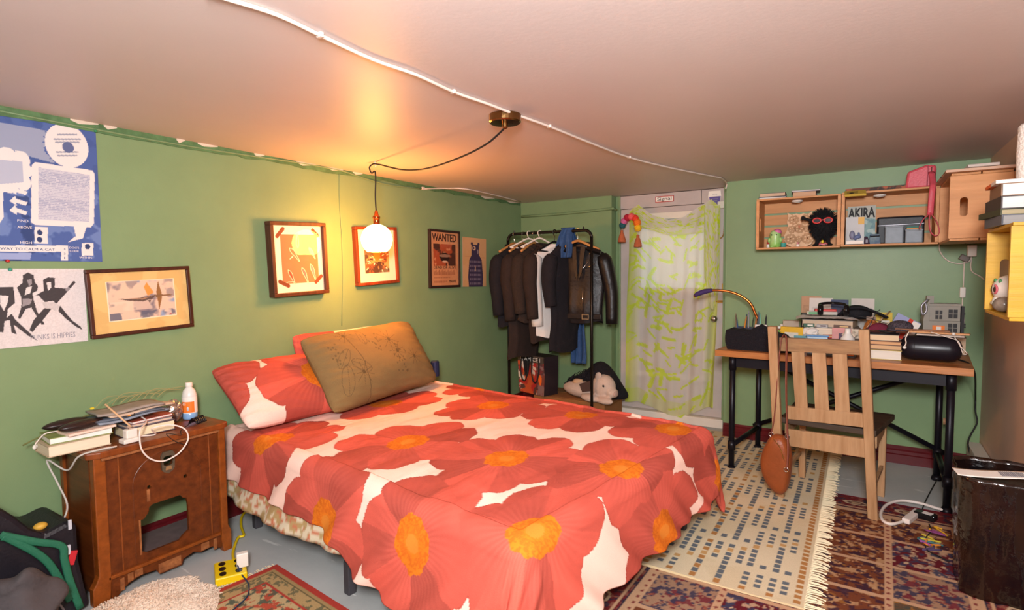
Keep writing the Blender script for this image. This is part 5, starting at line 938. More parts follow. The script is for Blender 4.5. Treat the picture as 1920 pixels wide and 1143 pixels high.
stp = [CP(1446, 815, BO), CP(1452, 780, BO*.8), CP(1457, 720, BO*.6), CP(1462, 660, BO*.5), CP(1466, 634, BO*.25), CP(1471, 629, -BO*.1), CP(1475, 640, BO*.4), CP(1474, 720, BO*.7), CP(1476, 800, BO*.95), CP(1478, 840, BO*1.4), CP(1476, 880, BO*1.7)]
MB().tube(stp, .0095, 8, 5, flat=.35).build('strap', mat('brown strap leather', '#7a4030', .5), hb, True, smooth=True)
for px, py in ((1446, 814), (1476, 818), (1474, 880)):
    a = CP(px, py, BO*1.75 if py > 850 else BO); MB().tube([tuple(a+.011*(math.cos(t)*np.array([1, 0, 0])+math.sin(t)*np.array([0, 0, 1]))) for t in np.linspace(0, 2*PI, 16, False)], .0025, 6, closed=True).build('metal_ring', mat('chrome'), hb, True, smooth=True)
MB().tube([CP(1450, 822, BO*1.62), CP(1462, 838, BO*1.7), CP(1470, 862, BO*1.7)], .002, 6, 3).build('zip', mat('worn brass'), hb, True)
# ------------------------------------------------------------------ wooden crates used as wall shelves
def crate(name, label, M, w, h, d, mm, ends=None, th=.012, hole=True, nb=4):
    t = thing(name, label, 'crate', M, None); me = ends or mm
    bh = (h-2*th-(nb-1)*.014)/nb
    for i in range(nb): MB().box((w/2, th+bh/2+i*(bh+.014), .004), (w-.002, bh, .008)).build('back_slat', mm, t)
    dd = (d-.012-.01)/2
    for y in (th/2, h-th/2):
        for k in range(2): MB().box((w/2, y, .012+dd/2+k*(dd+.006)), (w, th, dd)).build('long_slat', mm, t, bev=.0015)
    hh = [(d-.058+math.cos(a)*.016, h/2+(.032 if math.sin(a) >= 0 else -.032)+math.sin(a)*.016) for a in np.linspace(0, 2*PI, 24, False)]
    for x in (0, w-.018): MB().plate([(.009, th+.001), (d, th+.001), (d, h-th-.001), (.009, h-th-.001)], [hh] if hole else [], 0, .018, T(x, 0, 0) @ Matrix(((0, 0, 1, 0), (0, 1, 0, 0), (1, 0, 0, 0), (0, 0, 0, 1)))).build('end_panel', me, t, bev=0)
    return t
pin = wood('pine crate', '#c98d55', '#b27641', 0, 5, .5); pinv = wood('pine crate end', '#cf9058', '#b97c46', 2, 5, .5); CZ = 1.405; CH2, CD = .34, .245; CFY = YB-.003
crate('wall_crate', 'pine crate shelf holding a black furry toy and a wooden owl puzzle', T(-.657, CFY, CZ) @ WB, .497, CH2, CD, pin, pinv)
crate('wall_crate', 'pine crate shelf holding a comic book, grey tins and a boxed figure', T(-.157, CFY, CZ+.004) @ WB, .497, CH2, CD, pin, pinv)
# third crate on the right wall, open towards the room
WR = Matrix(((0, 0, -1, 0), (-1, 0, 0, 0), (0, 1, 0, 0), (0, 0, 0, 1)))    # x -> -Y, y -> up, z -> -X (away from the right wall)
crate('wall_crate', 'pine crate fixed on the right wall showing its end panel and oval handhole', T(XR-.003, 4.118, CZ) @ WR, .497, CH2, CD+.01, pin, pinv)
yel = wood('yellow painted crate', '#cc9c18', '#b58610', 2, 4, .45)
crate('yellow_crate', 'bright yellow painted crate on the right wall under the pile of books', T(XR-.003, 2.98, 1.085) @ WR, .47, .335, .19, yel)
CI = CZ+.0125; FY = CFY-CD        # inner floor and front plane of the crates
def C1(px, py, Y): return YP(px, py, Y)
def puck(x, lab):
    t = thing('puck_light', lab, 'puck light', T(x, 4.24, CZ+CH2-.0125-.014), 'battery puck lights in the crates'); MB().lathe([(.03, .0135), (.034, .012), (.034, .004), (.026, 0), (.001, -.001)], n=24).build('puck_body', mat('white plastic'), t, smooth=True); MB().lathe([(.02, -.0016), (.019, -.0028), (.001, -.0032)], n=20).build('diffuser', mat('frosted lens', '#d6d6d2', .3), t, smooth=True)
puck(-.42, 'white puck light under the lid of the crate with the owl puzzle'); puck(.045, 'white puck light under the lid of the crate with the comic book')
# owl puzzle of laser-cut gears
ow = thing('owl_gear_puzzle', 'flat wooden owl puzzle made of cut gears in the pine crate', 'puzzle', T(C1(1497, 455, 4.27)[0], 4.3, CI) @ WB @ rx(-.12)); om = wood('laser cut plywood', '#e2bd98', '#d0a57e', 1, 5, .6)
o_ = [(-.075, .02), (-.045, .004), (.045, .004), (.075, .02), (.09, .05), (.09, .085), (.075, .11), (.07, .15), (.078, .175), (.068, .21), (.075, .245), (.05, .225), (.02, .235), (0, .225), (-.02, .235), (-.05, .225), (-.078, .245), (-.07, .21), (-.078, .175), (-.07, .15), (-.078, .115), (-.092, .085), (-.09, .05)]
MB().plate(o_, [circ(-.035, .19, .012), circ(.035, .19, .012), circ(0, .13, .006), circ(-.05, .06, .008), circ(.05, .06, .008), circ(0, .03, .006)], 0, .006).build('owl_plate', om, ow)
def gear(r, n): return [((r+(.004 if (k // 2) % 2 else 0))*math.cos(2*PI*k/(n*4)*2), (r+(.004 if (k // 2) % 2 else 0))*math.sin(2*PI*k/(n*4)*2)) for k in range(n*2)]
for x, y, r_, n in ((-.036, .19, .03, 18), (.036, .19, .03, 18), (-.052, .06, .033, 22), (.052, .06, .034, 22), (.0, .13, .03, 18), (-.045, .125, .024, 14), (.05, .125, .022, 14), (0, .055, .02, 12)):
    g_ = [(x+a, y+b) for a, b in gear(r_, n)]; MB().plate(g_, [circ(x+r_*.55*math.cos(a), y+r_*.55*math.sin(a), r_*.2, 8) for a in np.linspace(0, 2*PI, 5, False)]+[circ(x, y, r_*.14, 8)], .0075, .0135).build('gear', wood('darker laser cut plywood', '#bf946c', '#a67c56', 1, 5, .6), ow)
MB().prism([(-.01, .15), (.01, .15), (0, .128)], .012, .016).build('beak', mat('reddish wood', '#b06a4a', .6), ow)
# green and pink vinyl monster
vt = thing('vinyl_monster', 'small green vinyl monster with a pink top in the left corner of the crate', 'toy', T(-.545, 4.2, CI)); gm = mat('green vinyl', '#79b648', .35, col2='#a9c88a', vsc=12)
MB().lathe([(.03, 0), (.038, .01), (.037, .04), (.033, .06), (.036, .075), (.034, .1), (.022, .115), (.003, .12)], n=24).build('body', gm, vt, smooth=True); MB().ell((.012, 0, .105), (.028, .03, .022), 18, 10).build('pink_cap', mat('pink vinyl', '#c86a98', .35), vt, smooth=True)
for s in (-1, 1): MB().ell((s*.015-.004, -.033, .085), (.004, .003, .005), 8, 6).build('eye', mat('black gloss plastic'), vt, smooth=True); MB().ell((s*.036, -.01, .05), (.01, .012, .018), 10, 8).build('arm', gm, vt, smooth=True); MB().ell((s*.018, -.02, .006), (.015, .018, .008), 10, 8).build('foot', gm, vt, smooth=True)
for x, y, lab, col, hh in ((-.592, 4.22, 'tiny gnome figure with red hat at the left end of the crate', '#b8322e', .05), (-.405, 4.18, 'tiny pink figure in front of the owl puzzle', '#c98080', .035)):
    t = thing('tiny_figure', lab, 'figurine', T(x, y, CI)); MB().lathe([(.009, 0), (.011, .008), (.008, hh*.5), (.006, hh*.55)], n=12).build('body', mat('paper white'), t, smooth=True); MB().lathe([(.008, hh*.5), (.006, hh*.7), (.001, hh)], n=12).build('hat', mat('toy '+col, col, .5), t, smooth=True)
t = thing('teal_pot', 'tiny teal pot beside the vinyl monster', 'pot', T(-.49, 4.17, CI)); MB().lathe([(.013, 0), (.016, .003), (.017, .025), (.018, .028), (.014, .028), (.013, .01)], n=16).build('pot_wall', mat('teal glaze', '#3f9a90', .35), t, smooth=True); MB().ell((0, 0, .026), (.012, .012, .006), 10, 6).build('filling', mat('mustard plastic'), t, smooth=True)
# black furry toy with red sunglasses
ft = thing('furry_toy', 'black furry round toy in red sunglasses waving one arm in the crate', 'toy', T(-.262, 4.225, CI)); fm_ = mat('black fur', '#151214', .95); cx_, cz_, rr_ = 0, .14, .07
MB().ell((0, 0, cz_), (rr_, rr_*.8, .088), 24, 16).build('body', fm_, ft, smooth=True); m = MB(); q = np.random.RandomState(3)
for k in range(900):
    v = q.normal(size=3); v /= np.linalg.norm(v); p_ = v*[rr_, rr_*.8, .088]; l = .02+.012*(v[2] > .5); m.tube([p_+[0, 0, cz_], p_+v*l+[0, 0, cz_-.003]], [.0035, .0004], 4, caps=False)
f_ = m.build('fur', fm_, ft); f_['kind'] = 'stuff'
for s in (-1, 1): MB().tube([(s*.028, 0, .07), (s*.032, -.004, .03), (s*.036, -.006, .01)], [.014, .012, .014], 10, 3).build('leg', fm_, ft, smooth=True); MB().ell((s*.042, -.025, .009), (.018, .032, .009), 12, 8).build('foot', fm_, ft, smooth=True)
MB().tube([(-.055, -.01, .16), (-.08, -.02, .175), (-.105, -.025, .185)], [.012, .01, .009], 10, 3).build('arm', fm_, ft, smooth=True)
for a in (-.5, 0, .5, 1.1): MB().tube([(-.1, -.025, .185), (-.115-.014*math.cos(a), -.026, .187+.02*math.sin(a))], [.006, .004], 8).build('finger', fm_, ft, smooth=True)
for s in (-1, 1):
    MB().tube([(s*.032+.021*math.cos(a)*1.1, -.068, .165+.016*math.sin(a)) for a in np.linspace(0, 2*PI, 18, False)], .005, 8, closed=True).build('red_rim', mat('red plastic', '#c02a26', .3), ft, smooth=True); MB().lathe([(.019, 0), (.019, .003)], (s*.032, -.066, .165), 18, rx(PI/2)).build('dark_lens', mat('smoked lens', '#24242c', .1), ft)
MB().tube([(-.01, -.068, .168), (.01, -.068, .168)], .004, 6).build('bridge', mat('red plastic'), ft)
t = thing('toy_car', 'little red toy car with a yellow rider at the feet of the furry toy', 'toy car', T(-.255, 4.155, CI)); MB().box((0, 0, .011), (.05, .022, .012)).build('car_body', mat('crimson toy', '#a8283a', .35), t, bev=.003)
for x in (-.016, .016):
    for y in (-.011, .011): MB().cyl((x, y-.002, .006), (x, y+.002, .006), .006, n=10).build('wheel', blk, t)
MB().ell((-.004, 0, .028), (.008, .007, .011), 10, 8).build('rider', mat('yellow plastic'), t, smooth=True)
# books on the first crate
bz = CZ+CH2+.001
book('paperback_book', 'black-covered white-edged book lying flat on the left end of the crates', (-.575, 4.255, bz), (.13, .17, .016), 1.7, '#232026', '#d6cfc8')
book('paperback_book', 'cream-edged book resting on the black-covered book above the crates', (-.57, 4.255, bz+.0165), (.13, .16, .026), 1.62, '#4a4448', '#cfae92')
book('paperback_book', 'thick tan-edged book on top of the owl crate', (-.375, 4.25, bz), (.13, .14, .036), 1.6, '#54505a', '#cda382')
book('grey_booklet', 'pale grey booklet on the thick tan-edged book above the owl crate', (-.37, 4.25, bz+.0365), (.13, .17, .008), 1.66, '#9b9098', '#d0c8c4', cat='booklet')
# second crate contents
X0_ = -.137; CI2 = CZ+.004+.0125
ak = thing('comic_volume', 'thick comic volume titled AKIRA standing in the second crate', 'book', T(-.128, 4.325, CI2) @ WB @ rx(-.08)); c = Cv(.155, .255, .003, '#8aa4a0'); c.blotch(4, .5, '#6a8a90', 3, al=.8); c.blotch(5, .55, '#b9c4bc', 9, al=.8); c.rect(0, .17, .155, .255, '#b9b4a8', .85)
MB().box((.0775, .1275, 0), (.155, .255, .018)).build('book_block', mat('pages #e3d3b8', '#e3d3b8', .85), ak); c.mesh(.0095).build('cover_print', paper, ak); MB().text('AKIRA', .085, T(.0775, .18, .0102), width=.15, sy=1.05, bold=.003).build('title_lettering', mat('print black'), ak)
fb = thing('boxed_figure', 'silvery boxed figure with a clear window in front of the comic volume', 'boxed toy', T(-.132, 4.2, CI2) @ WB); MB().box((.05, .0875, 0), (.1, .175, .02)).build('backing_card', mat('silver card', '#b4b0ae', .45), fb); MB().box((.05, .055, .028), (.085, .09, .045)).build('window_box', glassm, fb)
MB().box((.083, .15, .0108), (.033, .045, .001)).build('portrait_print', mat('yellow print', '#cfa040', .5), fb); MB().box((.05, .012, .0515), (.09, .018, .002)).build('white_band', mat('paper white'), fb)
m = MB().ell((.036, .06, .028), (.016, .028, .012), 12, 8); m.build('grey_toy_part', mat('lilac grey toy', '#7a7c94', .5), fb, smooth=True); MB().tube([(.05, .03, .028), (.062, .05, .03), (.075, .045, .03), (.07, .075, .028)], [.008, .012, .01, .005], 10, 4).build('blue_toy_part', mat('slate blue toy', '#5c6c94', .5), fb, smooth=True)
t = thing('blue_pouch', 'small blue patterned pouch in the second crate', 'pouch', T(.025, 4.22, CI2)); MB().box((0, 0, .032), (.065, .05, .064), taper=(.8, .5)).build('pouch_body', mat('blue print cloth', '#465f7c', .7, col2='#7a8a8e', vsc=30), t, bev=.006); MB().box((.0, -.018, .05), (.05, .006, .006), rx(.3)).build('zip', mat('black gloss plastic'), t)
t = thing('dark_wedge', 'dark purple-black wedge leaning beside the blue pouch', 'pouch', T(-.022, 4.21, CI2)); MB().box((0, 0, .025), (.05, .035, .05), taper=(.35, .6)).build('cloth_body', mat('aubergine cloth', '#3a2434', .8), t, bev=.005); MB().box((.005, -.017, .02), (.012, .004, .02)).build('patch', mat('grey print'), t)
t = thing('black_case', 'black zipped case standing at the back of the second crate', 'case', T(.16, 4.34, CI2)); MB().box((0, 0, .088), (.25, .035, .175)).build('case_body', mat('black nylon'), t, bev=.012); MB().tube([(-.12, -.019, .12), (.12, -.019, .125)], .002, 6).build('zip', mat('grey zip'), t)
tm = mat('grey tin', '#7d848b', .5, .1, var=.15, vsc=30)
for x, w_, h_, lab in ((.125, .095, .11, 'taller grey tin box in the second crate'), (.225, .088, .085, 'shorter grey tin box under the pink strap')):
    t = thing('tin_box', lab, 'tin', T(x, 4.235, CI2), 'grey tins in the second crate'); MB().box((0, 0, h_/2), (w_, .08, h_)).build('tin_body', tm, t, bev=.006); MB().box((0, 0, h_-.006), (w_+.003, .083, .012)).build('lid', tm, t, bev=.004)
t = thing('small_green_box', 'thin teal and orange box on the shorter tin', 'box', T(.225, 4.24, CI2+.0855)); MB().box((0, 0, .008), (.075, .05, .016)).build('carton', mat('teal card', '#2f6a5c', .6), t); MB().box((0, -.0255, .003), (.075, .001, .005)).build('orange_edge', mat('orange print'), t)
bz2 = bz+.004
t = thing('yellow_card_box', 'small yellow card box hanging over the front edge of the second crate', 'box', T(-.085, 4.125, bz2-.012) @ rz(.06) @ rx(.5)); MB().box((0, 0, .0), (.115, .06, .014)).build('carton', mat('yellow card', '#c2a242', .6), t); MB().ell((-.02, -.012, .0075), (.015, .009, .001), 14, 4).build('black_logo', mat('print black'), t)
m = MB()
for k in range(3): m.box((-.015, .012-.012*k, .0074), (.06, .003, .0006))
m.build('print_lines', mat('print black'), t)['kind'] = 'stuff'
t = thing('rolled_print', 'long rust and dark patterned panel lying on top of the second crate', 'panel', T(.07, 4.27, bz2)); c = Cv(.42, .03, .004, '#6a3a24'); c.blotch(9, .5, '#a8593a', 3, al=1); c.blotch(12, .56, '#3a2a24', 6, al=1); MB().box((0, 0, .015), (.42, .1, .03)).build('panel_core', mat('rust print', '#6a3a24', .6, col2='#38241c', vsc=30), t); c.mesh(0, M=T(-.21, -.0505, 0) @ rx(PI/2)).build('edge_print', paper, t)
# pink purse with strap
pk_ = mat('pink leather', '#d0525e', .42, var=.1, vsc=30, bump=.15, bsc=90); pu = thing('pink_purse', 'pink leather purse on top of the crates with its strap hanging down', 'purse', T(.25, 4.24, bz2) @ rz(-.1))
MB().prism([(-.075, 0), (.07, 0), (.078, .13), (.03, .138), (-.065, .105)], -.035, .035, rx(PI/2)).build('purse_body', pk_, pu, bev=.014); MB().tube([(.035, -.037, .005), (.037, -.038, .13)], .003, 6).build('seam', mat('dark pink leather', '#a03a48', .5), pu); MB().tube([(.055, -.038, .12), (.055, -.04, .06)], .003, 6).build('zip', mat('chrome'), pu, smooth=True)
P_ = [(.3, 4.19, bz2+.09), (.305, 4.145, bz2+.03), (.303, 4.115, bz2-.01), (.298, 4.11, 1.66), (.295, 4.105, 1.58)]
MB().tube(P_, .016, 8, 4, flat=.25).build('strap', pk_, pu, True, smooth=True)
MB().tube([(.295, 4.105, 1.59), (.262, 4.1, 1.555), (.245, 4.1, 1.51), (.25, 4.1, 1.5)], .009, 8, 4, flat=.3).build('strap_loop', pk_, pu, True, smooth=True)
MB().tube([(.296, 4.105, 1.59), (.325, 4.1, 1.54), (.34, 4.1, 1.48), (.325, 4.1, 1.455), (.3, 4.1, 1.475), (.29, 4.1, 1.53), (.292, 4.105, 1.585)], .009, 8, 4, flat=.3).build('strap_loop', pk_, pu, True, smooth=True)
# on the right-wall crate
t = thing('plywood_offcut', 'long thin pale board laid on top of the right-wall crate', 'board', T(.455, 3.86, bz+.0005)); MB().box((0, 0, .007), (.28, .56, .014)).build('board', mat('pinkish plywood', '#c9a288', .6), t, bev=.002)
for y in (-.2, -.05, .12): MB().box((-.1405, y, .007), (.001, .04, .007)).build('slot', mat('dark slot', '#3a2418', .8), t)
t = thing('pencil_pack', 'pack of pale coloured pencils on the board above the right-wall crate', 'pencils', T(.46, 3.66, bz+.015))
for k in range(9): MB().cyl((-.06, -.08+k*.02, .009), (.06, -.08+k*.02, .009), .008, n=8).build('pencil', mat('pencil %d' % (k % 3), ('#c9bcb2', '#b8a8a4', '#d0c4a8')[k % 3], .6), t)
t = thing('glass_ball', 'small pink and grey ball inside the right-wall crate', 'ball', T(.42, 4.02, CZ+.0125)); MB().ell((0, 0, .03), (.03,)*3, 20, 12).build('ball', mat('pink grey glaze', '#a88a90', .3, col2='#c0788a', vsc=18), t, smooth=True); MB().lathe([(.018, 0), (.02, .004), (.012, .008)], n=16).build('stand', mat('dark leather'), t, smooth=True)
# sugar skull and dark ornament in the yellow crate
YZ = 1.085+.0125
t = thing('painted_skull', 'white painted sugar skull with colourful flowers in the yellow crate', 'ornament', T(.462, 2.89, YZ)); sm_ = mat('skull glaze', '#d9d2c8', .35); m = MB().ell((0, 0, .085), (.05, .06, .055), 24, 16); m.ell((-.015, -.0, .035), (.034, .036, .035), 18, 12); m.build('skull', sm_, t, smooth=True)
for y in (-.024, .024): MB().tube([(-.044+.004*abs(math.cos(a)), y+.016*math.cos(a), .085+.016*math.sin(a)) for a in np.linspace(0, 2*PI, 14, False)], .004, 6, closed=True).build('eye_ring', mat('rose glaze', '#c8626a', .4), t, smooth=True); MB().ell((-.042, y, .085), (.008, .013, .013), 10, 8).build('eye_socket', mat('dark slot'), t, smooth=True)
for k, (y, z) in enumerate(((0, .12), (.03, .115), (-.03, .115), (.0, .105))): MB().ell((-.04+.01*(k > 0), y, z), (.006, .012, .008), 8, 6, rx(k)).build('leaf_mark', mat('green glaze', '#4c8a54', .4), t, smooth=True)
MB().box((-.045, 0, .03), (.012, .045, .012)).build('teeth', sm_, t, bev=.003)
tag(MB().ell((.435, 2.79, YZ+.03), (.035, .04, .03), 14, 10).build('dark_ornament', mat('smoky glass', '#5a5048', .15, spec=.6, col2='#8a7a6c', vsc=25), smooth=True), 'smoky dark lump beside the painted skull in the yellow crate', 'ornament')
# books piled on the yellow crate
by = 1.085+.335+.001
for k, (dx, dy, w_, l_, h_, rot, cov, pg__, lab) in enumerate(((.475, 2.78, .17, .26, .035, PI+.05, '#5c5c64', '#8d8a88', 'grey book at the bottom of the pile on the yellow crate'), (.465, 2.80, .17, .25, .022, PI+.12, '#3a3c24', '#a89878', 'thin dark olive book second in the pile on the yellow crate'), (.47, 2.79, .16, .24, .045, PI+.05, '#3c302c', '#d0ccc8', 'thick dark brown book in the middle of the pile on the yellow crate'), (.475, 2.78, .16, .23, .045, PI, '#8a6a50', '#dcd6ce', 'tan book above the dark one on the yellow crate'))):
    z_ = by+sum((.035, .022, .045, .045)[:k])+.0006*k; book('hardback_book', lab, (dx, dy, z_), (w_, l_, h_), rot, cov, pg__)
zt = by+.147+.003
t = thing('orange_folder', 'orange and white folder on top of the pile over the yellow crate', 'folder', T(.47, 2.78, zt)); MB().box((0, .05, .006), (.18, .12, .012)).build('orange_half', mat('bright orange card', '#e0641c', .5), t); MB().box((0, -.06, .006), (.18, .1, .012)).build('white_half', mat('paper white'), t)
t = thing('paper_roll', 'tall white fabric-like roll standing on the pile by the right wall', 'roll', T(.5, 2.73, zt+.0125)); MB().lathe([(.05, 0), (.056, .01), (.058, .1), (.056, .19), (.048, .2), (.02, .202)], n=28).build('roll', mat('white towelling', '#ddd2c8', .95, bump=.6, bsc=90), t, smooth=True); MB().lathe([(.019, .2005), (.019, .2035)], n=16).build('core', mat('brown card'), t)
# plugs and flex under the crates
pc = thing('plug_adapter', 'white plug adapter with flexes under the corner crate, inline switch below', 'plug', T(.47, 4.36, 1.3)); q_ = YP(1822, 470, YB-.03); MB().box(q_, (.045, .05, .07)).build('plug_body', wpl, pc, True, bev=.006); q2 = YP(1808, 484, YB-.02); MB().box(q2, (.05, .035, .035), ry(.5)).build('grey_plug', mat('grey plastic', '#6d625c', .5), pc, True, bev=.005)
Y_ = YB-.012
for pts in (((1761, 458), (1763, 472), (1775, 487), (1795, 494), (1815, 491), (1822, 480)), ((1822, 482), (1820, 500), (1824, 510), (1838, 518), (1845, 524)), ((1808, 488), (1807, 520), (1806, 538)), ((1805, 556), (1804, 585), (1808, 600), (1803, 618), (1800, 628))): MB().tube([YP(x, y, Y_) for x, y in pts], .0035, 6, 5).build('flex', wc, pc, True, smooth=True)
MB().box(YP(1805, 548, Y_), (.03, .02, .065)).build('inline_switch', wpl, pc, True, bev=.006)
# ------------------------------------------------------------------ clutter on the desk
def DP(px, py, Y): return YP(px, py, Y)
dz = DZ+.0008
# black knitted cloth over a box
X_, Y__ = np.meshgrid(np.linspace(0, .46, 80), np.linspace(0, .17, 46)); edge = np.clip(np.minimum(np.minimum(X_/.03, (.46-X_)/.1), np.minimum(Y__/.035, (.17-Y__)/.03)), 0, 1)
Hh = np.interp(X_, [0, .04, .17, .22, .28, .37, .46], [.105, .125, .12, .15, .125, .1, .05])*(.9+.2*fbm(X_+1, Y__+1, 9, 3)); Z_ = .002+Hh*np.sqrt(edge)+.006*(fbm(X_*3+1, Y__*3+1, 14, 6)-.5)*edge
Z_ = np.maximum(Z_, .001); sk_ = .05*(1-np.clip(Z_/.12, 0, 1))*np.clip(1-X_/.12, 0, 1)
kn = MB().grid(np.dstack([X_+sk_, Y__, Z_])).build('knitted_cloth', mat('black knit', '#17131a', .95, bump=.9, bsc=170, var=.25, vsc=120), smooth=True); kn.location = (-.54, 3.735, dz); kn.rotation_euler.z = DROT; tag(kn, 'black knitted cloth heaped over the left end of the desk', 'cloth')
# pencil pot behind the cloth
def placed(name, label, cat, x, y, z=None, rot=0, group=None): return thing(name, label, cat, T(x, y, dz if z is None else z) @ rz(rot), group)
pb = placed('pencil_box', 'open dark box of pens and pencils behind the black cloth', 'pencil box', -.66, 4.0, rot=DROT); MB().box((0, 0, .002), (.2, .1, .004)).build('box_floor', mat('dark blue card', '#2a3040', .6), pb)
for a, b, c_, d_ in ((0, -.048, .2, .004), (0, .048, .2, .004), (-.098, 0, .004, .1), (.098, 0, .004, .1)): MB().box((a, b, .055), (c_, d_, .11)).build('box_side', mat('dark blue card'), pb)
q = random.Random(3)
for k, col in enumerate(('#6a5a4a', '#35507a', '#c07a2a', '#2c3a5a', '#8a8a92', '#3c4a3a', '#b06a3a', '#26305a', '#54606a', '#7ab49a', '#2c2c30')):
    x = -.085+.017*k; y = q.uniform(-.03, .03); l = .15+.05*q.random()+(.04 if k == 9 else 0); dx, dy = q.uniform(-.025, .025), q.uniform(-.015, .015); r_ = .0045 if k != 9 else .008; p_ = thing('pen', ['brown pencil', 'blue pen', 'orange pencil', 'navy pen', 'grey pen', 'dark green pencil', 'copper pencil', 'ink blue pen', 'slate pen', 'thick mint green marker', 'black pen'][k]+' sticking up from the pencil box', 'pen', T(-.66+x, 4.0+y, dz+.0055), 'pens in the pencil box')
    MB().cyl((0, 0, .001), (dx, dy, l), r_, n=8).build('barrel', mat('pen '+col, col, .4), p_, smooth=True); MB().cyl((dx, dy, l), (dx*1.1, dy*1.1, l*1.12), r_*.9, r_*.4, n=8).build('tip', mat('pen tip '+col, col, .3), p_, smooth=True)
# copper tube lamp bending out towards the door
cp = placed('copper_tube', 'curved copper tube with a purple cloth-wrapped tip reaching from the desk towards the door', 'tube', -.565, 4.092); A_, B_ = np.array([-.565, 4.092, 0]), np.array([-.98, 4.04, 0])
P_ = [np.array([-.565, 4.092, dz+.012])]+[VPn(x, y, A_, B_) for x, y in ((1418, 592), (1408, 570), (1392, 556), (1370, 547), (1348, 544), (1333, 544))]
MB().tube(P_, .009, 12, 5).build('tube', mat('copper pipe', '#b4622c', .25, .9), cp, True, smooth=True); MB().lathe([(.034, 0), (.034, .01), (.014, .016), (.011, .05)], n=24).build('base', mat('copper pipe'), cp, smooth=True)
MB().tube([VPn(x, y, A_, B_) for x, y in ((1336, 544), (1322, 546), (1308, 551), (1303, 554))], [.013, .018, .017, .012], 12, 4).build('purple_wrap', mat('purple cloth wrap', '#3c2a5c', .8, bump=.6, bsc=60), cp, True, smooth=True); MB().ell(VPn(1303, 554, A_, B_), (.011,)*3, 12, 8).build('tip', mat('copper pipe'), cp, True, smooth=True)
# back row: papers, cards, cases (each leaning or lying on a support stack)
def sheet_(name, label, cat, c, w, h, rot, tilt_, col, th=.003, var=.1):
    t = thing(name, label, cat, T(*c) @ rz(rot) @ rx(tilt_)); MB().box((0, 0, h/2), (w, th, h)).build('sheet', mat('sheet '+col, col, .6, var=var, vsc=20), t); MB().box((0, -th/2-.0003, h*.55), (w*.8, .0004, h*.5)).build('printed_area', mat('sheet print '+col, col, .6, var=.35, vsc=40), t); return t
book('large_book', 'big flat grey-brown book under the middle of the desk clutter', (-.2, 4.0, dz), (.26, .34, .075), 1.5, '#6a5a50', '#cbb49c')
book('large_book', 'thick pale book lying on the grey-brown book in the desk clutter', (-.19, 4.02, dz+.0755), (.22, .3, .06), 1.65, '#8a7868', '#d8c6b0')
book('large_book', 'white-edged book third from the bottom in the desk clutter', (-.2, 4.04, dz+.136), (.2, .28, .045), 1.45, '#8a8078', '#c4ad94')
sheet_('brown_card', 'upright piece of brown card at the back of the desk against the wall', 'card', (-.33, 4.335, dz), .12, .31, .0, 0, '#b58a68'); sheet_('white_paper', 'upright white paper leaning at the back of the desk clutter', 'paper', (-.27, 4.3, dz), .14, .3, .0, -.08, '#d0c8c0'); sheet_('white_paper', 'white sheet standing behind the black cap on the desk', 'paper', (-.03, 4.32, dz), .13, .3, 0, -.06, '#c8c0b8')
T1 = dz+.182
t = placed('red_case', 'red and clear plastic case on top of the desk book pile', 'case', -.25, 4.07, T1+.024, .12); MB().box((0, 0, .011), (.17, .1, .022)).build('clear_base', mat('clear plastic tray', '#b9b2a8', .15, spec=.6), t, bev=.004); MB().box((.02, 0, .029), (.12, .09, .014)).build('red_lid', mat('red plastic'), t, bev=.003); MB().box((-.05, -.0505, .011), (.05, .001, .016)).build('green_label', mat('green glaze'), t)
t = placed('folded_shirt', 'crumpled white cloth lying over the desk book pile', 'cloth', -.22, 4.02, T1, .1); X_, Y__ = np.meshgrid(np.linspace(-.17, .17, 40), np.linspace(-.12, .12, 30)); Z_ = .003+.02*fbm(X_*3+3, Y__*3+3, 5, 3)*np.clip((.17-np.abs(X_))/.03, 0, 1); o = MB().grid(np.dstack([X_, Y__, Z_])).build('cloth_sheet', mat('white shirting'), t, smooth=True)
cpb = placed('peaked_hat', 'black peaked hat with long curved strap on top of the desk clutter', 'hat', -.06, 4.1, T1+.002, -.1); m = MB().ell((0, 0, .035), (.085, .08, .05), 24, 14); m.v = [(x, y, max(z, 0)) for x, y, z in m.v]; m.build('crown', mat('black cotton', '#18161a', .85, bump=.3, bsc=90), cpb, smooth=True); MB().tube([(-.09, -.05, .02), (-.03, -.09, .065), (.05, -.09, .07), (.12, -.06, .04), (.16, -.03, .015)], .016, 10, 4, flat=.5).build('brim_strap', mat('black cotton'), cpb, smooth=True)
hd = placed('headphones', 'black over-ear headphones lying in the middle of the desk clutter', 'headphones', -.18, 3.965, T1+.024, .2); bg_ = mat('black gloss plastic')
for s in (-1, 1): MB().lathe([(.01, -.016), (.032, -.014), (.036, 0), (.03, .014), (.01, .016)], (s*.07, 0, .036), 20, ry(PI/2) @ rx(.2)).build('ear_cup', bg_, hd, smooth=True)
MB().tube([(-.075, 0, .05), (-.065, .05, .07), (0, .08, .075), (.065, .05, .07), (.075, 0, .05)], .009, 8, 5).build('headband', bg_, hd, smooth=True)
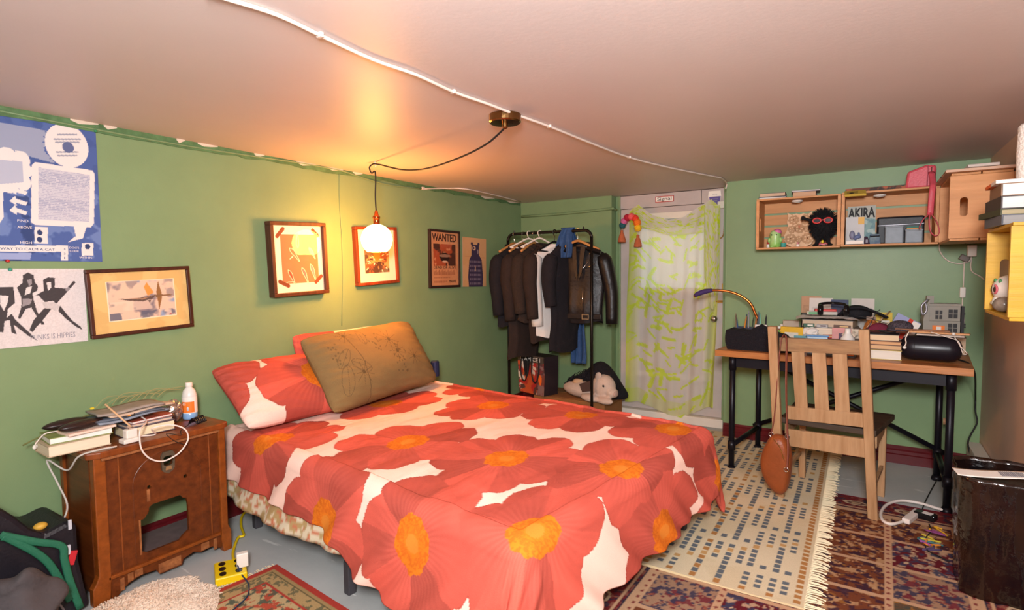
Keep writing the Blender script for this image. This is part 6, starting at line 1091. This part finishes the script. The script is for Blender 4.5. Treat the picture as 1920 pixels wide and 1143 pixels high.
# front of the clutter
t = placed('tape_roll', 'green-edged roll of white tape standing behind the black cloth', 'tape', -.51, 3.93); M_ = T(0, 0, .06) @ rz(.1) @ rx(PI/2)
MB().lathe([(.042, -.014), (.058, -.014), (.058, .014), (.042, .014), (.042, -.014)], n=28, M=M_, caps=False).build('tape_ring', mat('green tape', '#6f9a3a', .5), t, smooth=True); MB().lathe([(.03, -.012), (.042, -.012), (.042, .012), (.03, .012), (.03, -.012)], n=28, M=M_, caps=False).build('core', mat('paper white'), t, smooth=True)
for (nm, lab, cat, x, y, z, w_, d_, h_, rot, col) in (('spice_box', 'terracotta box between the tape roll and the yellow envelope', 'box', -.405, 4.0, 0, .07, .05, .125, .1, '#b0683c'), ('yellow_envelope', 'bright yellow padded envelope on the desk', 'envelope', -.4, 3.895, 0, .13, .03, .135, -.1, '#d0a21c'), ('maroon_notebook', 'maroon notebook lying behind the pencil box', 'notebook', -.585, 4.215, 0, .14, .1, .1, .2, '#6a2230'), ('beige_carton', 'small beige carton at the left of the clutter', 'box', -.44, 4.22, 0, .1, .08, .15, .1, '#b09a84'), ('grey_gadget', 'black and grey gadget with a square face on the clutter', 'gadget', -.352, 4.26, .0, .06, .06, .2, .2, '#4a4440'), ('green_tin', 'dark green flat tin near the white bottle', 'tin', -.215, 3.75, 0.045, .07, .05, .03, .1, '#1f7a58')):
    t = placed(nm, lab, cat, x, y, dz+z, rot); MB().box((0, 0, h_/2), (w_, d_, h_)).build('body', mat('item '+col, col, .5, var=.12, vsc=30), t, bev=.004); MB().box((0, -d_/2-.0004, h_*.6), (w_*.6, .0008, h_*.3)).build('label', mat('label '+col, '#cfc4b4', .6, var=.2, vsc=30), t)
book('slim_book', 'slim book under the green tin on the desk', (-.215, 3.752, dz), (.085, .12, .0215), 1.6, '#8a8078', '#d6ccc0'); book('slim_book', 'second slim book directly beneath the green tin', (-.215, 3.752, dz+.022), (.08, .115, .0215), 1.5, '#a03a34', '#dcd4cc')
# phone and red-striped papers
book('striped_magazine', 'red and white striped magazine lying in front of the yellow envelope', (-.44, 3.96, dz+.0), (.07, .12, .11), 1.5, '#b5483c', '#d8cabc', cat='magazine')
t = placed('glossy_phone', 'glossy blue-white phone reflecting the flash in the desk clutter', 'phone', -.255, 3.825, dz+.0, .1); MB().box((0, 0, .045), (.11, .05, .09)).build('stand_pad', mat('pale blue pad', '#9fb4c4', .5), t, bev=.004); MB().box((0, 0, .0945), (.12, .06, .009)).build('phone_body', mat('blue glass', '#5f8ab8', .05, spec=.8), t, bev=.003)
bt = placed('spray_bottle', 'white shouldered bottle with black lower label on the desk behind the chair', 'bottle', -.095, 3.747); MB().lathe([(.036, 0), (.038, .004), (.038, .06)], n=24).build('black_label', mat('print black'), bt, smooth=True); MB().lathe([(.0378, .06), (.0378, .085), (.034, .098), (.018, .12), (.015, .13), (.015, .15), (.013, .152)], n=24).build('bottle_body', mat('milky clear plastic'), bt, smooth=True)
t = placed('wooden_tray', 'orange wooden board with a marbled roll of magazines at the desk front', 'tray', -.13, 3.83, rot=DROT); MB().box((0, 0, .02), (.2, .07, .04)).build('board', dtm, t, bev=.003); MB().tube([(-.09, -.01, .06), (.07, -.015, .06)], .02, 12).build('rolled_magazine', mat('marbled paper', '#8a7a70', .4, col2='#3a3444', vsc=30), t, smooth=True)
t = placed('grey_tablet', 'flat grey tablet lying at the front edge of the desk behind the chair slats', 'tablet', -.17, 3.655, rot=DROT); MB().box((0, 0, .006), (.24, .1, .012)).build('tablet_body', mat('slate plastic', '#4c5058', .35), t, bev=.003); MB().box((.06, 0, .0145), (.1, .08, .004)).build('orange_card', mat('orange label'), t)
# stack of thick paperbacks, speaker and toy house at the right
sx_ = .08
book('thick_paperback', 'fat white-edged paperback at the bottom of the stack beside the black speaker', (sx_, 3.70, dz), (.13, .16, .052), 1.55, '#b8a050', '#dcd2c4')
book('thick_paperback', 'tan-edged paperback second from the bottom beside the black speaker', (sx_, 3.71, dz+.0525), (.12, .155, .026), 1.6, '#5a4438', '#cda57c')
book('thick_paperback', 'orange-tan paperback third from the bottom beside the black speaker', (sx_, 3.71, dz+.079), (.12, .16, .02), 1.5, '#8a5a3c', '#cf9f72')
book('thick_paperback', 'cream-edged paperback topping the stack beside the black speaker', (sx_-.01, 3.72, dz+.0995), (.12, .155, .035), 1.57, '#3a3434', '#dcc09c')
sp_ = thing('capsule_speaker', 'black capsule-shaped speaker at the right end of the desk', 'speaker', T(.285, 3.70, dz+.068) @ rz(DROT) @ ry(PI/2)); prof = [(.001, -.135), (.03, -.132), (.052, -.118), (.064, -.095), (.067, -.07), (.067, .08), (.062, .105), (.045, .125), (.022, .134), (.001, .136)]
MB().lathe(prof, n=36).build('shell', mat('satin black plastic', '#18151c', .32), sp_, smooth=True); MB().tube([(.0672*math.cos(a), .0672*math.sin(a), -.068) for a in np.linspace(0, 2*PI, 40, False)], .0012, 5, closed=True).build('seam', blk, sp_)
tz_ = dz+.137
for (nm, lab, x, y, z, w_, l_, h_, rot, col) in (('thin_board', 'pale grey flat board on top of the black speaker', .33, 3.72, 0, .2, .12, .008, -.15, '#b4a79c'), ('pale_stick', 'flat orange-brown wooden slat lying across the top of the speaker', .32, 3.72, .0085, .26, .03, .009, -.2, '#c08a5c'), ('pale_stick', 'darker brown slat crossing the orange-brown one above the speaker', .25, 3.75, .018, .24, .025, .008, -.08, '#8a5a3a')):
    t = placed(nm, lab, 'slat', x, y, tz_+z, rot); MB().box((0, 0, h_/2), (w_, l_, h_)).build('slat', mat('slat '+col, col, .6), t, bev=.001); MB().box((w_/2+.0003, 0, h_/2), (.0006, l_*.9, h_*.9)).build('end_grain', mat('slat end '+col, col, .8, var=.4, vsc=80), t)
t = placed('white_lanyard', 'loop of thin white cord over the right end of the speaker', 'cord', .36, 3.68, tz_+.02); MB().tube([YP(x, y, 3.63) for x, y in ((1745, 622), (1770, 630), (1795, 638), (1802, 650), (1813, 662), (1806, 663), (1800, 648), (1790, 632))], .0022, 6, 5).build('cord', wc, t, True, smooth=True); MB().ell(YP(1788, 626, 3.63), (.008,)*3, 10, 8).build('toggle', wpl, t, True, smooth=True)
t = placed('white_strap', 'white cord with a bead at the left end of the speaker', 'cord', .15, 3.63, dz+.1); MB().tube([YP(x, y, 3.60) for x, y in ((1704, 622), (1698, 634), (1699, 642), (1696, 650))], .003, 6, 4).build('cord', wc, t, True, smooth=True); MB().ell(YP(1696, 651, 3.60), (.009,)*3, 10, 8).build('bead', wpl, t, True, smooth=True)
# grey brick toy house on a book
book('support_book', 'brown book under the toy house at the back right of the desk', (.355, 4.12, dz), (.2, .24, .1), 1.55, '#5c4634', '#bfa488')
hs = thing('toy_house', 'grey toy brick house with dark windows at the back right corner of the desk', 'toy house', T(.355, 4.1, dz+.1005) @ rz(.1) @ Matrix.Diagonal((1.15, 1.15, 1.25, 1))); gy_ = mat('light grey bricks', '#8d877c', .45); dgr = mat('dark window bricks', '#2c2a2c', .4)
MB().box((0, 0, .035), (.15, .09, .07)).build('lower_storey', gy_, hs); MB().box((.012, 0, .105), (.125, .085, .068)).build('upper_storey', gy_, hs); MB().prism([(-.075, .07), (-.05, .07), (-.05, .17), (-.06, .15)], -.04, .04, rx(PI/2)).build('sloped_roof', gy_, hs); MB().box((.01, 0, .145), (.135, .09, .012)).build('roof_slab', gy_, hs, bev=.002); MB().box((-.04, .02, .165), (.03, .03, .04)).build('chimney', gy_, hs)
for x, z, ww in ((.045, .105, .036), (-.012, .1, .028), (.045, .04, .036)):
    w__ = MB().box((x, -.0455, z), (ww, .004, .04)).build('window', dgr, hs); MB().box((x, -.048, z), (.003, .003, .04)).build('mullion', gy_, w__); MB().box((x, -.048, z), (ww, .003, .003)).build('mullion', gy_, w__)
MB().box((-.012, -.046, .035), (.05, .004, .03)).build('orange_band', mat('orange label'), hs); MB().box((-.012, -.049, .035), (.02, .004, .02)).build('white_window', wpl, hs); MB().box((.085, 0, .07), (.012, .085, .14)).build('black_side_wall', dgr, hs)
MB().tube([(-.06, -.05, .17), (-.085, -.052, .14), (-.08, -.055, .1), (-.065, -.056, .12), (-.07, -.054, .155)], .005, 6, 4).build('wound_hose', mat('grey zip'), hs, smooth=True)
m = MB(); q = random.Random(2)
for k in range(10): m.box((.093, q.uniform(-.035, .035), .02+.012*k), (.012, .012, .008))
m.build('studs', dgr, hs)['kind'] = 'stuff'
# blue-white blister box, knit ball, crisps packet, cables
t = thing('medicine_box', 'blue and white packet with a red stripe leaning in the desk clutter', 'packet', T(.15, 4.0, dz+.085) @ rz(.05) @ ry(.5) @ rx(-.45)); MB().box((0, 0, .07), (.13, .018, .14)).build('carton', mat('lavender card', '#9aa0c4', .5), t); MB().box((.012, -.0095, .07), (.022, .001, .14)).build('red_stripe', mat('red print', '#c8402e', .5), t); MB().box((.044, -.0095, .07), (.04, .001, .13)).build('white_panel', mat('paper white'), t)
book('tan_book', 'tan book supporting the blue and white packet', (.15, 4.05, dz), (.14, .14, .08), 1.57, '#8a7a60', '#cfb99a')
sheet_('cream_leaflet', 'cream leaflet standing between the orange packet and the blue-white packet', 'leaflet', (.06, 4.16, dz), .11, .2, .05, -.2, '#c9b096'); tag(MB().cyl((.02, 4.0, dz+.135), (.115, 4.12, dz+.235), .004).build('paint_brush', mat('pale wood stick'), smooth=True), 'slim wooden brush handle pointing up beside the orange packet', 'brush')
t = placed('black_knit_ball', 'dark speckled knitted beanie balled up beside the speaker', 'beanie', .155, 3.79, dz+.135); m = MB().ell((0, 0, .035), (.06, .045, .036), 24, 14); m.build('knit', mat('dark speckled knit', '#1d1a20', .9, col2='#5a5058', vsc=160, bump=.8, bsc=160), t, smooth=True); MB().tube([(.058*math.cos(a), .044*math.sin(a), .018) for a in np.linspace(0, 2*PI, 24, False)], .007, 6, closed=True).build('cuff', mat('dark speckled knit'), t, smooth=True)
t = placed('orange_packet', 'crinkled orange and brown snack packet in the desk clutter', 'packet', .018, 4.0, dz+.0); m = MB().box((0, 0, .1), (.085, .04, .2)); m = MB().ell((0, 0, .095), (.045, .03, .095), 16, 12); q = np.random.RandomState(2); m.v = [(x+q.uniform(-.005, .005), y+q.uniform(-.005, .005), z) for x, y, z in m.v]; m.build('packet_body', mat('orange foil', '#c0702a', .3, col2='#6a3a20', vsc=25), t); MB().box((0, 0, .195), (.05, .004, .02)).build('crimped_top', mat('brown foil', '#7a5a40', .3), t)
t = placed('maroon_scarf', 'maroon and dark scarf bunched behind the white bottle', 'scarf', .06, 3.9, dz, .1); m = MB().ell((0, 0, .09), (.08, .05, .09), 24, 16); m.v = [(x*(1+.1*math.sin(z*60)), y*(1+.12*math.sin(x*60)), z) for x, y, z in m.v]; m.build('bunched_cloth', mat('maroon cloth', '#6a1f34', .85, bump=.6, bsc=40), t, smooth=True); MB().ell((.03, -.045, .06), (.05, .02, .04), 14, 10).build('cream_lining', mat('cream cloth', '#bfa67c', .85, bump=.6, bsc=40), t, smooth=True)
t = placed('white_controller', 'pale pink-white game controller-like gadget with dark buttons near the bottle', 'gadget', .05, 3.81, dz+.0, -.1); MB().box((0, 0, .06), (.13, .06, .12), taper=(.9, .6)).build('shell', mat('pinkish white plastic', '#c9b6b0', .4), t, bev=.012)
for x in (-.035, .0, .03): MB().ell((x, -.03, .085), (.006, .006, .006), 8, 6).build('button', bg_, t, smooth=True)
t = placed('tangled_leads', 'tangle of brown and black leads lying over the paperback stack', 'cables', .1, 3.75, dz+.14)
for k in range(6): q = random.Random(k); MB().tube([(-.0+q.uniform(-.05, .02), 3.72+q.uniform(-.03, .05), dz+.141), (.04+q.uniform(-.02, .02), 3.69+q.uniform(-.02, .04), dz+.15), (.1+q.uniform(-.02, .02), 3.70+q.uniform(-.03, .04), dz+.146), (.17+q.uniform(-.02, .03), 3.72+q.uniform(-.02, .03), dz+.148)], .0035, 6, 5).build('lead', blk if k % 2 else mat('brown lead', '#5a3424', .5), t, True, smooth=True)
t = placed('thin_black_wires', 'thin black wires arching above the clutter by the orange packet', 'cables', .04, 3.85, dz+.14); MB().tube([YP(x, y, 3.8) for x, y in ((1625, 620), (1633, 605), (1642, 588), (1650, 580))], .002, 6, 4).build('wire', blk, t, True); MB().tube([YP(x, y, 3.8) for x, y in ((1605, 592), (1630, 596), (1655, 604), (1676, 610))], .002, 6, 4).build('wire', blk, t, True)
t = thing('black_power_lead', 'black power lead falling from the right end of the desk to the floor box', 'cable', T(.46, 3.9, 0)); Yw = 4.2; MB().tube([(.30, 3.83, dz+.004), (.41, 3.78, dz+.006), (.47, 3.72, dz-.03)]+[YP(x, y, Yw) for x, y in ((1829, 740), (1829, 770), (1832, 792), (1820, 815), (1815, 832), (1820, 858))]+[(.535, 4.15, .02)], .0045, 8, 5).build('lead', blk, t, True, smooth=True)
# ------------------------------------------------------------------ right-hand corner of the floor
t = thing('white_floor_box', 'low white box on the floor in the corner by the right wall', 'box', T(.56, 4.12, 0)); MB().box((0, 0, .1), (.066, .4, .2)).build('carton', mat('off white card', '#b9aea2', .6), t, bev=.006); MB().box((0, 0, .205), (.066, .4, .01)).build('lid', mat('off white lid', '#c9bfb2', .5), t, bev=.003)
bn_ = thing('waste_bin', 'bin lined with a shiny black and brown plastic bag at the right edge', 'bin', T(.45, 2.83, 0)); m = MB(); n = 48; V = []; rws = 26; q = np.random.RandomState(6); ph = q.rand(5)*6
for i in range(rws):
    t_ = i/(rws-1); z = .475*t_; s = .92+.08*t_+(.02 if t_ > .93 else 0)
    for j in range(n):
        a = 2*PI*j/n; ca, sa = math.cos(a), math.sin(a); k = (abs(ca)**5+abs(sa)**5)**(-1/5); w_ = 1+.02*math.sin(9*a+ph[0]+z*8)+.018*math.sin(15*a+ph[1]-z*14)+.012*math.sin(24*a+ph[2]+z*30); V.append((.135*s*k*ca*w_, .16*s*k*sa*w_, z))
F = [(i*n+j, i*n+(j+1) % n, (i+1)*n+(j+1) % n, (i+1)*n+j) for i in range(rws-1) for j in range(n)]+[tuple(range(n))[::-1]]
o = MB().add(V, F).build('plastic_liner', mat('shiny dark plastic', '#0c080a', .1, spec=.8, col2='#24120a', vsc=8, bump=.6, bsc=13), bn_, smooth=True); s_ = o.modifiers.new('s', 'SOLIDIFY'); s_.thickness = .004
MB().ell((0, 0, .42), (.115, .14, .03), 20, 10).build('rubbish', mat('dark green rubbish', '#2a2f28', .6, col2='#4a2f20', vsc=14, bump=.5, bsc=30), bn_, smooth=True)
pp_ = thing('receipt_paper', 'white printed paper lying across the top of the bin', 'paper', T(.44, 2.75, .478) @ rz(.12)); X_, Y__ = np.meshgrid(np.linspace(-.14, .14, 30), np.linspace(-.045, .045, 8)); MB().grid(np.dstack([X_, Y__, .006+.008*np.sin(X_*14)])).build('sheet', mat('paper white'), pp_, smooth=True).modifiers.new('s', 'SOLIDIFY').thickness = .0015; m = MB()
for k in range(12): x = .0+.006*k; m.box((x, 0, .0078+.008*math.sin(x*14)), (.003 if k % 3 else .0045, .05, .001))
m.build('barcode', mat('grey print'), pp_)['kind'] = 'stuff'
t = thing('white_floor_cable', 'white extension cable looping on the carpet beside the chair leg', 'cable', T(.15, 3.3, 0)); MB().tube([ZP(x, y, .016) for x, y in ((1700, 975), (1672, 982), (1655, 975), (1652, 960), (1664, 945), (1690, 938), (1725, 943), (1755, 952), (1778, 958))], .0075, 8, 6).build('cable', mat('white cable rubber'), t, True, smooth=True); a_ = ZP(1698, 977, .02); b_ = ZP(1722, 958, .02); MB().bar(a_, b_, .035, .026).build('socket_end', mat('white cable rubber'), t, True, bev=.005)
t = thing('power_brick', 'black power brick with a white label on the carpet by the desk leg', 'power adapter', T(*ZP(1735, 972, .0085)) @ rz(-.4)); MB().box((0, 0, .016), (.09, .05, .032)).build('brick', bg_, t, bev=.005); MB().box((.01, -.003, .0325), (.04, .035, .001)).build('label', mat('white label'), t); MB().tube([ZP(x, y, .012) for x, y in ((1725, 966), (1735, 940), (1748, 915), (1762, 890))], .003, 6, 5).build('lead', blk, t, True, smooth=True); MB().tube([ZP(x, y, .014) for x, y in ((1742, 982), (1746, 995), (1735, 1010), (1738, 1030), (1760, 1042), (1780, 1052))], .003, 6, 5).build('lead', blk, t, True, smooth=True)
t = thing('coloured_threads', 'tangle of yellow, purple and teal threads on the carpet beside the bin', 'threads', T(*ZP(1758, 1015, .009)))
for k, col in enumerate(('#d09a28', '#7a3a6a', '#c2b23a', '#3f6a6a', '#8a4a8a', '#d07a28', '#4a3a5a')):
    q = random.Random(k+5); c0 = ZP(1745+q.uniform(-8, 20), 995+k*6, .012); MB().tube([c0+[q.uniform(-.05, .05), q.uniform(-.05, .05), q.uniform(0, .006)] for _ in range(5)], .004, 6, 5).build('thread', mat('thread '+col, col, .8), t, True, smooth=True)

# a few more odds and ends on the desk pile
for (nm, lab, cat, x, y, z, col, kind_) in (('tissue_ball', 'crumpled white tissue between the tape roll and the books on the desk', 'tissue', -.3, 3.9, dz+.0755, '#d4ccc4', 'ball'), ('tissue_ball', 'crumpled cream tissue on the front of the desk book pile', 'tissue', -.1, 3.9, dz+.0755, '#cbb9a4', 'ball'), ('glue_stick', 'upright white and orange glue stick behind the chair on the desk', 'glue stick', .005, 3.885, dz, '#d8d0c8', 'stick'), ('small_jar', 'small dark jar with a pale lid at the back of the desk', 'jar', -.5, 4.12, dz, '#3a342e', 'stick'), ('ink_bottle', 'brown ink bottle behind the tape roll', 'ink bottle', -.5, 4.27, dz, '#6a4a30', 'stick')):
    t = placed(nm, lab, cat, x, y, z)
    if kind_ == 'ball':
        m = MB().ell((0, 0, .03), (.05, .03, .03), 16, 10); q = np.random.RandomState(len(lab)); m.v = [(a+q.uniform(-.007, .007), b+q.uniform(-.006, .006), max(.0005, c__+q.uniform(-.006, .006))) for a, b, c__ in m.v]; m.build('paper', mat('tissue '+col, col, .9), t)
    else:
        MB().lathe([(.014, 0), (.016, .003), (.016, .085), (.012, .09)], n=16).build('body', mat('jar '+col, col, .35), t, smooth=True); MB().lathe([(.0165, .09), (.0165, .115), (.013, .118)], n=16).build('screw_lid', mat('orange label') if nm == 'glue_stick' else wpl, t, smooth=True)

# flat wrappers, cards and boxes scattered along the front and top of the desk pile
for k, (nm, lab, cat, x, y, z, w_, d_, h_, rz_, tl, col) in enumerate((
  ('postcard', 'teal postcard leaning on the front of the desk book pile', 'card', -.33, 3.862, 0, .11, .002, .085, .05, -.08, '#3f7f86'),
  ('postcard', 'pink postcard leaning on the pile behind the white bottle', 'card', -.13, 3.878, .0, .1, .002, .14, -.05, .0, '#c98a86'),
  ('matchbox', 'red matchbox on the front ledge of the lowest big book', 'matchbox', -.2, 3.89, .0755, .055, .03, .02, .3, 0, '#b0332c'),
  ('card_pack', 'dark green pack of cards on the thick pale book', 'card pack', -.31, 3.93, .136, .06, .03, .02, .2, 0, '#2f5a44'),
  ('silver_tin', 'flat silver tin lying on the thick pale book', 'tin', -.235, 3.925, .136, .06, .024, .018, -.1, 0, '#a8a6a4'),
  ('brown_wallet', 'brown wallet on the front of the upper pale book', 'wallet', -.13, 3.925, .136, .09, .024, .018, .05, 0, '#5a3826'),
  ('yellow_notepad', 'yellow notepad standing behind the maroon scarf on the desk', 'notepad', .085, 4.19, 0, .09, .012, .22, .1, -.05, '#d2ae2a'),
  ('blue_booklet', 'navy booklet standing at the back of the desk left of the hat', 'booklet', -.16, 4.31, 0, .1, .01, .29, -.05, 0, '#2f3a5c'),
  ('white_packet', 'white packet with a purple corner standing near the tape roll', 'packet', -.58, 3.9, 0, .07, .03, .14, .1, 0, '#d4ccc8'))):
    t = thing(nm, lab, cat, T(x, y, dz+z+.0005) @ rz(rz_) @ rx(tl)); MB().box((0, 0, h_/2), (w_, d_, h_)).build('body', mat('scatter '+col, col, .5, var=.15, vsc=25), t); MB().box((w_*.1, -d_/2-.0003, h_*.55), (w_*.5, .0005, h_*.45)).build('print', mat('scatter print %d' % (k % 3), ('#d8d0c4', '#4a3a4c', '#c2a070')[k % 3], .6), t)
